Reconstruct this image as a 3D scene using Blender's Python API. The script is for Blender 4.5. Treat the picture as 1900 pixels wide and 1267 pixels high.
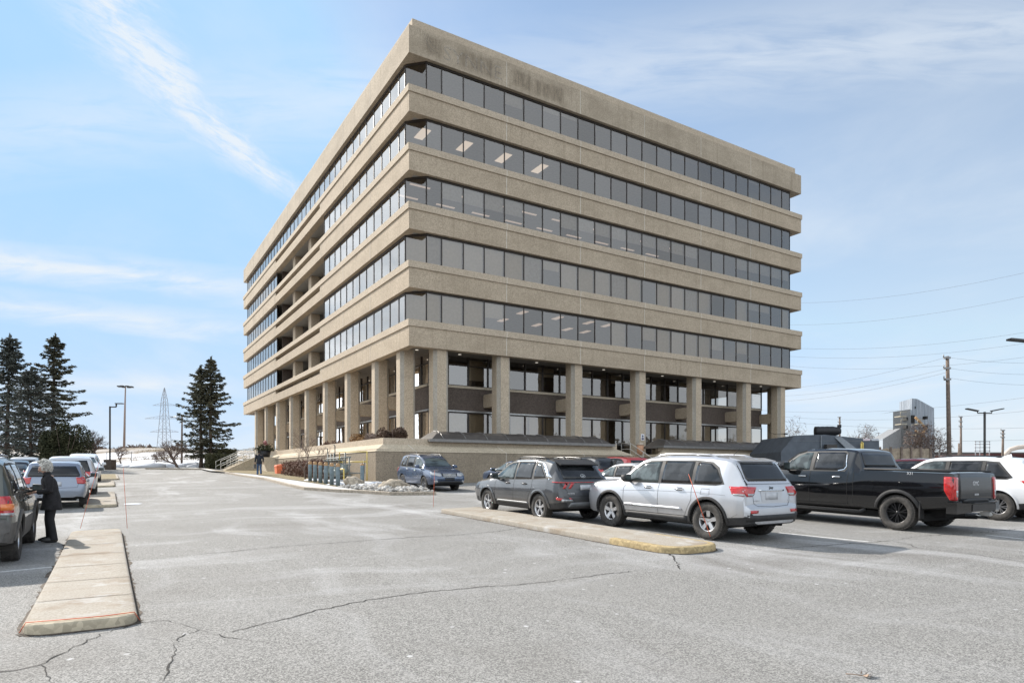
import bpy, bmesh, math, random
import numpy as np
from mathutils import Vector, Matrix
from mathutils.bvhtree import BVHTree
for o in list(bpy.data.objects): bpy.data.objects.remove(o)
scn = bpy.context.scene
col = scn.collection
R = math.radians
E = 1.55                      # eye height above the near asphalt
F = 1211.0                    # focal length in photo pixels
# ---------------- camera
cd = bpy.data.cameras.new('camera'); cam = bpy.data.objects.new('camera', cd); col.objects.link(cam)
cam.location = (0, 0, E); cam.rotation_euler = (R(90), 0, 0)
cd.sensor_width = 36; cd.lens = 36*F/1900; cd.shift_y = 241.5/1900; cd.clip_start = 0.1; cd.clip_end = 6000
scn.camera = cam
# ---------------- light
SUN_AZ = Vector((-0.76, 0.65)); SUN_EL = R(34)
scn.view_settings.view_transform = 'Standard'; scn.view_settings.look = 'None'
scn.view_settings.exposure = 0.85; scn.view_settings.gamma = 1
sd = bpy.data.lights.new('sun', 'SUN'); sun = bpy.data.objects.new('sun', sd); col.objects.link(sun)
sd.energy = 4.0; sd.angle = R(0.9); sd.color = (1, .93, .84)
sv = Vector((SUN_AZ.x*math.cos(SUN_EL), SUN_AZ.y*math.cos(SUN_EL), math.sin(SUN_EL)))
sun.rotation_euler = sv.to_track_quat('Z', 'Y').to_euler()
world = bpy.data.worlds.new('World'); scn.world = world; world.use_nodes = True
def build_world():
    nt = world.node_tree; N = nt.nodes; L = nt.links; N.clear()
    out = N.new('ShaderNodeOutputWorld'); bg = N.new('ShaderNodeBackground'); bg.inputs['Strength'].default_value = 0.1
    L.new(bg.outputs[0], out.inputs[0])
    sky = N.new('ShaderNodeTexSky'); sky.sky_type = 'NISHITA'; sky.sun_disc = False
    sky.sun_elevation = SUN_EL; sky.sun_rotation = math.atan2(SUN_AZ.x, SUN_AZ.y)
    sky.air_density = 1.0; sky.dust_density = 0.6; sky.ozone_density = 1.6
    tc = N.new('ShaderNodeTexCoord'); sp = N.new('ShaderNodeSeparateXYZ'); L.new(tc.outputs['Generated'], sp.inputs[0])
    def m(op, a, b=None, c=None, clamp=False):
        n = N.new('ShaderNodeMath'); n.operation = op; n.use_clamp = clamp
        for i, v in enumerate((a, b, c)):
            if v is None: continue
            if isinstance(v, (int, float)): n.inputs[i].default_value = v
            else: L.new(v, n.inputs[i])
        return n.outputs[0]
    X, Y, Z = sp.outputs
    y = m('MAXIMUM', Y, 0.05); u = m('DIVIDE', X, y); v = m('DIVIDE', Z, y)
    front = m('MULTIPLY', m('SUBTRACT', Y, 0.05), 8, clamp=True)
    def noise(vec, scale, detail, rough, dist=0.0):
        n = N.new('ShaderNodeTexNoise'); n.inputs['Scale'].default_value = scale; n.inputs['Detail'].default_value = detail
        n.inputs['Roughness'].default_value = rough; n.inputs['Distortion'].default_value = dist; L.new(vec, n.inputs['Vector']); return n.outputs['Fac']
    def comb(a, b, c=0.0):
        n = N.new('ShaderNodeCombineXYZ')
        for i, q in enumerate((a, b, c)):
            if isinstance(q, (int, float)): n.inputs[i].default_value = q
            else: L.new(q, n.inputs[i])
        return n.outputs[0]
    def ss(x, a, b):
        n = N.new('ShaderNodeMapRange'); n.interpolation_type = 'SMOOTHSTEP'
        L.new(x, n.inputs[0]); n.inputs[1].default_value = a; n.inputs[2].default_value = b; return n.outputs[0]
    # long cirrus streak rising to the upper left
    ax, ay = -0.30, 0.385; dx, dy = -0.735, 0.678
    ru = m('SUBTRACT', u, ax); rv = m('SUBTRACT', v, ay)
    al = m('ADD', m('MULTIPLY', ru, dx), m('MULTIPLY', rv, dy))
    ac = m('SUBTRACT', m('MULTIPLY', rv, dx), m('MULTIPLY', ru, dy))
    nz = noise(comb(m('MULTIPLY', al, 1.0), m('MULTIPLY', ac, 2.2)), 9, 6, .62, .4)
    nz2 = noise(comb(m('MULTIPLY', m('ADD', al, m('MULTIPLY', ac, 1.3)), 1.6), m('MULTIPLY', m('SUBTRACT', ac, m('MULTIPLY', al, .25)), 9.0)), 9, 6, .7, .5)
    bend = m('MULTIPLY', m('MULTIPLY', m('SUBTRACT', al, .22), m('SUBTRACT', al, .22)), .55)
    off = m('SUBTRACT', m('ADD', ac, m('MULTIPLY', m('SUBTRACT', nz, .5), .05)), m('SUBTRACT', .006, bend))
    wid = m('ADD', 0.010, m('MULTIPLY', m('MAXIMUM', al, 0.0), 0.19))
    core = m('SUBTRACT', 1.0, m('DIVIDE', m('ABSOLUTE', off), wid), clamp=True)
    core = m('MULTIPLY', m('MULTIPLY', m('POWER', core, 1.25), 1.15), m('MULTIPLY', ss(nz2, .18, .72), m('ADD', .45, m('MULTIPLY', ss(nz, .3, .6), .55))), clamp=True)
    core = m('MULTIPLY', core, m('MULTIPLY', ss(al, -.03, .10), front))
    # low wisps on the left
    def wisp(v0, sl, w, umax, seed, amp):
        n1 = noise(comb(m('MULTIPLY', u, 1.2), m('MULTIPLY', v, 6.0), seed), 5, 5, .6, .6)
        d = m('ADD', m('SUBTRACT', v, m('ADD', v0, m('MULTIPLY', u, sl))), m('MULTIPLY', m('SUBTRACT', n1, .5), .03))
        k = m('SUBTRACT', 1.0, m('DIVIDE', m('ABSOLUTE', d), w), clamp=True)
        k = m('MULTIPLY', m('MULTIPLY', k, ss(n1, .2, .65)), m('MULTIPLY', front, m('SUBTRACT', 1.0, ss(u, umax-.25, umax))))
        return m('MULTIPLY', k, amp)
    w1 = wisp(.235, -.115, .035, -.28, 3.1, .85); w2 = wisp(.17, -.11, .03, -.3, 7.7, .65); w3 = wisp(.125, -.02, .02, -.35, 1.7, .4)
    w4 = wisp(.60, .10, .10, 1.6, 5.5, .38)
    # thin high veil everywhere (streaky, in a flat cloud layer)
    zz = m('ADD', m('MAXIMUM', Z, 0.0), .12); px = m('DIVIDE', X, zz); py = m('DIVIDE', Y, zz)
    veil = noise(comb(m('ADD', m('MULTIPLY', px, .55), m('MULTIPLY', py, .2)), m('ADD', m('MULTIPLY', py, .35), m('MULTIPLY', px, -.15))), 1.3, 7, .6, .5)
    veil = m('ADD', m('MULTIPLY', ss(veil, .40, .8), .40), .17)
    hz = m('POWER', m('SUBTRACT', 1.0, m('MAXIMUM', Z, 0.0), clamp=True), 8.0)
    fill_cloud = m('ADD', m('MULTIPLY', ss(m('MULTIPLY', Y, -1.0), -.15, .35), .8), m('MULTIPLY', m('MULTIPLY', ss(u, .0, .7), front), .20))   # unseen cloud added behind the camera to brighten the scene, plus haze at right
    tot = m('MAXIMUM', core, m('MAXIMUM', w1, m('MAXIMUM', w2, m('MAXIMUM', w3, w4))))
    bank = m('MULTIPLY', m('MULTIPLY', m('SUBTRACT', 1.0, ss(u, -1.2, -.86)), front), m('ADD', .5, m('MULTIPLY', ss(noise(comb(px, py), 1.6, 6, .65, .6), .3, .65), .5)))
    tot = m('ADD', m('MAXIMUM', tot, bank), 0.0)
    tot = m('ADD', m('ADD', tot, veil), m('ADD', m('MULTIPLY', hz, .75), fill_cloud), clamp=True)
    tot = m('MULTIPLY', tot, .93)
    mix = N.new('ShaderNodeMix'); mix.data_type = 'RGBA'; L.new(tot, mix.inputs['Factor'])
    tint = N.new('ShaderNodeMix'); tint.data_type = 'RGBA'; tint.blend_type = 'MULTIPLY'; tint.inputs['Factor'].default_value = 1
    dk = N.new('ShaderNodeVectorMath'); dk.operation = 'MINIMUM'; L.new(sky.outputs[0], dk.inputs[0]); dk.inputs[1].default_value = (2.3, 3.75, 5.75)
    L.new(dk.outputs[0], tint.inputs['A']); tint.inputs['B'].default_value = (*SKYTINT, 1)
    L.new(tint.outputs['Result'], mix.inputs['A']); mix.inputs['B'].default_value = (*CLOUD, 1)
    back = m('ADD', 1.0, m('MULTIPLY', ss(m('MULTIPLY', Y, -1.0), -.1, .6), .75))  # brightens the unseen sky behind the camera to light the shaded facade
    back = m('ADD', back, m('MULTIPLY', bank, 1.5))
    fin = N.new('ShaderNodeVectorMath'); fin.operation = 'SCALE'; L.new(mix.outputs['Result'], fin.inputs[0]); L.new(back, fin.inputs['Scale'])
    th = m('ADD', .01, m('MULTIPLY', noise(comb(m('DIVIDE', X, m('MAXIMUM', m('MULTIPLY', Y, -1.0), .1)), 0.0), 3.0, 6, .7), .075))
    far = m('MULTIPLY', m('LESS_THAN', Z, th), m('LESS_THAN', Y, -.12))          # unseen belt of trees and sheds, added for contrast in the reflections
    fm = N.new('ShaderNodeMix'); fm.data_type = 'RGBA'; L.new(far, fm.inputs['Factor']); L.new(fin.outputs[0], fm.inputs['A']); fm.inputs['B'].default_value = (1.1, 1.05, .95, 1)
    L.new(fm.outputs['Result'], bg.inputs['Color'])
SKYTINT = (.88, 1.0, 1.02); CLOUD = (4.65, 5.0, 5.35)
build_world()

# ---------------- small helpers
def S(x, a, b):
    k = min(1, max(0, (x-a)/(b-a))); return k*k*(3-2*k)
GP = [(-60,-1.55),(0,-1.55),(9,-1.53),(12.5,-1.46),(16,-1.34),(20,-1.22),(32,-.89),(36,-.72),(44,-.47),(48,-.36),(54,-.12),(60,.10),(68,.40),(80,.62),(200,.7),(5000,.7)]
GX = np.array([p[0] for p in GP]); GZ = np.array([p[1] for p in GP])
def g0(y):
    return float(np.interp(y, GX, GZ))
def g(x, y):
    z = (g0(y-1.5)+g0(y)*2+g0(y+1.5))/4
    z -= .07*S(x, 8, 13)*S(y, 14, 18)
    return E+z
UR = Vector((.8504, .5262, 0)); UL = Vector((-.5262, .8504, 0)); PB = Vector((-6.34, 40, 0)); ROT = math.atan2(.5262, .8504)
def bw(s, t, z=None):            # building frame to world
    p = PB + UR*s + UL*t
    return Vector((p.x, p.y, g(p.x, p.y) if z is None else z))
def px(x, D):                    # where a photo column stands at a given distance
    X = (x-950)/F*D; return Vector((X, D, g(X, D)))
def tag(o, label=None, cat=None, group=None, kind=None):
    if label: o['label'] = label
    if cat: o['category'] = cat
    if group: o['group'] = group
    if kind: o['kind'] = kind
    return o
def thing(name, label, cat, loc=(0,0,0), rz=0, group=None):
    o = bpy.data.objects.new(name, None); col.objects.link(o); o.location = loc; o.rotation_euler = (0,0,rz)
    o.empty_display_size = .2
    return tag(o, label, cat, group)
def link(name, me, parent=None, loc=None):
    o = bpy.data.objects.new(name, me); col.objects.link(o)
    if parent: o.parent = parent
    if loc is not None: o.location = loc
    return o
def copy_tree(o, parent=None):
    c = o.copy(); col.objects.link(c)
    if parent: c.parent = parent
    for ch in list(o.children): copy_tree(ch, c)
    return c
class MB:
    def __init__(s): s.v = []; s.f = []; s.m = []; s.sm = []
    def add(s, vs, fs, mi=0, smooth=False):
        b = len(s.v); s.v += [tuple(p) for p in vs]; s.f += [tuple(b+i for i in f) for f in fs]
        s.m += [mi]*len(fs); s.sm += [smooth]*len(fs); return s
    def box(s, x0, x1, y0, y1, z0, z1, mi=0):
        v = [(x,y,z) for x in (x0,x1) for y in (y0,y1) for z in (z0,z1)]
        return s.add(v, [(0,1,3,2),(4,6,7,5),(0,4,5,1),(2,3,7,6),(0,2,6,4),(1,5,7,3)], mi)
    def obox(s, c, ax, ay, az, mi=0):     # centre and three half axes
        c, ax, ay, az = map(Vector, (c, ax, ay, az)); v = [c+ax*i+ay*j+az*k for i in (-1,1) for j in (-1,1) for k in (-1,1)]
        return s.add(v, [(0,1,3,2),(4,6,7,5),(0,4,5,1),(2,3,7,6),(0,2,6,4),(1,5,7,3)], mi)
    def prism(s, pts, z0, z1, mi=0):      # xy polygon (ccw)
        n = len(pts); v = [(p[0],p[1],z0) for p in pts]+[(p[0],p[1],z1) for p in pts]
        f = [tuple(range(n))[::-1], tuple(range(n,2*n))]+[(i,(i+1)%n,n+(i+1)%n,n+i) for i in range(n)]
        return s.add(v, f, mi)
    def tube(s, pts, rad, n=8, mi=0, caps=True, smooth=True):
        pts = [Vector(p) for p in pts]
        if isinstance(rad, (int, float)): rad = [rad]*len(pts)
        vs = []; prev = None
        for i, p in enumerate(pts):
            d = (pts[min(i+1,len(pts)-1)]-pts[max(i-1,0)]).normalized()
            a = d.orthogonal().normalized() if prev is None else (prev-d*prev.dot(d)).normalized()
            prev = a; b = d.cross(a)
            for k in range(n):
                th = 2*math.pi*k/n; vs.append(p+(a*math.cos(th)+b*math.sin(th))*rad[i])
        fs = [(i*n+k, i*n+(k+1)%n, (i+1)*n+(k+1)%n, (i+1)*n+k) for i in range(len(pts)-1) for k in range(n)]
        s.add(vs, fs, mi, smooth)
        if caps:
            b = len(s.v)-len(vs); s.f += [tuple(b+k for k in range(n))[::-1], tuple(b+(len(pts)-1)*n+k for k in range(n))]; s.m += [mi]*2; s.sm += [False]*2
        return s
    def lathe(s, prof, c, n=24, axis='z', mi=0, smooth=True, closed=False):
        vs = []; m = len(prof)
        for k in range(n):
            th = 2*math.pi*k/n
            for r, h in prof:
                a, b = r*math.cos(th), r*math.sin(th)
                vs.append((c[0]+a, c[1]+b, c[2]+h) if axis == 'z' else (c[0]+a, c[1]+h, c[2]+b))
        fs = []
        for k in range(n):
            for i in range(m if closed else m-1):
                j = (i+1) % m; q = (k*m+i, ((k+1)%n)*m+i, ((k+1)%n)*m+j, k*m+j)
                fs.append(q if axis == 'z' else q[::-1])
        return s.add(vs, fs, mi, smooth)
    def build(s, name, mats, parent=None, loc=None):
        me = bpy.data.meshes.new(name); me.from_pydata(s.v, [], s.f); 
        if not isinstance(mats, (list, tuple)): mats = [mats]
        for m in mats: me.materials.append(m)
        me.polygons.foreach_set('material_index', s.m); me.polygons.foreach_set('use_smooth', s.sm); me.update()
        return link(name, me, parent, loc)
def blob(mb, c, r, seed, sub=2, amp=.25, sc=(1,1,1), mi=0):
    bm = bmesh.new(); bmesh.ops.create_icosphere(bm, subdivisions=sub, radius=1)
    rng = random.Random(seed); ws = [(Vector((rng.gauss(0,1),rng.gauss(0,1),rng.gauss(0,1)))*1.8, rng.random()*6) for _ in range(6)]
    vs = []
    for v in bm.verts:
        d = 1+amp*sum(math.sin(v.co.dot(w)+p) for w, p in ws)/3
        vs.append((c[0]+v.co.x*r*d*sc[0], c[1]+v.co.y*r*d*sc[1], c[2]+v.co.z*r*d*sc[2]))
    mb.add(vs, [tuple(v.index for v in f.verts) for f in bm.faces], mi, True); bm.free()
def text_mesh(txt, size, extr=.004, offset=0.0):
    cu = bpy.data.curves.new('lettering', 'FONT'); cu.body = txt; cu.size = size; cu.extrude = extr; cu.offset = offset; cu.resolution_u = 2
    o = bpy.data.objects.new('lettering', cu); col.objects.link(o)
    dg = bpy.context.evaluated_depsgraph_get(); me = bpy.data.meshes.new_from_object(o.evaluated_get(dg))
    bpy.data.objects.remove(o); bpy.data.curves.remove(cu); return me

# ---------------- materials
def nmat(name):
    m = bpy.data.materials.new(name); m.use_nodes = True; nt = m.node_tree; return m, nt, nt.nodes, nt.links, nt.nodes['Principled BSDF']
def setp(b, **k):
    for n, v in k.items():
        n = {'base':'Base Color','rough':'Roughness','metal':'Metallic','spec':'Specular IOR Level','coat':'Coat Weight','coatr':'Coat Roughness','ior':'IOR','alpha':'Alpha','trans':'Transmission Weight'}.get(n, n)
        b.inputs[n].default_value = (*v, 1) if isinstance(v, tuple) and len(v) == 3 else v
class G:      # tiny node-graph helper
    def __init__(s, nt): s.nt = nt; s.N = nt.nodes; s.L = nt.links
    def set(s, sock, v):
        if isinstance(v, (int, float)): sock.default_value = v
        elif isinstance(v, tuple): sock.default_value = (*v, 1) if len(v) == 3 and sock.type == 'RGBA' else v
        else: s.L.new(v, sock)
    def coord(s, k='Object'): return s.N.new('ShaderNodeTexCoord').outputs[k]
    def pos(s): return s.N.new('ShaderNodeNewGeometry').outputs['Position']
    def noise(s, vec, scale, detail=4, rough=.55, dist=0, out='Fac'):
        n = s.N.new('ShaderNodeTexNoise'); s.L.new(vec, n.inputs['Vector']); n.inputs['Scale'].default_value = scale
        n.inputs['Detail'].default_value = detail; n.inputs['Roughness'].default_value = rough; n.inputs['Distortion'].default_value = dist; return n.outputs[out]
    def vor(s, vec, scale, feature='F1', out='Distance', rnd=1):
        n = s.N.new('ShaderNodeTexVoronoi'); n.feature = feature; s.L.new(vec, n.inputs['Vector']); n.inputs['Scale'].default_value = scale; n.inputs['Randomness'].default_value = rnd; return n.outputs[out]
    def mapping(s, vec, scale=(1,1,1), rot=(0,0,0), loc=(0,0,0)):
        n = s.N.new('ShaderNodeMapping'); s.L.new(vec, n.inputs[0]); n.inputs['Scale'].default_value = scale; n.inputs['Rotation'].default_value = rot; n.inputs['Location'].default_value = loc; return n.outputs[0]
    def math(s, op, a, b=0, clamp=False):
        n = s.N.new('ShaderNodeMath'); n.operation = op; n.use_clamp = clamp; s.set(n.inputs[0], a); s.set(n.inputs[1], b); return n.outputs[0]
    def ss(s, x, a, b, lo=0, hi=1):
        n = s.N.new('ShaderNodeMapRange'); n.interpolation_type = 'SMOOTHSTEP'; s.L.new(x, n.inputs[0])
        for i, v in enumerate((a, b, lo, hi)): n.inputs[i+1].default_value = v
        return n.outputs[0]
    def mix(s, f, a, b, blend='MIX'):
        n = s.N.new('ShaderNodeMix'); n.data_type = 'RGBA'; n.blend_type = blend; s.set(n.inputs['Factor'], f); s.set(n.inputs['A'], a); s.set(n.inputs['B'], b); return n.outputs['Result']
    def bump(s, h, strength=.3, dist=.01):
        n = s.N.new('ShaderNodeBump'); s.L.new(h, n.inputs['Height']); n.inputs['Strength'].default_value = strength; n.inputs['Distance'].default_value = dist; return n.outputs[0]
def simple(name, c, rough=.6, metal=0, var=.12, scale=6, bump=0, **k):
    m, nt, N, L, b = nmat(name); q = G(nt); setp(b, rough=rough, metal=metal, **k)
    n = q.noise(q.coord(), scale, 5, .6)
    L.new(q.mix(q.ss(n, .3, .7), tuple(x*(1-var) for x in c), tuple(min(1, x*(1+var)) for x in c)), b.inputs['Base Color'])
    if bump: L.new(q.bump(q.noise(q.coord(), scale*6, 4), bump, .02), b.inputs['Normal'])
    return m
def concrete(name, c, speck=.5, sscale=28, stain=.2, streak=.0):
    m, nt, N, L, b = nmat(name); q = G(nt); setp(b, rough=.9, spec=.25)
    P = q.pos()
    v = q.vor(P, sscale, out='Color'); sv_ = N.new('ShaderNodeSeparateColor'); L.new(v, sv_.inputs[0]); f = sv_.outputs[0]
    n1 = q.noise(P, 60, 3, .7)
    fac = q.math('MULTIPLY', q.math('ADD', q.math('MULTIPLY', f, .6), q.math('MULTIPLY', n1, .4)), 1)
    cc = q.mix(q.ss(fac, .25, .75), tuple(x*(1-speck*.55) for x in c), tuple(x*(1+speck*.45) for x in c))
    big = q.noise(q.mapping(P, (.35,.35,.7)), 1.3, 6, .62)
    cc = q.mix(q.ss(big, .35, .75, 0, stain), cc, (c[0]*.55, c[1]*.53, c[2]*.5))
    if streak:
        st = q.noise(q.mapping(P, (2.2,2.2,.12)), 1.5, 6, .7)
        cc = q.mix(q.ss(st, .5, .75, 0, streak), cc, (c[0]*.45, c[1]*.42, c[2]*.38))
    L.new(cc, b.inputs['Base Color']); L.new(q.bump(fac, .35, .01), b.inputs['Normal'])
    return m
M = {}
M['conc'] = concrete('exposed_aggregate_concrete', (.445,.365,.272), .34, 22, .34, .34)
M['conc_cap'] = concrete('exposed_aggregate_cap', (.48,.40,.305), .30, 22, .18, .12)
M['conc_roof'] = concrete('weathered_fascia_concrete', (.415,.348,.265), .32, 22, .45, .5)
M['conc_col'] = concrete('column_concrete', (.485,.40,.30), .34, 24, .18, .1)
M['groove'] = concrete('smooth_column_concrete', (.42,.385,.33), .2, 18, .3, .2)
M['conc_pod'] = concrete('podium_concrete', (.29,.24,.18), .36, 24, .3, .25)
M['conc_smooth'] = concrete('smooth_cream_concrete', (.50,.43,.33), .25, 22, .2, .15)
M['panel'] = concrete('brown_brick_panel', (.115,.092,.078), .4, 20, .2)
M['joint'] = simple('sealant_joint', (.62,.58,.50), .8)
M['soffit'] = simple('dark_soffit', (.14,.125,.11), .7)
M['bronze'] = simple('dark_bronze_frame', (.045,.036,.030), .45, .3)
M['dark'] = simple('dark_void', (.02,.02,.02), .8)
M['floor_in'] = simple('carpet', (.06,.058,.055), .9)
M['ceil'] = simple('ceiling_tile', (.30,.29,.27), .9)
M['core'] = simple('inner_partition', (.16,.15,.14), .9)
M['blind'] = simple('roller_blind', (.74,.68,.56), .9, var=.06)
M['blind2'] = simple('grey_vertical_blind', (.60,.59,.57), .9, var=.1)
def glass(name, tint, refl_lo, ior=1.9, rough=.01, bump=.0, gain=1.0):
    m, nt, N, L, b = nmat(name); N.remove(b); q = G(nt); out = [n for n in N if n.type == 'OUTPUT_MATERIAL'][0]
    tr = N.new('ShaderNodeBsdfTransparent'); tr.inputs[0].default_value = (*tint, 1)
    gl = N.new('ShaderNodeBsdfGlossy'); gl.inputs['Roughness'].default_value = rough; gl.inputs['Color'].default_value = (.98,.94,.90,1)
    fr = N.new('ShaderNodeFresnel'); fr.inputs[0].default_value = ior
    oi = N.new('ShaderNodeObjectInfo'); rv = q.math('ADD', .86, q.math('MULTIPLY', oi.outputs['Random'], .30))       # pane to pane difference
    f = q.math('MULTIPLY', q.math('ADD', q.math('MULTIPLY', fr.outputs[0], gain), refl_lo, True), rv, True)
    ms = N.new('ShaderNodeMixShader'); L.new(f, ms.inputs[0]); L.new(tr.outputs[0], ms.inputs[1]); L.new(gl.outputs[0], ms.inputs[2]); L.new(ms.outputs[0], out.inputs[0])
    n = q.noise(q.pos(), .9, 3, .5); bp = q.bump(n, .22+bump, .03); L.new(bp, gl.inputs['Normal'])
    return m
M['glass'] = glass('tinted_office_glass', (.60,.56,.51), .01, 1.85, gain=1.5)
M['glass_low'] = glass('storefront_glass', (.55,.51,.46), .03, 1.7, gain=2.3)
def emis(name, c, s):
    m, nt, N, L, b = nmat(name); setp(b, base=c, rough=.5); b.inputs['Emission Color'].default_value = (*c, 1); b.inputs['Emission Strength'].default_value = s; return m
M['lit'] = emis('lit_ceiling_panel', (1,.86,.72), .50)
M['lit2'] = emis('lit_strip', (1,.82,.70), .30)
M['down'] = emis('recessed_lamp', (1,.93,.8), .35)
M['steel'] = simple('galvanised_steel', (.42,.42,.41), .4, .8)
M['white_metal'] = simple('painted_rail', (.62,.60,.55), .5, .1)
M['black_metal'] = simple('black_metal', (.02,.02,.022), .5, .3)
# ================= SETTING: ground
ISL = 0
def build_ground():
    xs = np.unique(np.concatenate([np.arange(-60, 61, 2.0), np.linspace(-700, -60, 14), np.linspace(60, 900, 16)]))
    ys = np.unique(np.concatenate([np.arange(-20, 84, 1.0), np.linspace(84, 140, 12), np.linspace(140, 1500, 14)]))
    vs = [(x, y, g(x, y)) for y in ys for x in xs]; n = len(xs)
    fs = [(j*n+i, j*n+i+1, (j+1)*n+i+1, (j+1)*n+i) for j in range(len(ys)-1) for i in range(n-1)]
    mb = MB(); mb.add(vs, fs, 0, True)
    o = mb.build('asphalt_lot', M['asphalt']); tag(o, kind='structure'); return o
def asphalt_mat():
    m, nt, N, L, b = nmat('salted_asphalt'); q = G(nt); setp(b, rough=.88, spec=.3)
    P = q.pos()
    v = q.vor(P, 95, out='Color'); sc_ = N.new('ShaderNodeSeparateColor'); L.new(v, sc_.inputs[0])
    grain = q.math('ADD', q.math('MULTIPLY', sc_.outputs[0], .5), q.math('MULTIPLY', q.noise(P, 45, 4, .75), .5))
    c = q.mix(q.ss(grain, .28, .74), (.10,.098,.093), (.335,.326,.308))
    # worn tone drifting over the lot
    big = q.noise(q.mapping(P, (.30,.30,.3)), .55, 5, .6)
    c = q.mix(q.ss(big, .38, .68, 0, .34), c, (.23,.224,.213))
    dk = q.noise(q.mapping(P, (.5,.5,.5), loc=(31,7,0)), .5, 4, .6)
    c = q.mix(q.ss(dk, .5, .75, 0, .4), c, (.105,.094,.082))
    # dried salt dragged along the driving direction
    Pr = q.mapping(P, (1,1,1), (0,0,-ROT))
    wv = q.noise(P, .16, 2, .5, out='Color')
    ad = N.new('ShaderNodeVectorMath'); ad.operation = 'MULTIPLY_ADD'; L.new(wv, ad.inputs[0]); ad.inputs[1].default_value = (5,5,0); L.new(Pr, ad.inputs[2])
    s1 = q.noise(q.mapping(ad.outputs[0], (.85,.14,1)), 1.0, 7, .60)
    s2 = q.noise(q.mapping(ad.outputs[0], (.16,.8,1), (0,0,.5)), .8, 7, .62)
    salt = q.math('ADD', q.ss(s1, .48, .70, 0, .50), q.ss(s2, .51, .70, 0, .44), True)
    salt = q.math('MULTIPLY', salt, q.ss(q.noise(P, 14, 4, .7), .25, .7, .45, 1))
    sy = N.new('ShaderNodeSeparateXYZ'); L.new(P, sy.inputs[0])
    salt = q.math('MULTIPLY', salt, q.ss(sy.outputs[1], 5, 13, .45, 1))          # salt thinner towards the near end of the lot
    c = q.mix(salt, c, (.45,.45,.455))
    # small white salt spots
    sp = q.vor(q.mapping(P, (1,1.0,1)), 2.3, out='Distance'); pr = q.noise(P, .35, 2, .5)
    spn = q.math('ADD', sp, q.math('MULTIPLY', q.noise(P, 12, 3, .7), .16))
    c = q.mix(q.math('MULTIPLY', q.ss(spn, .11, .16, .6, 0), q.ss(pr, .36, .5)), c, (.62,.62,.63))
    L.new(c, b.inputs['Base Color']); L.new(q.bump(grain, .5, .012), b.inputs['Normal'])
    return m
M['asphalt'] = asphalt_mat(); build_ground()
def sheet(mb, pts, dz, mi=0):      # polygon draped over the ground, cut fine enough to follow it
    bm = bmesh.new(); f = bm.faces.new([bm.verts.new((p[0], p[1], 0)) for p in pts])
    ys = [p[1] for p in pts]; y = math.floor(min(ys))+1
    while y < max(ys):
        bmesh.ops.bisect_plane(bm, geom=bm.verts[:]+bm.edges[:]+bm.faces[:], plane_co=(0,y,0), plane_no=(0,1,0)); y += 1.0
    xs = [p[0] for p in pts]; x = 2*math.floor(min(xs)/2)+2
    while x < max(xs):
        bmesh.ops.bisect_plane(bm, geom=bm.verts[:]+bm.edges[:]+bm.faces[:], plane_co=(x,0,0), plane_no=(1,0,0)); x += 2.0
    bm.verts.index_update()
    mb.add([(v.co.x, v.co.y, g(v.co.x, v.co.y)+dz) for v in bm.verts], [tuple(v.index for v in f.verts) for f in bm.faces], mi); bm.free()
def island_mat():
    m, nt, N, L, b = nmat('worn_curb_concrete'); q = G(nt); setp(b, rough=.9, spec=.25); P = q.pos()
    c = q.mix(q.ss(q.noise(P, 40, 4, .75), .3, .7), (.25,.22,.18), (.385,.35,.30))
    c = q.mix(q.ss(q.noise(P, 1.3, 5, .6), .48, .70, 0, .6), c, (.21,.15,.095))
    c = q.mix(q.ss(q.noise(q.mapping(P, (1,1,1), loc=(9,3,1)), 1.8, 5, .65), .52, .7, 0, .75), c, (.42,.41,.39))
    L.new(c, b.inputs['Base Color']); L.new(q.bump(q.noise(P, 50, 4, .7), .4, .01), b.inputs['Normal']); return m
M['island'] = island_mat()
M['yellow_worn'] = concrete('worn_yellow_kerb_paint', (.40,.31,.17), .45, 20, .5)
M['cream'] = concrete('worn_cream_kerb_paint', (.45,.39,.29), .35, 14, .5)
M['kerb'] = concrete('kerb_concrete', (.36,.31,.25), .5, 20, .3)
M['cracktar'] = simple('crack_dark', (.018,.016,.014), .95)  # near-black colour of the crack strips
M['dirt'] = concrete('wet_grit', (.10,.08,.062), .6, 22, .2)
M['saltwalk'] = concrete('salt_whitened_walk', (.50,.495,.485), .2, 20, .35)
M['snow'] = concrete('dirty_snow', (.60,.62,.66), .08, 6.0, .3)
def rounded_strip(p0, width, length, r0, r1):      # island outline in world xy; p0 = near corner on the left edge, runs along UL
    pts = []
    def P(s, t): v = Vector((p0[0], p0[1], 0))+UR*s+UL*t; return (v.x, v.y)
    def arc(cs, ct, rr, a0, a1, n=7):
        for i in range(n+1):
            a = a0+(a1-a0)*i/n; pts.append(P(cs+rr*math.cos(a), ct+rr*math.sin(a)))
    arc(r0, r0, r0, math.pi, 1.5*math.pi); arc(width-r0, r0, r0, 1.5*math.pi, 2*math.pi)
    arc(width-r1, length-r1, r1, 0, .5*math.pi); arc(r1, length-r1, r1, .5*math.pi, math.pi)
    return pts
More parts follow.
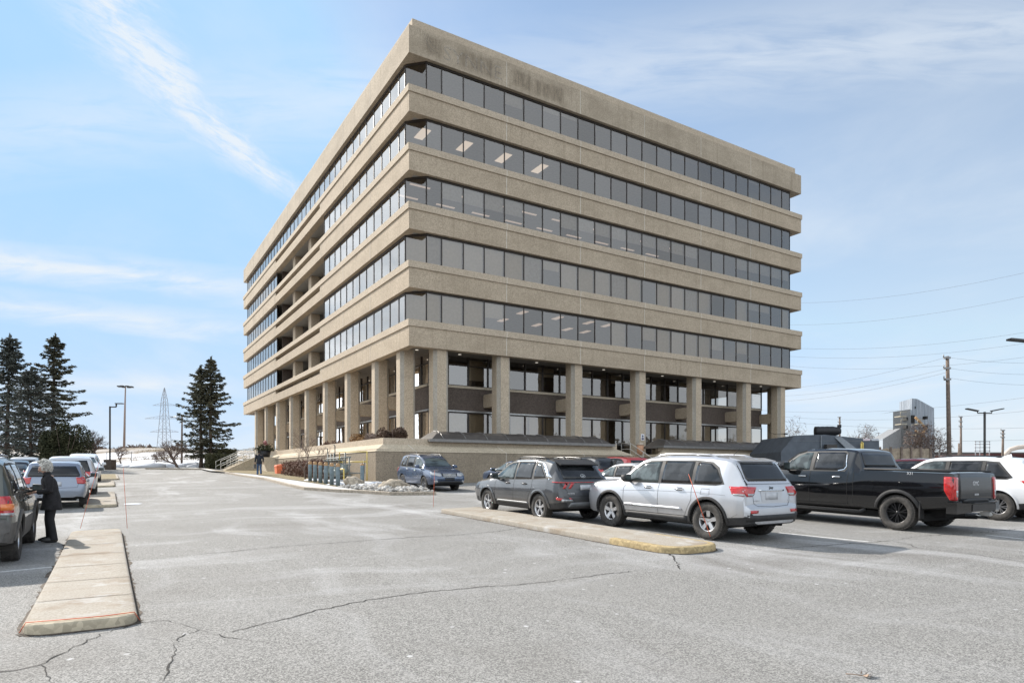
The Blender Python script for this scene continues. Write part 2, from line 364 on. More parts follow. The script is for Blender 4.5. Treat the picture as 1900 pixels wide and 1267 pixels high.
def island(label, p0, width, length, r0, r1, joints=(), paint=(), h=.10, mat=None, fill=None, pm='cream'):
    o = thing('kerbed_island', label, 'traffic island', (0,0,0), 0, 'concrete islands between the parking rows')
    o0_ = rounded_strip(p0, width, length, r0, r1); out = []
    for i in range(len(o0_)):
        a, b = o0_[i], o0_[(i+1)%len(o0_)]; k = max(1, int(math.dist(a,b)/.6)); out += [(a[0]+(b[0]-a[0])*j/k, a[1]+(b[1]-a[1])*j/k) for j in range(k)]
    n = len(out)
    c = Vector((sum(p[0] for p in out)/n, sum(p[1] for p in out)/n, 0))
    mb = MB(); vs = []
    def inset(k):
        ins = []
        for i in range(n):
            a = Vector((*out[i-1],0)); b = Vector((*out[i],0)); d = Vector((*out[(i+1)%n],0))
            t = (d-a).normalized(); nn = Vector((-t.y, t.x, 0)); ins.append(b+nn*k)
        return ins
    rings = [(0, -.02), (.0, h-.03), (.012, h-.008), (.035, h), (.15, h+.003)]
    for k, z in rings:
        for p in inset(k): vs.append((p.x, p.y, g(p.x, p.y)+z))
    fs = []; 
    for rI in range(len(rings)-1):
        for i in range(n): j = (i+1)%n; fs.append((rI*n+i, rI*n+j, (rI+1)*n+j, (rI+1)*n+i))
    mb.add(vs, fs, 0, True); kerb = mb.build('kerb', [M['island'], M[pm]], o)
    if paint:
        for pol in kerb.data.polygons:
            t = (pol.center-Vector((p0[0],p0[1],pol.center.z))).dot(UL)
            if any(a <= t <= b for a, b in paint): pol.material_index = 1
    m2 = MB(); sheet(m2, [(p.x, p.y) for p in inset(.145)], h+.004)
    m2.build('top_slab', fill or M['island'], o)
    if joints:
        m3 = MB()
        for t in joints:
            a = Vector((p0[0],p0[1],0))+UL*t
            q1 = a+UR*.01; q2 = a+UR*(width-.01); w = UL*.009
            m3.add([(p.x, p.y, g(p.x,p.y)+h+.0085) for p in (q1-w, q2-w, q2+w, q1+w)], [(0,1,2,3)])
        m3.build('joint', M['dirt'], o)
    m4 = MB(); rng = random.Random(int(length*77)); ring = inset(-.06)        # grit gathered at the foot of the kerb
    for i in range(n):
        j = (i+1)%n; a, b = Vector((*out[i],0)), Vector((*out[j],0)); L_ = (b-a).length; k = max(1, int(L_/.18))
        nn = Vector(((b-a).y, -(b-a).x, 0)).normalized()
        pr = None
        for s_ in range(k+1):
            p = a+(b-a)*s_/k; w = .025+.06*rng.random()**2
            cur = ((p.x, p.y, g(p.x,p.y)+.006), (p+nn*w).to_tuple()[:2]+(g(p.x,p.y)+.0045,))
            if pr: m4.add([pr[0], pr[1], cur[1], cur[0]], [(0,1,2,3)])
            pr = cur
    m4.build('grit_line', M['dirt'], o)
    return o
iA = island('long pale concrete island with worn cream end beside the woman, nearest on the left', (-4.56, 6.05), .95, 9.7, .22, .22, [1.3+k*1.42 for k in range(6)], [(-.1,.42),(9.2,9.8)])
islB0 = Vector((-4.56,6.05,0))
def onL(t, s=0): p = islB0+UL*t+UR*s; return (p.x, p.y)
iB = island('short brown-stained concrete island beside the blue hatchback rear wheel', onL(17.8), .95, 8.6, .3, .2, [1.5,3.2,5.0,6.8], [(-.1,.5)])
iC = island('small pale island with rounded end beyond the brown-stained one', onL(32.5), 1.0, 6.0, .3, .3, [2,4], [(-.1,.5)])
M['drygrass'] = concrete('dry_winter_grass', (.20,.16,.085), .7, 30, .3)
iD = island('farthest island on the left, topped with dry yellow grass', onL(41.5,-.3), 1.6, 10, .6, .6, (), [(-.1,.7)], fill=M['drygrass'])
iR = island('long tan concrete island with yellow rounded end in front of the silver suv', (2.88, 11.5), 1.35, 9.6, .5, .12, (), [(-.1,1.6)], h=.12, pm='yellow_worn')
# cracks in the asphalt
def crack(mb, pts, w, seed, jit=.018, dens=.07):
    rng = random.Random(seed); P = [Vector((*p,0)) for p in pts]; path = []
    for a, b in zip(P, P[1:]):
        k = max(1, int((b-a).length/dens)); nn = Vector((-(b-a).y, (b-a).x, 0)).normalized()
        for i in range(k): path.append(a+(b-a)*i/k+nn*rng.gauss(0, jit))
    path.append(P[-1]); pr = None; ww = w
    for i, p in enumerate(path):
        d = (path[min(i+1,len(path)-1)]-path[max(i-1,0)]).normalized(); nn = Vector((-d.y,d.x,0)); ww = max(w*.25, min(w*1.6, ww+rng.gauss(0,w*.3)))
        fade = .62*min(1, (len(path)-1-i)/6+.45); a = p+nn*ww*.5*fade; b = p-nn*ww*.5*fade
        cur = ((a.x,a.y,g(a.x,a.y)+.005),(b.x,b.y,g(b.x,b.y)+.005))
        if pr: mb.add([pr[0],pr[1],cur[1],cur[0]], [(0,1,2,3)])
        pr = cur
def gp(x, y):                  # point of the ground seen at a photo position (layout helper for flat markings)
    D = 5.0
    for _ in range(60):
        X = (x-950)/F*D; D2 = (E-g(X, D))*F/(y-875.0); D += (D2-D)*.5
    return ((x-950)/F*D, D)
mb = MB()
for i, (pts, w) in enumerate([
    ([(0,1247),(70,1235),(110,1213),(150,1195),(200,1172),(255,1156)], .022), ([(70,1235),(90,1248),(98,1267)], .02),
    ([(255,1156),(300,1151),(335,1155),(370,1168),(420,1182),(470,1189),(545,1195)], .018),
    ([(370,1168),(335,1180),(322,1195),(323,1218),(318,1240),(300,1267)], .026),
    ([(430,1172),(520,1150),(600,1130),(680,1113),(790,1098),(900,1088),(950,1086),(1040,1076),(1100,1068),(1200,1056),(1258,1050)], .02),
    ([(1240,1024),(1250,1034),(1256,1045),(1262,1056)], .03),
    ([(250,1034),(330,1031),(420,1024),(520,1014),(620,1007),(700,1001),(790,995),(850,992),(920,986),(975,978)], .022),
    ([(1440,1018),(1510,1013),(1580,1008),(1650,1003),(1720,993),(1800,990),(1900,980)], .025),
    ([(1655,1004),(1690,1010),(1700,1016),(1790,1026),(1900,1042)], .018),
    ([(540,937),(640,934),(760,930)], .03)]):
    crack(mb, [gp(*p) for p in pts], w, i)
tag(mb.build('asphalt_cracks', M['cracktar']), kind='structure')
# faded stall lines and a tar seam
M['line'] = simple('faded_white_paint', (.50,.50,.49), .8, var=.25, scale=20)
mb = MB()
def gline(p, q_, w):
    a, b = Vector((*p,0)), Vector((*q_,0)); n_ = Vector((-(b-a).y,(b-a).x,0)).normalized()*w/2
    sheet(mb, [(a-n_).to_tuple()[:2], (b-n_).to_tuple()[:2], (b+n_).to_tuple()[:2], (a+n_).to_tuple()[:2]], .004)
gline(gp(0,1061), gp(112,1050), .10)
gline(gp(1445,988), gp(1612,1005), .12)
gline(gp(1830,992), gp(1900,1000), .10)
tag(mb.build('stall_lines', M['line']), kind='structure')
# oak leaf dropped on the asphalt
p = gp(1600,1256); mb = MB(); rng = random.Random(5)
for k in range(6):
    a = k*.5-1.2; mb.add([(0,0,.01+.01*k%.02),(.055*math.cos(a)-.01,.055*math.sin(a)*.6,.012),(.075*math.cos(a),.03*math.sin(a)+.01,.02+.01*rng.random()),(.05*math.cos(a)+.01,.05*math.sin(a)*.6+.02,.006)], [(0,1,2,3)])
mb.tube([(0,0,.01),(-.05,.01,.015),(-.09,.0,.02)], .003, 5)
lf = mb.build('dead_leaf', simple('dead_leaf', (.30,.21,.15), .8)); lf.location = (p[0],p[1],g(*p)); lf.scale = (1.35,1.35,1.35); tag(lf, 'curled brown dead leaf lying alone on the asphalt at the front', 'leaf')

# ================= OFFICE BUILDING
FL = 7.75+E; PITCH = 3.6; WR = 39.1; WL = 57.66; SB = .34; CH = 1.0
bld = thing('office_building', 'six level beige concrete office block with banded ribbon windows on columns', 'building', (PB.x, PB.y, 0), ROT)
def ring(mb, o0, o1, z0, z1, mi=0, segs=None):   # hollow rectangular band: outer offset o0 (inward positive), inner offset o1
    for (a0,a1,b0,b1) in ((o0,WR-o0,o0,o1),(o0,WR-o0,WL-o1,WL-o0),(o0,o1,o1,WL-o1),(WR-o1,WR-o0,o1,WL-o1)):
        mb.box(a0,a1,b0,b1,z0,z1,mi)
RT0, RT1 = 19.9, 37.6      # recess along the left face
mb_slab = MB()
for k in range(6):
    z = FL+k*PITCH
    top = k == 5
    if not top:
        mb = MB()
        # lower fascia
        mb.box(.05,WR-.05,.05,.6,z,z+1.22); mb.box(.05,WR-.05,WL-.6,WL-.05,z,z+1.22); mb.box(WR-.6,WR-.05,.6,WL-.6,z,z+1.22)
        if k in (1,2,3,4) or k == 0:
            mb.box(.05,.6,.6,RT0,z,z+1.22); mb.box(.05,.6,RT1,WL-.6,z,z+1.22); mb.box(.052,.6,RT0,RT1,z,z+.80)
        o = mb.build('spandrel_band', M['conc'], bld)
        mb = MB(); ring(mb, -.02, .62, z+1.225, z+1.64); c = mb.build('band_cap', M['conc_cap'], o)
        # sealed panel joints
        mj = MB()
        for i in range(5): s = 7.06+6.22*i; mj.box(s-.018,s+.018,.040,.055,z,z+1.22); mj.box(s-.018,s+.018,-.026,-.01,z+1.225,z+1.64)
        for i in range(8):
            t = 7.06+6.22*i
            if not RT0 < t < RT1: mj.box(.040,.055,t-.010,t+.010,z,z+1.22)
        mj.build('panel_joint', M['joint'], o)
    else:
        mb = MB(); ring(mb, .05, 1.2, z, z+1.70); o = mb.build('roof_fascia', M['conc_roof'], bld)
        mb = MB(); ring(mb, .42, 1.0, z+1.703, z+2.42); mb.box(1.0,WR-1,1.0,WL-1,z+1.8,z+1.9); mb.build('parapet', M['conc_cap'], o)
        mj = MB()
        for i in range(5): s = 7.06+6.22*i; mj.box(s-.015,s+.015,.038,.055,z,z+1.70)
        for i in range(8): t = 7.06+6.22*i; mj.box(.040,.055,t-.010,t+.010,z,z+1.7)
        mj.build('panel_joint', M['joint'], o); roofo = o
    # slab behind the band doubles as ceiling of the floor below
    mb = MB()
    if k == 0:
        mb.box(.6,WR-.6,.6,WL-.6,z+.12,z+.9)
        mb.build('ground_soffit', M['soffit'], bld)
    else:
        if k <= 4 or k == 5:
            mb.box(.6,WR-.6,.6,WL-.6,z+.02,z+.5)
        mb.build('ceiling', M['ceil'], bld)
    if k < 5:
        mb = MB()
        if k == 0: mb.box(.62,WR-.62,.62,WL-.62,z+1.0,z+1.1)
        else: mb.box(.62,WR-.62,.62,WL-.62,z+.6,z+.75)
        mb.build('floor', M['floor_in'], bld)
        zz0, zz1 = z+.8, z+PITCH
        mb = MB(); mb.box(11,WR-11,12,WL-12,zz0,zz1+.01); mb.build('core_wall', M['core'], bld)
        # recess lining on the left face
        if k < 4:
            mb = MB(); mb.box(5.4,5.6,RT0,RT1,zz0,zz1); mb.box(.75,5.4,RT0,RT0+.12,z+1.3,zz1-.01); mb.box(.75,5.4,RT1-.12,RT1,z+1.3,zz1-.01)
            mb.build('recess_wall', M['panel'], bld)
            for t in (25.72, 31.94):
                mb = MB(); mb.prism([(.7,t-.5),(1.5,t-.5),(1.5,t+.5),(.7,t+.5)], z+.6, zz1); mb.build('recess_column', M['conc_col'], bld)
# ribbon windows: every glazed bay is a window with its frame
wins = []
def win_quad(a, b, z0, z1, kk):
    wins.append((Vector((a[0],a[1],0)), Vector((b[0],b[1],0)), z0, z1, kk))
def mull_positions(W):
    n = 0; xs = [SB+CH]; x = 7.06-1.555*3
    while x < W-SB-CH-.3: xs.append(x); x += 1.555
    xs.append(W-SB-CH); return xs
for k in range(5):
    z0 = FL+k*PITCH+1.64; z1 = FL+(k+1)*PITCH
    xs = mull_positions(WR); ys = mull_positions(WL)
    win_quad((SB, SB+CH), (SB+CH, SB), z0, z1, k)
    for a, b in zip(xs, xs[1:]): win_quad((a,SB),(b,SB),z0,z1,k)
    win_quad((WR-SB-CH,SB),(WR-SB,SB+CH),z0,z1,k)
    for a, b in zip(ys, ys[1:]):
        win_quad((WR-SB,a),(WR-SB,b),z0,z1,k)
        mid = (a+b)/2
        if k < 4 and RT0 < mid < RT1: continue
        win_quad((SB,b),(SB,a),z0,z1,k)
    win_quad((SB,WL-SB-CH),(SB+CH,WL-SB),z0,z1,k)
    for a, b in zip(xs, xs[1:]): win_quad((a,WL-SB),(b,WL-SB),z0,z1,k)
def proj_area(w):
    a, b, z0, z1, k = w; A = bw(a.x,a.y,z0); B = bw(b.x,b.y,z0); n = (b-a).cross(Vector((0,0,1)))
    m_ = PB+UR*((a.x+b.x)/2)+UL*((a.y+b.y)/2)
    out = UR*n.x+UL*n.y
    if out.dot(Vector((m_.x,m_.y,0))) >= 0: return 0
    return abs(A.x/A.y-B.x/B.y)*(z1-z0)/A.y
wins.sort(key=proj_area, reverse=True)
rest_g = MB(); rest_f = MB()
def frame_into(mb, a, b, z0, z1):
    d = (b-a).normalized(); n = d.cross(Vector((0,0,1)))     # outward
    for p, w in ((a,.017),(b,.017)):
        c = p+(d*w if p is a else -d*w)
        mb.obox((c.x+n.x*.01,c.y+n.y*.01,(z0+z1)/2), d*w, n*.025, (0,0,(z1-z0)/2))
    m_ = (a+b)/2; hl = (b-a).length/2-.034
    mb.obox((m_.x,m_.y,z0+.03), d*hl, n*.035, (0,0,.03)); mb.obox((m_.x,m_.y,z1-.07), d*hl, n*.035, (0,0,.07))
for i, w in enumerate(wins):
    a, b, z0, z1, k = w
    vs = [(a.x,a.y,z0),(b.x,b.y,z0),(b.x,b.y,z1),(a.x,a.y,z1)]
    if i < 100:
        mb = MB(); mb.add(vs, [(0,1,2,3)]); o = mb.build('window', M['glass'], bld)
        fm = MB(); frame_into(fm, a, b, z0, z1); fm.build('frame', M['bronze'], o)
    else:
        rest_g.add(vs, [(0,1,2,3)]); frame_into(rest_f, a, b, z0, z1)
o = rest_g.build('window', M['glass'], bld); o['kind'] = 'stuff'
f = rest_f.build('frame', M['bronze'], o); f['kind'] = 'stuff'
# blinds behind chosen bays (level, first bay, last bay, drop 0..1, kind)
xs = mull_positions(WR)
blinds = [(4,4,4,.42,1),(4,6,6,.18,1),(4,7,7,.14,1),(4,20,20,.12,1)]
rngb = random.Random(4)
for k, lo, pl in ((2,0,'mix'),(1,0,'low'),(0,0,'low')):
    for i in range(len(xs)-1):
        if k == 2 and i >= 1: blinds.append((k,i,i,(.55 if i < 8 else .5)*(1 if i not in (0,5,6,16,17,18) else .0), 1))
        if k == 1: blinds.append((k,i,i,(1.0 if i not in (6,12,17,18,20,21,22) else .35 if i in (6,20,21) else 0), 0 if i%5 else 1))
        if k == 0: blinds.append((k,i,i,(1.0 if i in (0,1,2,10,13,14,15,16) else .55 if i in (3,12,17,19) else .0), 0))
for k, i0, i1, drop, kd in blinds:
    if drop <= 0 or i1+1 >= len(xs): continue
    z1 = FL+(k+1)*PITCH-.1; z0 = z1-(1.8)*drop
    mb = MB(); mb.box(xs[i0]+.05, xs[i1+1]-.05, SB+.14, SB+.155, z0, z1); mb.build('blind', M['blind' if kd == 0 else 'blind2'], bld)
for k in (0,1):
    mb = MB(); a = Vector((SB+.12, SB+CH+.12,0)); b = Vector((SB+CH+.12, SB+.12,0)); z1 = FL+(k+1)*PITCH-.1
    mb.add([(a.x,a.y,z1-1.8),(b.x,b.y,z1-1.8),(b.x,b.y,z1),(a.x,a.y,z1)], [(0,1,2,3)]); mb.build('blind', M['blind'], bld)
# stored goods on the window sills
for (k, s, w, h) in ((3,22.3,.5,.55),(3,23.0,.6,.35),(2,29.5,.3,.55),(2,31.0,.4,.3),(1,26.0,.9,.22),(1,27.4,.5,.2),(3,24.0,.4,.2)):
    z0 = FL+k*PITCH+1.6; mb = MB(); mb.box(s,s+w,1.1,1.4,z0-.2,z0+h); mb.build('sill_clutter', simple('paper_goods', (.55,.50,.42), .8) if 'pg' not in M else M['pg'], bld)
# lit ceiling lamps inside
for k, row in ((3,[(s,t) for s in (1.9,5.0,8.1,11.2) for t in (2.2,)]),(0,[(s,t) for s in (9.5,12.6,15.5,17.3) for t in (1.9,4.6)])):
    for s, t in row:
        mb = MB(); zc = FL+(k+1)*PITCH+.012; w_ = 1 if k == 3 else .72; mb.box(s-.3*w_,s+.3*w_,t-.7*w_,t+.7*w_,zc-.03,zc+.004); mb.build('ceiling_lamp', M['lit' if k == 3 else 'lit2'], bld)
for s in (1.6,4.4,7.2,10.0,12.8,15.6,18.4,21.2,24.0):
    for t in (1.9,3.9):
        mb = MB(); zc = FL+3*PITCH+.012; mb.box(s-.7,s+.7,t-.09,t+.09,zc-.03,zc+.004); mb.build('strip_lamp', M['lit2'], bld)
# columns with fluted corners
CS = [2.39]+[7.06+6.22*i for i in range(5)]+[36.7]; CT = [2.39]+[7.06+6.22*i for i in range(8)]+[WL-2.39]
PF = E+1.27
def column_mesh():
    h = .52; c = .20; mb = MB()
    # octagonal core; the chamfers carry three flutes
    pts = [(-h+c,-h),(h-c,-h),(h,-h+c),(h,h-c),(h-c,h),(-h+c,h),(-h,h-c),(-h,-h+c)]
    n = len(pts); z0, z1 = PF, FL+.12
    vs = [(p[0],p[1],z0) for p in pts]+[(p[0],p[1],z1) for p in pts]
    for i in range(n):
        j = (i+1)%n; 
        if i % 2 == 0: mb.add([vs[i],vs[j],vs[n+j],vs[n+i]], [(0,1,2,3)], 0)
        else:
            a = Vector(pts[i]); b = Vector(pts[j]); d = b-a; nn = Vector((-d.y,d.x)).normalized(); prof = []
            for q_ in range(13):
                f_ = q_/12; prof.append(a+d*f_+nn*(.028 if q_%4 in (1,2,3) else 0)*(1 if q_%4==2 else .8 if q_%4 else 0))
            for p_, r_ in zip(prof, prof[1:]): mb.add([(p_.x,p_.y,z0),(r_.x,r_.y,z0),(r_.x,r_.y,z1),(p_.x,p_.y,z1)], [(0,1,2,3)], 1)
    me = bpy.data.meshes.new('column'); me.from_pydata(mb.v, [], mb.f); me.materials.append(M['conc_col']); me.materials.append(M['groove']); me.polygons.foreach_set('material_index', mb.m); return me
cm = column_mesh()
for s in CS: link('column', cm, bld, (s,.80,0)); link('column', cm, bld, (s,WL-.8,0))
for t in CT[0:-1]: link('column', cm, bld, (.80,t,0)); link('column', cm, bld, (WR-.8,t,0))
# ground storeys: set-back wall with windows
GS = 2.5
def gwall(kind, length):
    # returns along-positions of bays for the wall; kind 's' front, 't' left
    def W(a, d, z): return (a, d, z) if kind == 's' else (d, a, z)
    def box(mb, a0, a1, d0, d1, z0, z1):
        p, r = W(a0,d0,z0), W(a1,d1,z1); mb.box(min(p[0],r[0]),max(p[0],r[0]),min(p[1],r[1]),max(p[1],r[1]),z0,z1)
    mb = MB(); box(mb, GS-.02, length-GS, GS, GS+.3, E+4.18, E+5.72); wall = mb.build('brown_wall', M['panel'], bld)
    mb = MB(); box(mb, GS-.06, length-GS, GS-.06, GS+.2, E+5.72, E+5.87); mb.build('sill_course', M['conc_smooth'], wall)
    mb = MB(); box(mb, GS-.05, length-GS, GS-.05, GS+.2, E+4.09, E+4.18); mb.build('lintel_strip', M['steel'], wall)
    cols = (CS if kind == 's' else CT)
    for a, b in zip(cols, cols[1:]):
        bays = max(3, int(round((b-a)/1.555))); st = (b-a)/bays
        for i in range(bays):
            p0 = a+st*i; p1 = p0+st
            if p0 < GS: p0 = GS
            for z0, z1 in ((PF, E+4.09), (E+5.87, FL+.12)):
                if p1-p0 < .3: continue
                m1 = MB(); m1.add([W(p0,GS+.1,z0),W(p1,GS+.1,z0),W(p1,GS+.1,z1),W(p0,GS+.1,z1)], [(0,1,2,3)])
                o = m1.build('storefront_window', M['glass_low'], bld)
                fm = MB(); box(fm, p0, p0+.05, GS+.03, GS+.13, z0, z1); box(fm, p1-.05, p1, GS+.03, GS+.13, z0, z1)
                box(fm, p0+.05, p1-.05, GS+.03, GS+.13, z0, z0+.06)
                if z0 > E+5: box(fm, p0+.05, p1-.05, GS+.03, GS+.13, z1-.62, z1-.56)
                else: box(fm, p0+.05, p1-.05, GS+.03, GS+.13, z1-.08, z1)
                fm.build('frame', M['bronze'], o)
    # projecting beam ends beside the columns
    for a in cols[1:]:
        m1 = MB(); prof = []
        lo, hi = E+4.45, E+5.35
        pts2 = [(GS,lo+.12),(GS-.1,lo),(1.35,lo),(1.2,lo+.12),(1.2,hi-.12),(1.35,hi),(GS-.1,hi),(GS,hi-.12)]
        v1 = [W(a-.42,d,z_) for d, z_ in pts2]; v2 = [W(a+.42,d,z_) for d, z_ in pts2]; n = len(pts2)
        m1.add(v1+v2, [tuple(range(n)), tuple(range(2*n-1,n-1,-1))]+[(i,n+i,n+(i+1)%n,(i+1)%n) for i in range(n)])
        m1.build('beam_end', M['conc'], bld)
gwall('s', WR); gwall('t', WL)
mb = MB(); mb.box(GS+.3,WR-GS,GS+.3,WL-GS,E+4.3,E+4.9); mb.build('inner_floor', M['ceil'], bld)
mb = MB(); mb.box(8,WR-8,9,WL-9,PF,FL+.1); mb.box(GS+.2,WR-GS-.2,22,22.2,PF,FL+.1); mb.build('core_wall', M['core'], bld)
mb = MB(); mb.box(WR-GS-.3,WR-GS,GS+6,WL-GS,PF,FL+.1); mb.build('rear_wall', M['panel'], bld)
for i, (s, lvl, drop) in enumerate([(6.4,0,1),(11.4,0,1),(12.9,0,1),(17.4,0,1),(20.6,0,1),(23.6,0,1),(25.2,0,1),(33.4,0,.9),(6.4,1,1),(8.1,1,.6),(15.9,1,.4),(22.2,1,1),(26.8,1,.5),(33,1,.5),(3.4,0,1),(8.2,0,1),(9.8,0,1),(14.4,0,1),(16,0,1),(26.8,0,.5),(29.2,0,.6),(12.2,1,.5),(19.2,1,.5),(4.8,0,1)]):
    z1 = E+4.0 if lvl == 0 else FL; hgt = 2.7 if lvl == 0 else 1.4
    mb = MB(); mb.box(s-.7,s+.7,GS+.3,GS+.32,z1-hgt*drop,z1); mb.build('blind', M['blind'], bld)  # lower blinds, most added as stand-ins for pale reflections in the glass
# recessed lamps in the soffit
for i in range(12):
    s = 1.3+i*3.11; mb = MB(); mb.lathe([(.11,0),(.11,-.012),(.08,-.02),(0,-.02)], (s,1.75,FL+.119), 12); mb.build('soffit_lamp', M['down'], bld)
for i in range(8):
    t = 4.7+i*6.22; mb = MB(); mb.lathe([(.11,0),(.11,-.012),(.08,-.02),(0,-.02)], (1.75,t,FL+.119), 12); mb.build('soffit_lamp', M['down'], bld)
# ghost of removed lettering on the fascia
M['ghost'] = concrete('ghost_lettering', (.53,.47,.39), .3, 18, .3, .3)
def ghost_alpha(m):
    nt = m.node_tree; q = G(nt); b = nt.nodes['Principled BSDF']; nt.links.new(q.ss(q.noise(q.pos(), 2.6, 5, .7), .34, .62, .12, .75), b.inputs['Alpha'])
ghost_alpha(M['ghost'])
M['ghost2'] = concrete('rust_run', (.20,.165,.125), .4, 18, .3, .3)
me = text_mesh('SYNNE', 1.25, .003, 0.0)
o = link('faded_lettering', me, bld); me.materials.clear(); me.materials.append(M['ghost']); o.rotation_euler = (R(90),0,0); o.location = (2.35,.045,FL+5*PITCH+.35); o.scale = (1.12,1,1)
mb = MB(); rng = random.Random(9)
def arcs(cx, cz, r, a0, a1, w):
    P_ = [(cx+r*math.cos(a0+(a1-a0)*i/10), cz+r*math.sin(a0+(a1-a0)*i/10)) for i in range(11)]; Q_ = [(cx+(r-w)*math.cos(a0+(a1-a0)*i/10)+.02, cz+(r-w)*math.sin(a0+(a1-a0)*i/10)) for i in range(11)]
    for i in range(10): mb.add([(P_[i][0],.043,P_[i][1]),(P_[i+1][0],.043,P_[i+1][1]),(Q_[i+1][0],.043,Q_[i+1][1]),(Q_[i][0],.043,Q_[i][1])], [(0,1,2,3)])
zf = FL+5*PITCH
arcs(2.0, zf+1.5, .95, math.pi*1.02, math.pi*1.5, .05); arcs(2.05, zf+1.55, .75, math.pi*1.02, math.pi*1.5, .05); arcs(1.95, zf+1.1, .75, math.pi*.9, math.pi*1.4, .04)
mb.build('faded_emblem', M['ghost'], bld)
def run_mat():
    m, nt, N, L, b = nmat('grime_patch'); q = G(nt); setp(b, rough=.95, spec=.1)
    P = q.coord(); c = q.mix(q.ss(q.noise(P, 40, 3, .7), .3, .7), (.19,.15,.105), (.29,.24,.18)); L.new(c, b.inputs['Base Color'])
    e = q.coord('Generated'); sx = N.new('ShaderNodeSeparateXYZ'); L.new(e, sx.inputs[0])
    ex = q.math('MULTIPLY', q.ss(sx.outputs[0], 0, .3), q.ss(sx.outputs[0], 1, .7)); ez = q.math('MULTIPLY', q.ss(sx.outputs[2], 0, .3), q.ss(sx.outputs[2], 1, .75))
    st = q.noise(q.mapping(P, (1.6,1,.35)), 2.0, 6, .75)
    L.new(q.math('MULTIPLY', q.math('MULTIPLY', ex, ez), q.ss(st, .30, .68, .05, .5)), b.inputs['Alpha']); return m
M['grime'] = run_mat()
for s0, s1, a, b in ((7.2,9.4,.1,1.6),(9.0,11.0,.05,1.4),(10.6,11.9,.05,1.5),(.9,2.5,.1,1.68),(3.0,6.9,.05,1.6)):
    mb = MB(); mb.add([(s0,.036,zf+a),(s1,.036,zf+a),(s1,.036,zf+b),(s0,.036,zf+b)], [(0,1,2,3)]); mb.build('grime_patch', M['grime'], bld)
# accessible parking sign on column, security camera
mb = MB(); mb.box(-.16,.16,-.02,0,0,.5,0); sg = mb.build('wall_sign', [simple('sign_white', (.75,.75,.77), .5, var=.02)], bld, (19.5+0.0,.27,PF+1.15)); 
m1 = MB(); m1.box(-.11,.11,-.026,-.021,.05,.21); m1.lathe([(.0,-.026),(.09,-.026),(.09,-.021)], (0,0,.34), 16, 'y'); m1.build('symbol', simple('sign_symbol', (.10,.10,.16), .5), sg)
mb = MB(); mb.tube([(-1.7,.2,.1),(-1.2,0,-.06),(0,-.2,0)], .018, 6); mb.box(-.06,.30,-.28,-.14,-.07,.05); mb.build('security_camera', M['black_metal'], bld, (36.9,.4,PF+2.2))
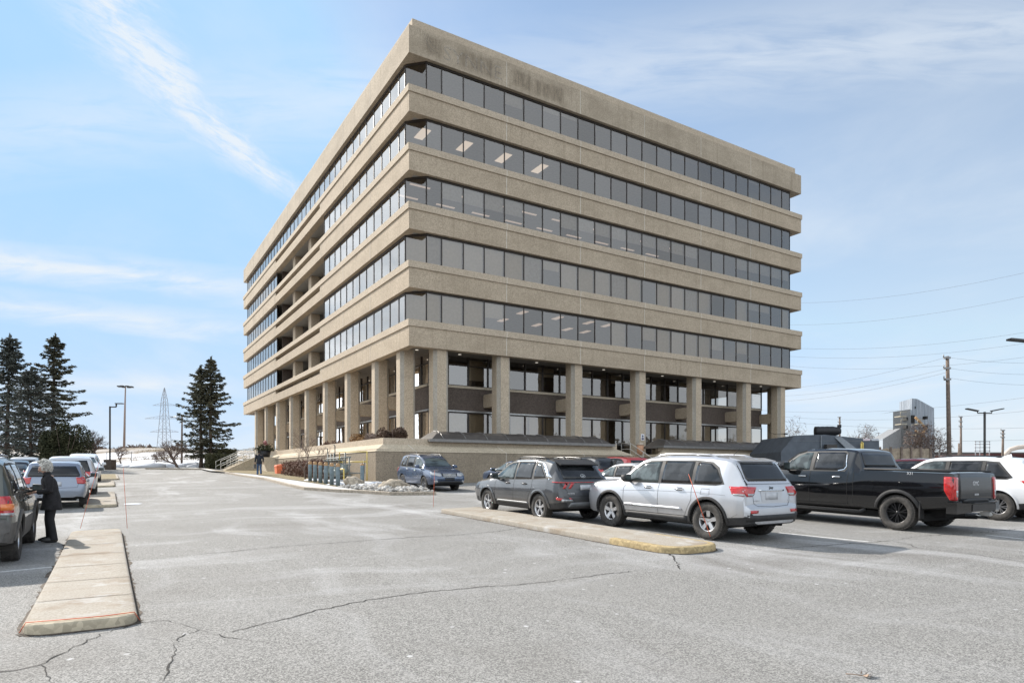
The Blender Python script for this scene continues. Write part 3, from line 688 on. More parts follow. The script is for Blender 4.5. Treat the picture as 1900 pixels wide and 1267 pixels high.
# ================= PODIUM, STEPS, SKYLIGHTS
def podium(label, s0, s1, t1, left_open, sl_left, name='podium'):
    # retaining wall along the front face (t=-3.3), battered strip and capped parapet
    o = thing(name, label, 'podium', (PB.x,PB.y,0), ROT)
    zb = E-3.0; z1 = E+1.12; z2 = E+1.55; z3 = E+1.90; w0 = -3.3; w1 = -2.62; w2 = -2.1
    L0 = s0
    if left_open:
        mb = MB(); mb.add([(w0,w0,zb),(s1,w0,zb),(s1,w0,z1),(w0,w0,z1),(w0,t1,zb),(w0,t1,z1)], [(0,1,2,3),(4,0,3,5)]); mb.build('retaining_wall', M['conc_pod'], o)
        mb = MB(); mb.add([(w0-.03,w0-.03,z1),(s1+.4,w0-.03,z1),(s1-.6,w1,z2),(w1,w1,z2),(w0-.03,t1,z1),(w1,t1,z2)], [(0,1,2,3),(4,0,3,5)])
        mb.add([(w0-.03,w0-.03,z1-.002),(s1+.4,w0-.03,z1-.002),(s1+.4,w0+.05,z1-.002),(w0+.05,w0+.05,z1-.002),(w0-.03,t1,z1-.002),(w0+.05,t1,z1-.002)], [(3,2,1,0),(5,3,0,4)])
        mb.add([(s1,w0,zb),(s1,0,zb),(s1,0,E+1.27),(s1,w1,E+1.27),(s1-.6,w1,z2),(s1+.4,w0-.03,z1),(s1,w0,z1)], [(0,1,2,3,4,5,6)])
        mb.build('sloped_coping', M['conc_smooth2'], o)
        mb = MB(); mb.prism([(w1,w1),(s1-.6,w1),(s1-.6,w2),(w2,w2),(w2,t1),(w1,t1)], z2-.02, z3); mb.build('parapet_cap', M['conc_cap'], o)
        mb = MB(); mb.prism([(w0+.1,w0+.1),(s1-.02,w0+.1),(s1-.02,GS+3),(WL*0+w0+.1,GS+3)], zb, PF); mb.box(w0+.1,GS+3,GS+3,WL+2.5,zb,PF); mb.build('terrace_floor', M['conc_smooth'], o)
    else:
        mb = MB(); mb.add([(s0,w0,zb),(s1,w0,zb),(s1,w0,z1),(s0,w0,z1),(s0,0,zb),(s0,0,z1)], [(0,1,2,3),(4,0,3,5)]); mb.add([(s1,w0,zb),(s1,8,zb),(s1,8,z1),(s1,w0,z1)], [(0,1,2,3)]); mb.build('retaining_wall', M['conc_pod'], o)
        mb = MB(); mb.add([(s0-.4,w0-.03,z1),(s1,w0-.03,z1),(s1,w1,z2),(s0+.6,w1,z2)], [(0,1,2,3)]); mb.add([(s0,w0,z1),(s0-.4,w0-.03,z1),(s0+.6,w1,z2),(s0,w1,E+1.27),(s0,0,E+1.27),(s0,0,zb),(s0,w0,zb)], [(0,1,2,3,4,5,6)]); mb.build('sloped_coping', M['conc_smooth2'], o)
        mb = MB(); mb.prism([(s0+.6,w1),(s1,w1),(s1,w2),(s0+.6,w2)], z2-.02, z3); mb.build('parapet_cap', M['conc_cap'], o)
        mb = MB(); mb.box(s0+.02,s1-.02,w0+.1,GS+3,zb,PF); mb.box(WR-8,WR+2,GS+3,WL,zb,PF); mb.build('terrace_floor', M['conc_smooth'], o)
    mj = MB()
    for s in ([-.9, 5.0, 11.0] if left_open else [22,28,34]):
        mj.add([(s-.02,w0-.034,z1+.001),(s+.02,w0-.034,z1+.001),(s+.02-.25,w1-.004,z2+.001),(s-.02-.25,w1-.004,z2+.001)], [(0,1,2,3)])
        mj.box(s-.012,s+.012,w0-.01,w0+.02,z1-.55,z1-.01)
    mj.build('panel_joint', M['joint'], o)
    return o
M['conc_smooth2'] = concrete('worn_coping_concrete', (.47,.40,.30), .3, 18, .25, .25)
podium('brown aggregate podium wall with sloping cream coping below the building corner', -3.3, 15.0, 30, True, None)
podium('lower podium wall behind the parked cars at the right end of the building', 18.2, 41.0, 0, False, None)
def skylight(label, s0, s1):
    o = thing('skylight', label, 'skylight', (PB.x,PB.y,0), ROT, 'skylights on the podium')
    z = E+1.84; prof = [(-2.75,z),(-2.72,z+.10),(-2.35,z+.40),(-1.9,z+.56),(-1.3,z+.60),(-.9,z+.45),(-.7,z)]
    mb = MB(); n = len(prof); hip = .95
    a = [(s0+hip*(p[1]-z)/.6*.9, p[0], p[1]) for p in prof]; b = [(s1-hip*(p[1]-z)/.6*.9, p[0], p[1]) for p in prof]
    mb.add(a+b, [(i,n+i,n+i+1,i+1) for i in range(n-1)]+[tuple(range(n)), tuple(range(2*n-1,n-1,-1))])
    mb.build('glazing', M['skyglass'], o)
    mb = MB(); mb.box(s0-.12,s1+.12,-2.92,-2.70,z-.10,z+.06); mb.box(s0-.12,s1+.12,-.72,-.6,z-.1,z+.05); mb.box(s0-.12,s0+.05,-2.70,-.72,z-.1,z+.05); mb.box(s1-.05,s1+.12,-2.70,-.72,z-.1,z+.05)
    k = max(2, int(round((s1-s0-1.6)/1.55)))
    for i in range(k+1):
        s = s0+.85+(s1-s0-1.7)*i/k
        for p, q_ in zip(prof[1:-1], prof[2:]): mb.tube([(s,p[0],p[1]+.015),(s,q_[0],q_[1]+.015)], .024, 5)
    mb.build('frame', M['skyframe'], o)
    return o
M['skyglass'] = simple('brown_acrylic_glazing', (.07,.062,.056), .32, 0, .2, 3)
M['skyframe'] = simple('dull_aluminium_frame', (.22,.21,.20), .45, .5)
skylight('long brown tinted skylight on the podium in front of the columns, nearer the corner', .2, 13.9)
skylight('brown tinted skylight on the right podium beyond the steps', 18.7, 33.2)
# right-hand steps between the podiums
st = thing('entrance_steps', 'concrete steps rising between the two podium walls behind the parked cars', 'steps', (PB.x,PB.y,0), ROT)
mb = MB()
for i in range(9):
    z1 = PF-.17*i; t = .2-.36*i; mb.box(15.03,18.17,t-.36,(t if i else GS+2.5),z1-1.6,z1-.002)
mb.build('tread_block', M['conc_smooth'], st)
def rail(parent_label, pts, posts, group, local=True, h=.9):
    o = thing('handrail', parent_label, 'handrail', (PB.x,PB.y,0), ROT, group)
    mb = MB()
    up = Vector((0,0,1)); P = [Vector(p) for p in pts]
    for dz in (h, h*.5): mb.tube([p+up*dz for p in P], .024, 8)
    mb.tube([P[0]+up*h, P[0]+up*h*.5], .024, 8); mb.tube([P[-1]+up*h, P[-1]+up*h*.5], .024, 8)
    mb.build('rail_tube', M['white_metal'], o)
    for p in posts:
        p = Vector(p); m1 = MB(); m1.tube([p, p+up*h], .024, 8); m1.build('post', M['white_metal'], o)
    return o
for s, lab in ((15.25,'pale tube handrail on the podium steps near the end of the first skylight'),(17.9,'pale tube handrail on the podium steps beside the tan bin')):
    rail(lab, [(s,.9,PF),(s,-.1,PF),(s,-3.0,PF-1.45)], [(s,.9,PF),(s,-.1,PF),(s,-1.5,PF-.75),(s,-3.0,PF-1.45)], 'handrails on the podium steps')
# tan litter bin on the terrace
o = thing('litter_bin', 'tan litter bin with grey lid standing on the terrace by a column', 'bin', bw(18.3,-.75,PF), ROT)
mb = MB(); mb.lathe([(.0,0),(.24,0),(.27,.72),(.0,.72)], (0,0,0), 18); mb.build('barrel', simple('terracotta_plastic', (.50,.27,.16), .6), o)
mb = MB(); mb.lathe([(.0,.9),(.2,.88),(.285,.8),(.285,.725),(.0,.725)], (0,0,0), 18); mb.build('lid', simple('beige_lid', (.45,.38,.3), .5), o)
# ---- left entrance: landing with steps towards the car park and a flight to the left
st = thing('entrance_stairs', 'broad concrete stairs to the main entrance with cream side wall', 'stairs', (PB.x,PB.y,0), ROT)
mb = MB(); mb.box(-4.4,-3.0,22.0,31,E-1,PF-.004); 
for i in range(1,8): mb.box(-4.4,-3.0,22.0-.34*i,22.0-.34*(i-1),E-1.5,PF-.004-.165*i)
mb.build('step_block', M['conc_smooth'], st)
mb = MB()
for i in range(1,8): mb.box(-4.4-.34*i,-4.4-.34*(i-1),24.2,31,E-1.5,PF-.004-.165*i)
mb.build('side_flight', M['conc_smooth'], st)
mb = MB(); v = [(-4.42,23.9,PF+.12),(-4.42,24.18,PF+.12),(-7.0,24.18,E+.15),(-7.0,23.9,E+.15),(-4.42,23.9,E-1),(-4.42,24.18,E-1),(-7.0,24.18,E-1),(-7.0,23.9,E-1)]
mb.add(v, [(0,1,2,3),(4,7,6,5),(0,3,7,4),(1,5,6,2),(0,4,5,1),(3,2,6,7)]); mb.build('cheek_wall', M['conc_smooth2'], st)
for t, lab in ((23.7,'pale handrail along the near side of the entrance stairs'),(27.4,'pale handrail in the middle of the entrance stairs'),(30.6,'pale handrail along the far side of the entrance stairs')):
    rail(lab, [(-3.4,t,PF),(-4.4,t,PF),(-6.9,t,E+.05)], [(-3.4,t,PF),(-4.4,t,PF-.05),(-5.6,t,E+.6),(-6.9,t,E-.05)], 'handrails of the entrance stairs', h=.95)
# entrance doors and planter
for i, t in enumerate((26.2, 28.4)):
    d = thing('entrance_door', ('nearer' if i == 0 else 'farther')+' bronze framed glass door behind the left columns', 'door', (PB.x,PB.y,0), ROT, 'glass entrance doors')
    mb = MB(); mb.add([(GS-.08,t,PF),(GS-.08,t+1.1,PF),(GS-.08,t+1.1,PF+2.3),(GS-.08,t,PF+2.3)], [(0,3,2,1)]); mb.build('pane', M['glass_low'], d)
    mb = MB()
    for a, b, c, e in ((t,t+.07,0,2.3),(t+1.03,t+1.1,0,2.3),(t+.07,t+1.03,0,.12),(t+.07,t+1.03,2.2,2.3)): mb.box(GS-.13,GS-.05,a,b,PF+c,PF+e)
    mb.build('door_frame', M['bronze'], d)
    mb = MB(); mb.tube([(GS-.17,t+.95,PF+.8),(GS-.17,t+.95,PF+1.3)], .018, 6); mb.build('handle', M['steel'], d)
# ---- foliage helpers (numpy)
def leaf_cloud(name, centres, size, mat, parent=None, loc=None, flat=.5, seed=0, aspect=1.0, dirs=None):
    rng = np.random.default_rng(seed); C_ = np.asarray(centres, float); n = len(C_)
    a = rng.normal(size=(n,3)); 
    if dirs is not None: a = np.asarray(dirs)+a*.45
    a /= np.linalg.norm(a,axis=1)[:,None]
    b = rng.normal(size=(n,3)); b -= a*(a*b).sum(1)[:,None]; b /= np.linalg.norm(b,axis=1)[:,None]
    s = (size*(.55+.9*rng.random(n)))[:,None] if np.isscalar(size) else (size*(.55+.9*rng.random(n)))[:,None]
    a = a*s*aspect; b = b*s*flat
    V = np.empty((n,4,3)); V[:,0] = C_-a; V[:,1] = C_+b; V[:,2] = C_+a; V[:,3] = C_-b
    me = bpy.data.meshes.new(name); me.vertices.add(4*n); me.vertices.foreach_set('co', V.ravel())
    me.loops.add(4*n); me.loops.foreach_set('vertex_index', np.arange(4*n, dtype=np.int32))
    me.polygons.add(n); me.polygons.foreach_set('loop_start', np.arange(0,4*n,4,dtype=np.int32)); me.polygons.foreach_set('loop_total', np.full(n,4,dtype=np.int32))
    me.materials.append(mat); me.update(calc_edges=True); return link(name, me, parent, loc)
def leafmat(name, c1, c2, scale=1.2):
    m, nt, N, L, b = nmat(name); q = G(nt); setp(b, rough=.75, spec=.2); P = q.coord()
    n1 = q.noise(P, scale, 3, .6); n2 = q.noise(P, scale*14, 2, .6); f = q.math('ADD', q.math('MULTIPLY', n1, .6), q.math('MULTIPLY', n2, .4))
    L.new(q.mix(q.ss(f, .36, .66), c1, c2), b.inputs['Base Color']); return m
M['needle'] = leafmat('spruce_needles', (.032,.036,.025), (.16,.155,.105), .8)
M['needle_b'] = leafmat('blue_spruce_needles', (.034,.042,.038), (.145,.155,.135), .8)
M['cedar'] = leafmat('cedar_foliage', (.022,.028,.014), (.085,.085,.045), 1.2)
M['bark'] = simple('tree_bark', (.10,.072,.055), .95, var=.35, scale=5, bump=.5)
M['twig'] = simple('bare_twig', (.17,.125,.105), .9, var=.3)
M['redtwig'] = leafmat('red_brown_hedge', (.09,.048,.038), (.24,.15,.115), 2)
M['olive'] = leafmat('olive_hedge', (.03,.035,.016), (.095,.09,.045), 2)
M['ochre'] = leafmat('ochre_shrub', (.16,.085,.035), (.36,.22,.10), 2)
def spruce(label, base, H, Rr, seed, mat, bare=.12, tops=((0,0,1.0),), dens=1.0, group='tall spruces at the lot edge'):
    o = thing('spruce_tree', label, 'tree', base, 0, group); rng = random.Random(seed)
    tm = MB(); cs = []; ds = []
    tilt = [(rng.gauss(0,.01), rng.gauss(0,.01)) for _ in tops]
    for (ox, oy, hs), tl in zip(tops, tilt):
        h = H*hs; tr = .018*H
        pts = [(ox+tl[0]*z+.03*math.sin(z), oy+tl[1]*z, z-.3*(z==0)) for z in np.linspace(0, h*.99, 9)]
        tm.tube(pts, [tr*(1-.93*i/8)+.01 for i in range(9)], 8)
        z = h*bare
        while z < h*.985:
            f = (z-h*bare)/(h*(1-bare)); L_ = Rr*(1-f)**.62*(.45+.55*min(1,(f+.10)*5))*(.9 if len(tops) == 1 else .8)
            nb = rng.randint(3,5); ph = rng.random()*7
            for b_ in range(nb):
                a = ph+b_*2*math.pi/nb+rng.gauss(0,.3); l = L_*(rng.choice([.35,.55,.7,.85,.95,1.1,1.28]))+.15; droop = -.06-.34*(1-f)*rng.uniform(.4,1.2)
                seg = 7; p = Vector((ox+tl[0]*z, oy+tl[1]*z, z)); path = [p.copy()]
                for k in range(seg):
                    u_ = (k+1)/seg; d = Vector((math.cos(a), math.sin(a), droop+.62*u_*u_*(1-.3*f))); p = p+d.normalized()*l/seg; path.append(p.copy())
                tm.tube(path, [.035*(1-u/8)*(1-f*.6)+.006 for u in range(seg+1)], 4, caps=False)
                side = Vector((-math.sin(a), math.cos(a), 0)); out = Vector((math.cos(a), math.sin(a), 0))
                nn = int((34+16*f)*l*dens)
                for _ in range(nn):
                    u_ = rng.random()**.75; k = min(seg-1, int(u_*seg)); q_ = path[k].lerp(path[k+1], u_*seg-k)
                    w = .30*l*(1-u_*.75)*rng.uniform(-1,1)
                    q_ = q_+side*w+Vector((rng.gauss(0,.04),rng.gauss(0,.04),-abs(rng.gauss(0,.12))*(.6+.6*(1-f))-abs(w)*.18))
                    cs.append(q_); ds.append(out*.9+side*(1 if w > 0 else -1)*.7+Vector((0,0,-.25)))
            z += max(.14, (.40*(1-f)+.16)*(H/12))*rng.uniform(.8,1.25)
        for _ in range(int(60*dens)): zz = h*rng.uniform(.93,1.01); cs.append(Vector((ox+tl[0]*zz+rng.gauss(0,.06),oy+tl[1]*zz+rng.gauss(0,.06),zz))); ds.append(Vector((0,0,1)))
    tm.build('trunk', M['bark'], o)
    leaf_cloud('crown', [c[:] for c in cs], .15*H/12+.02, mat, o, flat=.32, seed=seed, dirs=[d[:] for d in ds])
    return o
def at(x, D, dz=0): p = px(x, D); p.z += dz; return p
spruce('dark spruce at the left edge of the picture, its crown cut by the frame', at(12, 62, -.1), 12.9, 4.4, 1, M['needle_b'], .14)
spruce('dark spruce with bushy top, second from the left edge beside the bare tree', at(97, 66, -.1), 13.6, 3.6, 2, M['needle'], .12)
spruce('lower dark spruce with open foot between the two tall ones on the left', at(56, 58, -.1), 9.2, 3.6, 3, M['needle_b'], .2)
spruce('spruce with two tops and two trunks standing left of the building', at(388, 69, -.1), 11.7, 3.5, 4, M['needle'], .15, ((.15,0,1.0),(-1.0,.3,.93)), 1.15)
def bush(name, label, cat, base, rx, ry, h, n, leaf, mat, seed, group=None, box=False, stems=6, rz=0, flat=.55):
    o = thing(name, label, cat, base, rz, group); rng = random.Random(seed); cs = []
    lob = [(Vector((rng.uniform(-.6,.6)*rx, rng.uniform(-.6,.6)*ry, h*rng.uniform(.35,.72))), rng.uniform(.4,.62)) for _ in range(7)]
    while len(cs) < n:
        if box:
            p = Vector((rng.uniform(-rx,rx), rng.uniform(-ry,ry), rng.uniform(.05,1)*h+.06*math.sin(len(cs)*.01)))
            e = min(rx-abs(p.x), ry-abs(p.y), h-p.z)
            if e > .22 and rng.random() < .8: continue
            p += Vector((rng.gauss(0,.05),rng.gauss(0,.05),rng.gauss(0,.06)))
        else:
            c, r = rng.choice(lob); d = Vector((rng.gauss(0,1),rng.gauss(0,1),rng.gauss(0,1))).normalized()*rng.random()**.33
            p = c+Vector((d.x*rx*r, d.y*ry*r, d.z*h*r*.8))
            if p.z < .02: continue
        cs.append(p)
    leaf_cloud('foliage', [c[:] for c in cs], leaf, mat, o, flat=flat, seed=seed)
    mb = MB()
    for i in range(stems):
        a = i*2.4; mb.tube([(rng.uniform(-.5,.5)*rx*.5,rng.uniform(-.5,.5)*ry*.5,-.05),(math.cos(a)*rx*.4,math.sin(a)*ry*.4,h*.5),(math.cos(a)*rx*.7,math.sin(a)*ry*.7,h*.9)], [.03,.018,.006], 5)
    mb.build('stem', M['twig'], o); return o
bush('cedar_bush', 'tall dark green cedar bush behind the parked cars at left', 'bush', at(118, 56, -.1), 1.75, 1.5, 4.2, 16000, .085, M['cedar'], 11)
bush('evergreen_bush', 'low dark evergreen shrub at the foot of the left spruces', 'bush', at(35, 57, -.1), 1.6, 1.2, 1.5, 3500, .08, M['cedar'], 12)
for i, (s, t, rx, ry, h, lab) in enumerate([(-5.0,39,.9,3.0,1.9,'dark clipped hedge left of the stair handrail, taller part'),(-6.3,33.6,1.1,1.5,1.4,'dark clipped hedge left of the stair handrail, lower part')]):
    b_ = bush('hedge', lab, 'hedge', bw(s,t), rx, ry, h, 7000, .075, M['olive'], 20+i, 'dark hedges by the entrance stairs', True, rz=ROT)
bush('hedge', 'red brown clipped hedge along the podium wall behind the gas meters', 'hedge', bw(-4.15,7.2), 0.65, 5.4, 1.15, 9500, .06, M['redtwig'], 22, None, True, rz=ROT)
bush('shrub', 'round dark brown shrub on the podium by the corner column', 'shrub', bw(-1.35,-.9,PF), .85, .8, 1.35, 3800, .06, leafmat('brown_shrub',(.05,.03,.022),(.15,.10,.07),3), 23, 'shrubs on the podium')
bush('shrub', 'ochre leaved shrub on the podium, widest of the row by the left columns', 'shrub', bw(-1.3,5.6,PF), .7, 1.5, 1.25, 3200, .06, M['ochre'], 24, 'shrubs on the podium')
bush('shrub', 'grey brown shrub between the ochre one and the round dark one', 'shrub', bw(-1.3,2.6,PF), .7, 1.3, 1.2, 2600, .05, M['twig'], 25, 'shrubs on the podium')
bush('shrub', 'small red shrub on the podium, nearer of the pair by the ochre one', 'shrub', bw(-1.3,10.5,PF), .55, .8, .95, 1500, .05, M['redtwig'], 26, 'shrubs on the podium')
bush('shrub', 'small red shrub on the podium, farther of the pair', 'shrub', bw(-1.3,13.6,PF), .55, .7, 1.0, 1500, .05, M['redtwig'], 27, 'shrubs on the podium')
o = thing('planter', 'dark round planter with evergreen sprigs beside the entrance stairs', 'planter', bw(-3.9,23.0,PF-.0), 0)
mb = MB(); mb.lathe([(0,0),(.38,0),(.5,.6),(.46,.6),(.44,.52),(0,.52)], (0,0,0), 20); mb.build('pot', M['black_metal'], o)
leaf_cloud('foliage', [(random.Random(i).gauss(0,.36), random.Random(i+900).gauss(0,.36), .6+abs(random.Random(i+77).gauss(0,.24))) for i in range(700)], .085, M['cedar'], o)
mb = MB(); mb.tube([(0,0,.5),(.05,0,1.2),(0,.05,1.5)], .02, 6); blob(mb, (0,0,1.3), .16, 3, 2, .4); blob(mb, (.12,0,1.1), .12, 4, 2, .4); mb.build('red_bow', simple('faded_red_bow', (.30,.12,.12), .8), o)
def bare_tree(label, base, H, spread, seed, rad=.12, levels=5, fork=.22, lean=(0,0), name='bare_tree', group='leafless trees', mat='twig'):
    o = thing(name, label, 'tree', base, 0, group); rng = random.Random(seed); tr = MB(); br = MB()
    def grow(p, d, l, r, lv):
        seg = 3; pts = [p]
        for k in range(seg):
            d = (d+Vector((rng.gauss(0,.13),rng.gauss(0,.13),rng.gauss(.03,.08)))).normalized(); p = p+d*l/seg; pts.append(p)
        rr = [r*(1-.3*k/seg) for k in range(seg+1)]
        (tr if lv == 0 else br).tube(pts, rr, 7 if lv < 2 else 4 if lv < 4 else 3, caps=False)
        if lv >= levels: return
        nb = rng.randint(2,4) if lv < levels-1 else rng.randint(3,5)
        for i in range(nb):
            ax = Vector((rng.gauss(0,1),rng.gauss(0,1),rng.gauss(0,.35))).normalized(); dd = (d*(.75)+ax*spread*rng.uniform(.5,1.1)+Vector((0,0,.12))).normalized()
            q_ = pts[rng.choice((2,3,3))]; grow(q_, dd, l*rng.uniform(.62,.85), r*.62, lv+1)
    grow(Vector((0,0,-.1)), Vector((lean[0],lean[1],1)).normalized(), H*fork, rad, 0)
    tr.build('trunk', M['bark'], o); br.build('branches', M[mat], o); return o
bare_tree('leafless round tree between the dark spruces and the lamp post', at(160, 62, -.1), 5.6, .85, 31, .15, 6)
bare_tree('leafless tree leaning over the snow left of the double spruce', at(331, 66, -.1), 5.4, .95, 37, .15, 6, .2, (-.25,0))
bare_tree('small leafless tree growing beside the double spruce trunks, right of it', at(402, 72, -.1), 4.6, .8, 35, .08, 5)
bare_tree('tiny leafless ornamental tree in front of the hedge by the bollards', bw(-5.3,3.6), 4.0, .75, 36, .06, 6, .26)
bare_tree('leafless wiry tree behind the concrete base of the lamp post', at(226, 78, -.1), 4.6, .8, 38, .10, 5)
# ================= sidewalk, planting bed, gravel
def poly_world(pts_px): return [gp(*p) for p in pts_px]
# kerb line of the walk in the building frame
walk_out = [gp(809,918), gp(725,918.5), gp(672,914.7), gp(630,913), gp(567,908.5), gp(530,900.5), gp(493,890.5)]
k7 = Vector((*walk_out[-1],0)); far = [(k7+UL*d+UR*(-.15*d*.18)).to_tuple()[:2] for d in (6, 14, 24)]
kerb_line = walk_out+far+[(bw(-12.5,36).x, bw(-12.5,36).y)]
inner = [bw(-8.2,36), bw(-8.2,24), bw(-6.3,14), bw(-6.3,4), bw(-6.15,-2), bw(-6.0,-5.4)]
mb = MB(); pts = kerb_line[5:]+[(p.x,p.y) for p in inner]+[kerb_line[2],kerb_line[3],kerb_line[4]]
def ccw(p):
    a = sum(p[i-1][0]*p[i][1]-p[i][0]*p[i-1][1] for i in range(len(p))); return p if a > 0 else p[::-1]
sheet(mb, ccw(pts), .13); tag(mb.build('pavement', M['saltwalk']), kind='structure')
def kerb_strip(name, line, w, h, mat):
    mb = MB(); P = [];
    for a, b in zip(line, line[1:]):
        k = max(1, int(math.dist(a,b)/.8)); P += [(a[0]+(b[0]-a[0])*i/k, a[1]+(b[1]-a[1])*i/k) for i in range(k)]
    P.append(line[-1]); vs = []
    for i, p in enumerate(P):
        q0 = Vector((*P[max(i-1,0)],0)); q1 = Vector((*P[min(i+1,len(P)-1)],0)); d = (q1-q0).normalized(); n_ = Vector((-d.y,d.x,0)); c = Vector((*p,0)); z = g(*p)
        for off, dz in ((-w/2,-.05),(-w/2,h-.02),(-w/2+.03,h),(w/2-.03,h),(w/2,h-.02),(w/2,-.05)): vs.append((c.x+n_.x*off, c.y+n_.y*off, z+dz))
    mb.add(vs, [(i*6+k,i*6+k+1,(i+1)*6+k+1,(i+1)*6+k) for i in range(len(P)-1) for k in range(5)], 0, False)
    mb.add(vs[:6], [(0,1,2,3,4,5)]); mb.add(vs[-6:], [(5,4,3,2,1,0)])
    return tag(mb.build(name, mat), kind='structure')
kerb_strip('kerb', kerb_line, .16, .145, M['kerb'])
bed = [bw(-6.05,-5.3), bw(-3.32,-3.5), bw(-3.32,24), bw(-8.1,24), bw(-6.2,14), bw(-6.2,4)]
mb = MB(); sheet(mb, ccw([(p.x,p.y) for p in bed]), .14); tag(mb.build('planting_bed', M['drygrass']), kind='structure')
gravel_pts = [gp(809,916), (bw(-3.0,-5.2).x,bw(-3.0,-5.2).y), (bw(-3.34,-3.45).x,bw(-3.34,-3.45).y), (bw(-6.0,-5.2).x,bw(-6.0,-5.2).y), gp(672,912), gp(725,916)]
def stones(name, pts, n, r, mat, seed, h=.16, kind=True):
    rng = random.Random(seed); mb = MB(); sheet(mb, ccw(pts), .08)
    xs_ = [p[0] for p in pts]; ys_ = [p[1] for p in pts]; k = 0
    def inside(x, y):
        c = False; j = len(pts)-1
        for i in range(len(pts)):
            if (pts[i][1] > y) != (pts[j][1] > y) and x < (pts[j][0]-pts[i][0])*(y-pts[i][1])/(pts[j][1]-pts[i][1])+pts[i][0]: c = not c
            j = i
        return c
    while k < n:
        x, y = rng.uniform(min(xs_),max(xs_)), rng.uniform(min(ys_),max(ys_))
        if inside(x, y): blob(mb, (x,y,g(x,y)+.06+rng.random()*h), r*rng.uniform(.5,1.5), k, 1, .35, (1,1,.7)); k += 1
    return tag(mb.build(name, mat), kind='stuff')
M['gravel'] = concrete('river_stones', (.46,.44,.41), .6, 6, .3)
tag(stones('gravel', gravel_pts, 900, .085, M['gravel'], 3), 'rounded pale river stones spread over the bed at the kerb tip', 'gravel')
M['rock'] = concrete('pale_boulder', (.36,.31,.245), .6, 9, .35)
for i, (x, y, r, sc, lab) in enumerate([(656,905,.46,(1.05,.8,.72),'rounded tan boulder beside the bollards at the kerb'),(733,910,.60,(1.35,.9,.58),'large grey layered boulder on the gravel in front of the blue wagon')]):
    p = gp(x, y); mb = MB(); blob(mb, (0,0,.26), r, 40+i, 4, .22, sc); v_ = mb.v
    rr = random.Random(i); mb.v = [(a+.02*math.sin(b*23+c*17),b,c+.03*math.sin(c*30+a*9)) for a, b, c in v_]
    o = mb.build('boulder', M['rock'], None, (p[0],p[1],g(*p))); tag(o, lab, 'boulder', 'boulders at the kerb tip')
M['snowp'] = M['snow']
mb = MB()
for i, (s, t, rx) in enumerate([(-5.1,-3.6,.8),(-4.6,-1.0,.9),(-5.2,1.5,.7),(-3.9,-4.4,.9),(-4.9,-5.4,.6),(-3.0,-6.2,.9)]):
    p = bw(s,t); blob(mb, (p.x,p.y,p.z+.12), rx, 60+i, 3, .3, (1,.8,.16))
tag(mb.build('snow_patches', M['snow']), 'thin old snow lying in the bed around the gas meters', 'snow', kind='stuff')
p = gp(240, 935); mb = MB(); blob(mb, (p[0]+.1,p[1]+.1,g(*p)), .26, 71, 3, .35, (.8,1.5,.12)); tag(mb.build('snow_remnant', M['snow']), 'last wedge of snow against the kerb of the brown-stained island', 'snow')
# bollards
M['bollard'] = simple('blue_grey_bollard_paint', (.15,.20,.225), .6, var=.2, scale=5); M['rust'] = simple('rusty_cap', (.35,.21,.10), .7, var=.3, scale=12)
blab = ['farthest','second farthest','third farthest','third nearest','second nearest','nearest']
for i in range(6):
    o = thing('bollard', '%s blue grey bollard of the row of six along the pavement'%blab[i], 'bollard', bw(-5.85,.4-1.06*i)+Vector((0,0,.1)), 0, 'bollards guarding the gas meters')
    mb = MB(); mb.lathe([(.0,0),(.105,0),(.105,1.0)], (0,0,0), 16); mb.build('post', M['bollard'], o)
    mb = MB(); mb.lathe([(.107,1.0),(.107,1.1),(.08,1.17),(.0,1.19)], (0,0,0), 16); mb.build('cap', M['rust'], o)
for i, (s, t) in enumerate([(-4.25,-3.9),(-4.3,.9)]):
    o = thing('bollard', ['single blue grey bollard standing right of the gas meters by the boulder','blue grey bollard behind the row, half hidden by it'][i], 'bollard', bw(s,t)+Vector((0,0,.1)), 0, 'bollards guarding the gas meters')
    mb = MB(); mb.lathe([(.0,0),(.105,0),(.105,1.02)], (0,0,0), 16); mb.build('post', M['bollard'], o)
    mb = MB(); mb.lathe([(.107,1.02),(.107,1.08),(.0,1.16)], (0,0,0), 16); mb.build('cap', M['rust'], o)
# gas meter set
M['pipe'] = simple('grey_gas_pipe', (.17,.18,.17), .55, .3); M['meter'] = simple('meter_casting', (.20,.23,.22), .5, .2)
o = thing('gas_meter_set', 'cluster of grey gas meters, valves and pipes against the podium wall', 'gas meter', (PB.x,PB.y,0), ROT)
zg = bw(-4.4,-1.5).z+.14
mb = MB()
for dz in (.35,.95,1.35): mb.tube([(-4.6,1.4,zg+dz),(-4.6,-3.0,zg+dz)], .045, 8)
for t in (1.2,.6,.0,-.7,-1.4,-2.1,-2.8): mb.tube([(-4.6,t,zg-.1),(-4.6,t,zg+1.38+.25*(int(t*10)%3==0))], .04, 8)
mb.tube([(-4.6,1.3,zg+1.3),(-4.6,1.3,zg+1.95),(-4.75,1.3,zg+1.95)], .03, 8); mb.tube([(-4.6,-.2,zg+1.3),(-4.6,-.2,zg+2.05),(-4.7,-.35,zg+2.1)], .03, 8)
mb.tube([(-4.6,-2.9,zg+.5),(-3.8,-2.9,zg+.5),(-3.8,-2.9,zg+1.2)], .04, 8)
mb.build('pipework', M['pipe'], o)
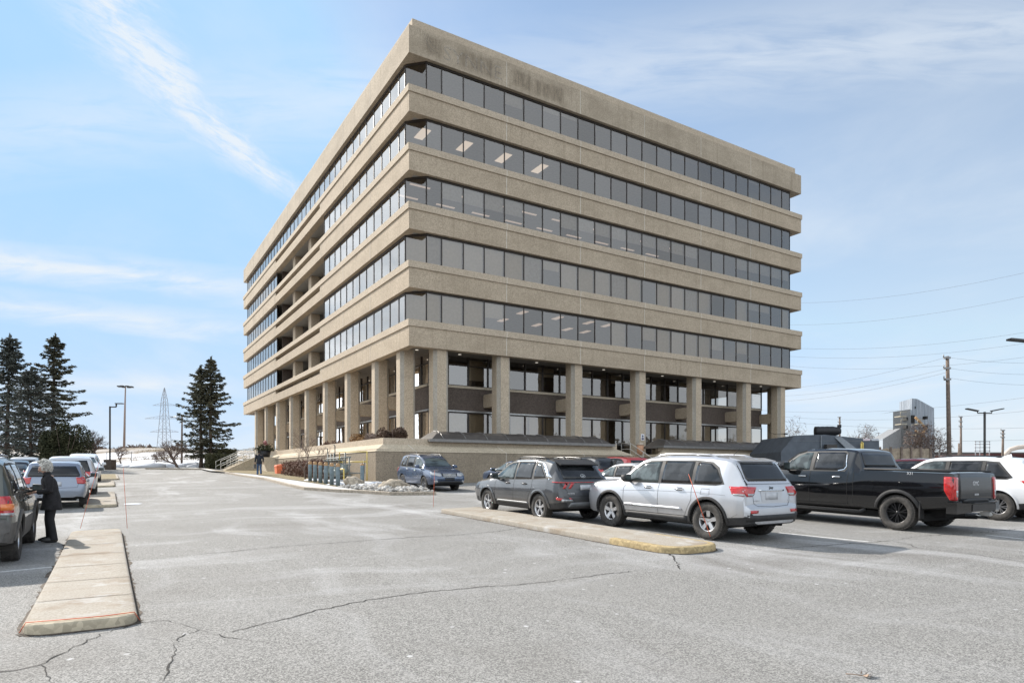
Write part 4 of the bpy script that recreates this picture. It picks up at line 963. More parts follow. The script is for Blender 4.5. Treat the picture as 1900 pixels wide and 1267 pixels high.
for i, (t, z) in enumerate([(.9,.6),(.3,.62),(-.35,.6),(-1.05,.55),(-1.75,.7),(-2.5,.65)]):
    m1 = MB(); m1.lathe([(0,-.15),(.17,-.14),(.21,0),(.17,.14),(0,.15)], (-4.75,t,zg+z), 16, 'y'); m1.box(-4.9,-4.6,t-.09,t+.09,zg+z+.15,zg+z+.32); m1.build('meter', M['meter'], o)
    m1 = MB(); m1.lathe([(0,-.03),(.15,-.02),(.15,.02),(0,.03)], (-4.72,t+.3,zg+1.22), 14); m1.tube([(-4.72,t+.3,zg+1.0),(-4.72,t+.3,zg+1.22)], .02, 6); m1.build('valve', M['meter'], o)
M['yellow'] = simple('yellow_pipe_paint', (.62,.47,.13), .5)
o = thing('guard_rail', 'yellow tube guard frame around the right end of the gas meters', 'guard rail', (PB.x,PB.y,0), ROT); mb = MB()
z0 = bw(-4.2,-3).z+.1
mb.tube([(-5.05,-3.3,z0),(-5.05,-3.3,z0+.8),(-5.05,-2.6,z0+.8)], .035, 8); mb.tube([(-4.7,-1.4,z0),(-4.7,-1.4,z0+1.75),(-3.75,-3.2,z0+1.75),(-3.75,-3.2,z0)], .035, 8); mb.tube([(-4.68,-1.44,z0+1.2),(-3.77,-3.16,z0+1.2)], .035, 8)
mb.build('rail_tube', M['yellow'], o)
o = thing('salt_bin', 'orange grit bin with sloping lid at the foot of the entrance stairs', 'bin', bw(-4.4,14.9)+Vector((0,0,.12)), ROT)
M['orange'] = simple('faded_orange_plastic', (.78,.20,.09), .55, var=.1)
o.scale = (.62,.58,.78)
mb = MB(); mb.add([(-.45,-.6,0),(.45,-.6,0),(.45,.6,0),(-.45,.6,0),(-.52,-.68,.72),(.52,-.68,.72),(.52,.68,.72),(-.52,.68,.72)], [(3,2,1,0),(4,5,6,7),(0,1,5,4),(1,2,6,5),(2,3,7,6),(3,0,4,7)]); mb.build('tub', M['orange'], o)
mb = MB(); mb.add([(-.56,-.72,.72),(.56,-.72,.72),(.56,.72,.72),(-.56,.72,.72),(-.5,-.6,.84),(.4,-.6,.98),(.4,.6,.98),(-.5,.6,.84)], [(3,2,1,0),(4,5,6,7),(0,1,5,4),(1,2,6,5),(2,3,7,6),(3,0,4,7)]); mb.build('lid', M['orange'], o)
# snow marker stakes and orange cord
M['stake'] = simple('orange_red_stake', (.62,.13,.06), .6)
def stake(label, p, h, lean=(0,0), r=.006):
    mb = MB(); mb.tube([(0,0,0),(lean[0]*.6,lean[1]*.6,h*.6),(lean[0],lean[1],h)], [r,r,r*.7], 5)
    o = mb.build('snow_stake', M['stake'], None, (p[0],p[1],g(*p)+.1)); tag(o, label, 'snow stake', 'orange snow stakes on the island ends'); return o
stake('thin orange stake at the far tip of the tan island before the blue wagon', gp(804,946), 1.15, (.04,0))
stake('orange stake at the yellow rounded end, leaning across the silver suv wheel', gp(1318,1004), 1.28, (-.42,.1), .008)
stake('thin orange stake at the far right corner of the nearest left island', gp(236,988), 1.35, (-.09,0), .005)
stake('thin orange stake at the far left corner of the nearest left island', gp(149,988), 1.5, (.20,.35), .005)
stake('thin orange stake on the brown-stained island corner', gp(231,915), 1.1, (-.05,0), .006)
mb = MB(); pp = [onL(.16,-.02), onL(.13,.03), onL(.09,.35), onL(.07,.65), onL(.12,.92), onL(.16,.97)]
mb.tube([(p[0],p[1],g(*p)+(.112 if 0 < i < 5 else .015)) for i, p in enumerate(pp)], .005, 5); pp2 = [gp(150,992), gp(118,1060), gp(88,1110), gp(62,1165)]
mb.tube([(p[0]-.02,p[1],g(*p)+.02) for p in pp2], .006, 5)
tag(mb.build('marking_cord', M['stake']), 'thin orange cord stretched round the worn end of the nearest left island', 'cord')
# ================= VEHICLES
def paint(name, c, rough=.28, metal=.0, coat=.8, flake=.08, dirt_=.75):
    m, nt, N, L, b = nmat(name); q = G(nt); setp(b, rough=rough, metal=metal, coat=coat, coatr=.06)
    P = q.coord(); n = q.noise(P, 2.2, 5, .65); sx = N.new('ShaderNodeSeparateXYZ'); L.new(P, sx.inputs[0])
    dirt = q.math('MULTIPLY', q.ss(sx.outputs[2], .80, .25, 0, dirt_), q.ss(n, .25, .7, .25, 1))
    cc = q.mix(q.math('MULTIPLY', q.noise(P, 300, 1), flake), c, tuple(min(1,x*1.6+.02) for x in c))
    L.new(q.mix(dirt, cc, (.19,.175,.155)), b.inputs['Base Color']); L.new(q.math('ADD', q.math('MULTIPLY', dirt, .5), rough), b.inputs['Roughness'])
    L.new(q.math('MULTIPLY', q.math('SUBTRACT', 1, dirt), coat), b.inputs['Coat Weight']); return m
M['plastic'] = simple('black_plastic_trim', (.018,.018,.019), .6, var=.3, scale=8)
M['tyre'] = simple('dusty_tyre_rubber', (.050,.046,.042), .85, var=.35, scale=14)
M['well'] = simple('wheel_well', (.012,.012,.012), .9)
M['silver_rim'] = simple('silver_alloy', (.55,.55,.56), .3, .8); M['dark_rim'] = simple('dark_alloy', (.035,.035,.037), .3, .6); M['grey_rim'] = simple('grey_alloy', (.25,.25,.26), .35, .7)
M['chrome'] = simple('bright_trim', (.70,.71,.72), .15, .95, var=.03)
M['red_lens'] = simple('red_lamp_lens', (.42,.012,.012), .12, 0, var=.25, scale=30, coat=1.0); M['amber_lens'] = simple('amber_lamp_lens', (.65,.17,.03), .12, coat=1.0)
M['clear_lens'] = simple('clear_lamp_lens', (.36,.37,.38), .12, .3, var=.3, scale=20, coat=1.0); M['letter'] = simple('badge_metal', (.62,.63,.65), .35, .2); M['plate'] = simple('plain_grey_plate', (.45,.46,.48), .5)
def carglass(name, c):
    m, nt, N, L, b = nmat(name); q = G(nt); setp(b, rough=.05, spec=.55); P = q.coord()
    sx = N.new('ShaderNodeSeparateXYZ'); L.new(P, sx.inputs[0])
    seat = q.ss(q.noise(q.mapping(P, (1.1,.4,1.2)), 2.6, 3, .5), .42, .58)       # shapes of seats and far windows behind the tint
    L.new(q.mix(seat, tuple(v*.45 for v in c), tuple(v*1.5 for v in c)), b.inputs['Base Color']); L.new(q.bump(q.noise(P, 1.5, 2), .06, .02), b.inputs['Normal'])
    L.new(q.ss(q.noise(P, 6, 4, .7), .45, .8, .03, .16), b.inputs['Roughness']); return m
M['cg_dark'] = carglass('tinted_car_glass', (.018,.019,.021)); M['cg_light'] = carglass('clear_car_glass', (.055,.07,.072))
def interp(pts, x, smooth=True):
    xs_ = [p[0] for p in pts]; ys_ = [p[1] for p in pts]
    return float(np.interp(x, xs_, ys_))
class Car:
    """x runs from the rear bumper (0) to the nose (L), y to the car's left, z up; recentred on the wheelbase middle when linked"""
    def __init__(s, name, label, cat, loc, heading, sp, body, group='parked cars', rx=None, trim=None):
        s.sp = sp; s.L = sp['L']; s.body_mat = body
        s.root = thing(name, label, cat, (0,0,0), 0, group)
        # ground contact of a reference wheel at loc
        h = Vector((heading[0], heading[1], 0)).normalized(); s.root.rotation_euler = (0,0,math.atan2(h.y, h.x))
        w = sp['wheels'][rx[0]]; side = rx[1]; lft = Vector((-h.y, h.x, 0))
        o = Vector((loc[0], loc[1], 0))-h*w-lft*side*(sp['W']/2-.1)
        zr = g(*(o+h*sp['wheels'][0]).to_tuple()[:2]); zf_ = g(*(o+h*sp['wheels'][1]).to_tuple()[:2])
        wb = sp['wheels'][1]-sp['wheels'][0]; pitch = math.atan2(zf_-zr, wb)
        zm = zr-math.tan(pitch)*sp['wheels'][0]; s.root.location = (o.x, o.y, zm); s.root.rotation_euler = (0,-pitch,math.atan2(h.y,h.x))
        s.make_body(trim)
    def ztop(s, x): return interp(s.sp['top'], x)
    def section(s, x):
        sp = s.sp; zt = s.ztop(x); zb = interp(sp['bot'], x); W = interp(sp['plan'], x); bl = interp(sp['belt'], x); zbelt = min(bl, zt-.03)
        gh = max(0, zt-zbelt); k = min(1, gh/.35)
        wr = interp(sp['roofw'], x); tw = W*.955*(1-k)*.0+0
        wb_ = W*sp.get('shoulder', .955)
        wtop = wb_*.93*(1-k)+min(wr, wb_*.93)*k
        zs = zb+.10; pts = [(0,zb),(W*.80,zb),(W*.93,zb+.03),(W*.975,zs+.08),(W,zb+(zbelt-zb)*.50),(W*.998,zb+(zbelt-zb)*.70),(W*.982,zb+(zbelt-zb)*.88),(wb_,zbelt)]
        ze = zt-.075*k-.02*(1-k)
        pts += [(wb_+(wtop-wb_)*.45+.012*k, zbelt+(ze-zbelt)*.5),(wtop, ze),(wtop-.07-.02*(1-k), zt-.026*k-.008*(1-k)),(wtop*.55, zt-.004),(0, zt)]
        return pts
    def make_body(s, trim):
        sp = s.sp; L_ = s.L
        xs_ = set(np.round(np.linspace(0, L_, 46), 3))
        for key in ('top','belt','bot','plan','roofw'):
            for x, _ in sp[key]: xs_.add(round(x,3))
        xs_ = sorted(xs_); xs2 = [xs_[0]]
        for x in xs_[1:]:
            if x-xs2[-1] > .012: xs2.append(x)
        secs = [s.section(x) for x in xs2]; n = len(secs[0]); mb = MB(); full = 2*n-2
        vs = []
        for x, sc in zip(xs2, secs):
            for y, z in sc: vs.append((x, y, z))
            for y, z in sc[-2:0:-1]: vs.append((x, -y, z))
        fs = []; mi = []
        for i in range(len(xs2)-1):
            for k in range(full):
                a = i*full+k; b = i*full+(k+1)%full; fs.append((a, b, b+full, a+full))
                kk = k if k < n-1 else full-1-k
                xm = (xs2[i]+xs2[i+1])/2; zc = (vs[a][2]+vs[b][2])/2
                mi.append(1 if kk <= 1 or (kk <= 3 and zc < sp.get('clad', .0)) or zc < interp(sp['black'], xm) else 0)
        fs.append(tuple(range(full))); mi.append(1 if s.ztop(0) < .75 and sp.get('rearblack') else 0)
        fs.append(tuple((len(xs2)-1)*full+k for k in range(full))[::-1]); mi.append(0)
        me = bpy.data.meshes.new('body'); me.from_pydata(vs, [], [f[::-1] for f in fs]); me.materials.append(s.body_mat); me.materials.append(M['plastic']); me.materials.append(M['well'])
        me.polygons.foreach_set('material_index', mi); me.update()
        bm = bmesh.new(); bm.from_mesh(me); bmesh.ops.recalc_face_normals(bm, faces=bm.faces); bm.to_mesh(me); bm.free()
        o = link('body', me, s.root)
        cut = MB(); ra = sp['arch']
        for wx in sp['wheels']:
            for sd_ in (-1,1):
                y0, y1 = sd_*(sp['W']/2-.36), sd_*(sp['W']/2+.2); ym, hy = (y0+y1)/2, abs(y1-y0)/2; N_ = 28; vs_ = []
                for yy in (ym-hy, ym+hy):
                    for k in range(N_): a = 2*math.pi*k/N_; vs_.append((wx+ra*math.cos(a), yy, sp['tr']+ra*math.sin(a)))
                cut.add(vs_, [tuple(range(N_))[::-1], tuple(range(N_,2*N_))]+[(k,(k+1)%N_,N_+(k+1)%N_,N_+k) for k in range(N_)], 0)
        if 'bed' in sp:
            b0, b1, bz = sp['bed']; cut.box(b0, b1, -sp['W']/2+.14, sp['W']/2-.14, bz, 2.2)
        c = cut.build('cutter', [M['well']]); bmc = bmesh.new(); bmc.from_mesh(c.data); bmesh.ops.recalc_face_normals(bmc, faces=bmc.faces); bmc.to_mesh(c.data); bmc.free()
        o.matrix_parent_inverse.identity(); mod = o.modifiers.new('b', 'BOOLEAN'); mod.operation = 'DIFFERENCE'; mod.solver = 'EXACT'; mod.object = c; mod.material_mode = 'TRANSFER'
        c.parent = s.root; dg = bpy.context.evaluated_depsgraph_get(); dg.update(); nm = bpy.data.meshes.new_from_object(o.evaluated_get(dg)); o.modifiers.clear(); old = o.data; o.data = nm; nm.name = 'body'
        bpy.data.objects.remove(c); bpy.data.meshes.remove(old)
        for p in nm.polygons: p.use_smooth = True
        nm.set_sharp_from_angle(angle=R(sp.get('sharp', 24)))
        s.body = o; bm = bmesh.new(); bm.from_mesh(nm); s.bvh = BVHTree.FromBMesh(bm); bm.free()
    def hit(s, p, side):
        # side: 'L','R','B'(rear),'F'(front),'T'(top)
        if side in 'LR': sg = 1 if side == 'L' else -1; r = s.bvh.ray_cast(Vector((p[0], sg*3, p[1])), Vector((0,-sg,0)))
        elif side == 'B': r = s.bvh.ray_cast(Vector((-2, p[0], p[1])), Vector((1,0,0)))
        elif side == 'F': r = s.bvh.ray_cast(Vector((s.L+2, p[0], p[1])), Vector((-1,0,0)))
        else: r = s.bvh.ray_cast(Vector((p[0], p[1], 4)), Vector((0,0,-1)))
        if r[0] is None: return None
        return r[0], r[1]
    def panel(s, mb, pts, side, off=.006, mi=0, res=.09, skirt=0.0, smooth=True):
        bm = bmesh.new(); bm.faces.new([bm.verts.new((p[0],p[1],0)) for p in pts])
        for ax in (0,1):
            lo = min(p[ax] for p in pts); hi = max(p[ax] for p in pts); n = int((hi-lo)/res)
            for i in range(1, n+1):
                co = [0,0,0]; no = [0,0,0]; co[ax] = lo+(hi-lo)*i/(n+1); no[ax] = 1
                bmesh.ops.bisect_plane(bm, geom=bm.verts[:]+bm.edges[:]+bm.faces[:], plane_co=co, plane_no=no)
        ok = {}; 
        for v in bm.verts:
            h = s.hit((v.co.x, v.co.y), side)
            if h: ok[v] = h
        base = {'L':Vector((0,1,0)),'R':Vector((0,-1,0)),'B':Vector((-1,0,0)),'F':Vector((1,0,0)),'T':Vector((0,0,1))}[side]
        idx = {}; vs = []
        for v in bm.verts:
            if v not in ok: continue
            p, nrm = ok[v]; d = (nrm if nrm.dot(base) > .3 else base); d = (d+base*.5).normalized(); idx[v] = len(vs); vs.append(tuple(p+d*off))
        flip = side in ('L','F') ; fs = []
        for f in bm.faces:
            if all(v in idx for v in f.verts):
                q_ = tuple(idx[v] for v in f.verts); fs.append(q_)
        # orient
        out = []
        for q_ in fs:
            a, b, c = Vector(vs[q_[0]]), Vector(vs[q_[1]]), Vector(vs[q_[2]]); out.append(q_ if (b-a).cross(c-a).dot(base) > 0 else q_[::-1])
        if skirt:
            cnt = {}
            for q_ in out:
                for i in range(len(q_)): e = (q_[i], q_[(i+1)%len(q_)]); cnt[e] = 1
            nb = len(vs); inner = {}
            for (a, b) in list(cnt):
                if (b, a) not in cnt:
                    for w in (a, b):
                        if w not in inner: inner[w] = len(vs); vs.append(tuple(Vector(vs[w])-base*skirt))
                    out.append((b, a, inner[a], inner[b]))
        mb.add(vs, out, mi, smooth); bm.free()
    def seam(s, mb, pts, side, w=.008, off=.003, mi=0):
        P = []
        for a, b in zip(pts, pts[1:]):
            k = max(1, int(math.dist(a,b)/.05)); P += [(a[0]+(b[0]-a[0])*i/k, a[1]+(b[1]-a[1])*i/k) for i in range(k)]
        P.append(pts[-1]); rows = []
        base = {'L':Vector((0,1,0)),'R':Vector((0,-1,0)),'B':Vector((-1,0,0)),'F':Vector((1,0,0)),'T':Vector((0,0,1))}[side]
        for i, p in enumerate(P):
            a = P[max(i-1,0)]; b = P[min(i+1,len(P)-1)]; d = Vector((b[0]-a[0], b[1]-a[1])).normalized(); n_ = Vector((-d.y,d.x))*w/2
            h1 = s.hit((p[0]+n_.x,p[1]+n_.y), side); h2 = s.hit((p[0]-n_.x,p[1]-n_.y), side)
            rows.append((h1[0]+base*off, h2[0]+base*off) if h1 and h2 and (h1[0]-h2[0]).length < w*4+.02 else None)
        for a, b in zip(rows, rows[1:]):
            if a and b and (a[0]-b[0]).length < .25: mb.add([a[0],a[1],b[1],b[0]], [(0,1,2,3)] if (a[1]-a[0]).cross(b[1]-a[0]).dot(base) > 0 else [(3,2,1,0)], mi)
    def part(s, name, mats, fn, parent=None):
        mb = MB(); fn(mb)
        if mb.v: return mb.build(name, mats, parent or s.root)
    def windows(s, polys, glass=None, surround=None, sides='LR', lights=()):
        if surround:
            for sd_ in sides: s.part('window_trim', M['plastic'], lambda mb: s.panel(mb, surround, sd_, .003))
        for i, poly in enumerate(polys):
            for sd_ in sides: s.part('side_window', M['cg_light'] if i in lights else (glass or M['cg_dark']), lambda mb: s.panel(mb, poly, sd_, .007, skirt=.006))
    def wheels(s, style='five', rim='silver_rim', detail=True):
        sp = s.sp; r = sp['tr']; w = sp['tw']; rr = sp['rim']
        me = {}
        tb = MB(); hw = w/2
        prof = [(rr*.97,-hw*.78),(rr*1.04,-hw*.92),(r*.86,-hw*1.0),(r*.955,-hw*.92),(r*.992,-hw*.72),(r,-hw*.3),(r,hw*.3),(r*.992,hw*.72),(r*.955,hw*.92),(r*.86,hw),(rr*1.04,hw*.92),(rr*.97,hw*.78)]
        tb.lathe(prof, (0,0,0), 36, 'y')
        if detail:                                           # tread blocks and shoulder lugs
            for k in range(44):
                a = 2*math.pi*k/44
                for yy, sh in ((-hw*.72,0),(-hw*.25,.5),(hw*.25,0),(hw*.72,.5)):
                    aa = a+sh*2*math.pi/44; c = Vector((math.cos(aa)*r*.997, yy, math.sin(aa)*r*.997)); t_ = Vector((-math.sin(aa),0,math.cos(aa))); rd = Vector((math.cos(aa),0,math.sin(aa)))
                    tb.obox(c, t_*(r*.048), Vector((0,hw*.19,0)), rd*.008)
        rm = MB(); rm.lathe([(rr*.99,-hw*.75),(rr,-hw*.6),(rr*.9,-hw*.2),(rr*.88,hw*.3),(rr*.93,hw*.72),(rr*.99,hw*.80),(rr*1.015,hw*.76),(rr*.99,hw*.7)], (0,0,0), 32, 'y')
        rm.lathe([(0,hw*.05),(rr*.9,hw*.05)], (0,0,0), 24, 'y', 1)
        rm.lathe([(0,hw*.62),(rr*.13,hw*.60),(rr*.17,hw*.50),(rr*.24,hw*.35)], (0,0,0), 16, 'y')
        def spoke(a, w0, w1, tw_=0):
            t_ = Vector((-math.sin(a),0,math.cos(a))); rd = Vector((math.cos(a),0,math.sin(a))); r0, r1 = rr*.12, rr*.94
            q_ = [rd*r0-t_*w0, rd*r0+t_*w0, rd*r1+t_*w1+t_*tw_, rd*r1-t_*w1+t_*tw_]; vs = [(p.x, hw*(.58 if i < 2 else .70), p.z) for i, p in enumerate(q_)]+[(p.x*1, hw*.25, p.z) for p in q_]
            rm.add(vs, [(0,1,2,3),(4,7,6,5),(0,4,5,1),(1,5,6,2),(2,6,7,3),(3,7,4,0)])
        if style == 'five':
            for k in range(5): spoke(2*math.pi*k/5+.3, rr*.16, rr*.20)
        elif style == 'twin':
            for k in range(5):
                for d in (-.13,.13): spoke(2*math.pi*k/5+.2+d, rr*.05, rr*.075)
        elif style == 'multi':
            for k in range(12): spoke(2*math.pi*k/12, rr*.035, rr*.05, rr*.07*(1 if k%2 else -1))
        elif style == 'split':
            for k in range(7):
                for d in (-.1,.1): spoke(2*math.pi*k/7+d, rr*.035, rr*.045, rr*.05*(1 if d > 0 else -1))
        else:
            rm.lathe([(0,hw*.5),(rr*.5,hw*.62),(rr*.9,hw*.66),(rr*.93,hw*.5)], (0,0,0), 24, 'y')
            for k in range(9): a = 2*math.pi*k/9; rm.obox((math.cos(a)*rr*.68,hw*.66,math.sin(a)*rr*.68), Vector((-math.sin(a),0,math.cos(a)))*rr*.07, (0,.006,0), Vector((math.cos(a),0,math.sin(a)))*rr*.15, 1)
        tm_ = None; rmm = None
        for wx in sp['wheels']:
            for sd_ in (1,-1):
                e = bpy.data.objects.new('wheel', None); col.objects.link(e); e.parent = s.root; e.location = (wx, sd_*(sp['W']/2-hw-.025), r); e.rotation_euler = (0, wx*1.3, 0 if sd_ > 0 else math.pi)
                if tm_ is None: a_ = tb.build('tyre', M['tyre'], e); b_ = rm.build('rim', [M[rim], M['well']], e); tm_, rmm = a_.data, b_.data
                else: link('tyre', tm_, e); link('rim', rmm, e)
    def arch_trim(s, w=.06, mat='plastic', off=.014, zlow=.32, sides='LR'):
        sp = s.sp
        for wx in sp['wheels']:
            for sd_ in sides:
                mb = MB(); rows = []; ra = sp['arch']
                for k in range(33):
                    a = math.radians(-38+256*k/32); row = []
                    for r_ in (ra+.002, ra+w*.5, ra+w):
                        x = wx+r_*math.cos(a); z = sp['tr']+r_*math.sin(a)
                        h = s.hit((x, z), sd_) if z > zlow-.02 else None
                        sg = 1 if sd_ == 'L' else -1
                        row.append(None if not h or abs(h[0].y) < sp['W']/2-.22 else (h[0].x, h[0].y+sg*off*(.6 if r_ > ra+w*.9 else 1), h[0].z))
                    rows.append(row if all(row) else None)
                for a, b in zip(rows, rows[1:]):
                    if a and b:
                        for j in (0,1): mb.add([a[j],a[j+1],b[j+1],b[j]], [(0,1,2,3)], 0, True)
                        i0 = (a[0][0],a[0][1]-(.05 if sd_ == 'L' else -.05),a[0][2]); i1 = (b[0][0],b[0][1]-(.05 if sd_ == 'L' else -.05),b[0][2]); mb.add([a[0],b[0],i1,i0], [(0,1,2,3)], 0, True)
                        i0 = (a[2][0],a[2][1]-(.02 if sd_ == 'L' else -.02),a[2][2]); i1 = (b[2][0],b[2][1]-(.02 if sd_ == 'L' else -.02),b[2][2]); mb.add([a[2],i0,i1,b[2]], [(0,1,2,3)], 0, True)
                if mb.v: mb.build('arch_trim', M[mat] if isinstance(mat, str) else mat, s.root)
    def handle(s, x, z, sides='LR', mat=None):
        for sd_ in sides:
            h = s.hit((x, z), sd_); sg = 1 if sd_ == 'L' else -1
            if h:
                mb = MB(); y = h[0].y; mb.tube([(x-.11,y+sg*.005,z),(x-.085,y+sg*.035,z+.004),(x+.085,y+sg*.035,z+.004),(x+.11,y+sg*.005,z)], .016, 6); o = mb.build('door_handle', mat or M['chrome'], s.root)
                mb = MB(); s.panel(mb, [(x-.08,z-.03),(x+.08,z-.03),(x+.08,z+.035),(x-.08,z+.035)], sd_, .003); mb.build('handle_recess', M['plastic'], o)
    def mirror(s, x, z, sides='LR', mat=None, size=1):
        for sd_ in sides:
            sg = 1 if sd_ == 'L' else -1; h = s.hit((x, z-.05), sd_)
            if not h: continue
            y = h[0].y; mb = MB(); bm = bmesh.new(); bmesh.ops.create_cube(bm, size=1); bmesh.ops.subdivide_edges(bm, edges=bm.edges, cuts=3, use_grid_fill=True)
            vs = []
            for v in bm.verts:
                c = v.co*2; m_ = max(abs(c.x),abs(c.y),abs(c.z)); d = (c.normalized()*.35+c*.65)
                vs.append((x+d.x*.07*size-.02, y+sg*(.17*size)+d.y*.115*size, z+.06*size+d.z*.085*size*(1-.15*d.y*sg)))
            mb.add(vs, [tuple(v.index for v in f.verts) for f in bm.faces], 0, True); bm.free(); o = mb.build('mirror', mat or s.body_mat, s.root)
            mb = MB(); mb.tube([(x,y-sg*.02,z-.03),(x,y+sg*.10,z)], .025, 6); mb.build('mirror_arm', M['plastic'], o)
            mb = MB(); mb.box(x-.02-.076*size,x-.02-.072*size,y+sg*.17*size-.09*size,y+sg*.17*size+.09*size,z,z+.12*size); mb.build('mirror_glass', M['cg_light'], o)
    def rails(s, x0, x1, y, mat='silver_rim', r=.018, h=.045):
        for sg in (1,-1):
            mb = MB(); P = []
            for i in range(9):
                x = x0+(x1-x0)*i/8; P.append((x, sg*(y-.02*abs(i-4)/4), s.ztop(x)-.028+(h if 0 < i < 8 else -.01)))
            mb.tube(P, r, 6); mb.build('roof_rail', M[mat], s.root)
    def letters(s, txt, size, y, z, mat, side='B', name='badge_lettering'):
        me = text_mesh(txt, size, .003); xs_ = [v.co.x for v in me.vertices]; w = max(xs_)-min(xs_)
        if side == 'B':
            h = s.hit((y, z+size*.35), 'B')
            if not h: return
            o = link(name, me, s.root); o.rotation_euler = (R(90), 0, R(-90)); o.location = (h[0].x-.012, y+w/2, z)
        else:
            h = s.hit((y, z+size*.35), 'L'); o = link(name, me, s.root); o.rotation_euler = (R(90), 0, R(180)); o.location = (y+w/2, h[0].y+.008, z)
        me.materials.clear(); me.materials.append(mat)
LENS_B = lambda pts: [(-y, z) for y, z in pts]
def lamps(c, rear_pts, side_pts, mat='red_lens', name='tail_light', mats=None, off=.014, end='B'):
    for sg, sd_ in ((1,'L'),(-1,'R')):
        mb = MB()
        if rear_pts: c.panel(mb, [(sg*y, z) for y, z in rear_pts], end, off, skirt=.03, res=.05)
        if side_pts: c.panel(mb, side_pts, sd_, off, skirt=.03, res=.05)
        if mb.v: mb.build(name, M[mat], c.root)
def both(c, name, mat, pts, side='side', off=.004, **k):
    if side == 'side':
        for sd_ in 'LR':
            mb = MB(); c.panel(mb, pts, sd_, off, **k)
            if mb.v: mb.build(name, mat, c.root)
    else:
        mb = MB(); c.panel(mb, pts, side, off, **k)
        if mb.v: mb.build(name, mat, c.root)
def seams(c, side_lines=(), rear=(), top=(), front=(), w=.008):
    for sd_ in 'LR':
        mb = MB()
        for l in side_lines: c.seam(mb, l, sd_, w)
        if mb.v: mb.build('door_seam', M['well'], c.root)
    mb = MB()
    for l in rear: c.seam(mb, l, 'B', w); c.seam(mb, [(-a,b) for a,b in l], 'B', w)
    for l in front: c.seam(mb, l, 'F', w); c.seam(mb, [(-a,b) for a,b in l], 'F', w)
    for l in top: c.seam(mb, l, 'T', w); c.seam(mb, [(a,-b) for a,b in l], 'T', w)
    if mb.v: mb.build('panel_seam', M['well'], c.root)
def under(c):
    sp = c.sp; mb = MB(); W = sp['W']/2
    mb.box(.7, sp['L']-.6, -W+.32, W-.32, .24, .40)
    for wx in sp['wheels']: mb.tube([(wx,-W+.25,sp['tr']),(wx,W-.25,sp['tr'])], .05, 6)
    mb.tube([(.22,-W*.6,.31),(.9,-W*.6,.27)], .03, 8); mb.build('underbody', M['well'], c.root)
# ---- specifications (rear bumper at x=0)
def suv_spec(L_=4.82, W=1.94, H=1.76, wb=2.915, ro=.95, tr=.385, sag=0):
    w0 = ro; w1 = ro+wb
    return dict(L=L_, W=W, wheels=(w0,w1), tr=tr, tw=.25, rim=.225, arch=tr+.055, clad=.36, shoulder=.945, sharp=22,
      top=[(0,.60),(.015,.70),(.06,.76),(.09,.80),(.10,1.10),(.13,1.18),(.42,1.60),(.50,1.675),(.62,H-.055),(.95,H-.02),(1.6,H),(2.3,H-.005),(2.75,H-.04),(3.0,H-.10),(3.25,H-.24),(3.62,1.26),(3.70,1.205),(3.78,1.185),(4.3,1.135),(L_-.2,1.08),(L_-.10,1.04),(L_-.05,.96),(L_,.62)],
      belt=[(0,1.06),(.6,1.125),(1.6,1.11),(3.3,1.07),(3.7,1.055),(4.4,1.02),(L_,.90)],
      bot=[(0,.38),(.12,.34),(.35,.32),(.6,.29),(w0,.27),(w1,.27),(L_-.3,.30),(L_-.05,.36),(L_,.42)],
      plan=[(0,W*.36),(.02,W*.43),(.08,W*.465),(.25,W*.488),(.6,W*.498),(w0,W*.5),(2.0,W*.493),(w1-.5,W*.495),(w1,W*.5),(L_-.5,W*.492),(L_-.25,W*.478),(L_-.12,W*.455),(L_-.04,W*.42),(L_,W*.37)],
      roofw=[(0,W*.40),(.5,W*.385),(1.5,W*.375),(3.0,W*.365),(3.5,W*.38),(L_,W*.4)],
      black=[(0,.54),(.3,.47),(.6,.40),(L_-.4,.38),(L_,.45)])
uh = (UL.x, UL.y); dh = (-UL.x, -UL.y)
# 1 silver SUV
P_SIL = paint('silver_metallic_paint', (.49,.50,.525), .28, .5, .9)
sp = suv_spec(); sp['arch'] = .455
c = Car('parked_car', 'silver boxy suv with chunky tyres parked behind the tan island, rear three quarter view', 'suv', (4.10, 13.62), (-.568,.823), sp, P_SIL, rx=(0,1))
body_sil = c
c.windows([[(2.36,1.13),(2.36,1.60),(2.72,1.585),(2.95,1.53),(3.20,1.37),(3.42,1.16),(3.36,1.13)], [(1.42,1.145),(1.42,1.61),(2.25,1.615),(2.27,1.135)], [(.62,1.20),(.66,1.165),(.80,1.155),(1.33,1.15),(1.33,1.60),(.98,1.575),(.80,1.46)]],
          surround=[(.56,1.16),(.76,1.125),(1.4,1.12),(3.50,1.10),(3.46,1.17),(3.22,1.41),(2.98,1.56),(2.72,1.62),(1.4,1.645),(.95,1.61),(.76,1.50)], lights=(0,))
both(c, 'rear_window', M['cg_dark'], [(-.66,1.235),(.66,1.235),(.70,1.29),(.60,1.60),(-.60,1.60),(-.70,1.29)], 'B', .008, skirt=.006)
both(c, 'windscreen', M['cg_light'], [(3.08,-.60),(3.62,-.72),(3.66,0),(3.62,.72),(3.08,.60),(3.03,0)], 'T', .006)
lamps(c, [(.50,1.12),(.86,1.13),(.88,1.0),(.82,.93),(.66,.93),(.60,.97)], [(.095,1.12),(.44,1.125),(.34,.97),(.10,.93)])
lamps(c, [(.57,.99),(.80,.99),(.78,.945),(.62,.945)], [(.10,.985),(.33,.985),(.30,.95),(.10,.945)], 'clear_lens', 'reversing_lamp', off=.018)
for sg in (1,-1): mb = MB(); c.panel(mb, [(sg*.55,.66),(sg*.78,.66),(sg*.78,.60),(sg*.56,.60)], 'B', .012, skirt=.02); mb.build('reflector', M['red_lens'], c.root)
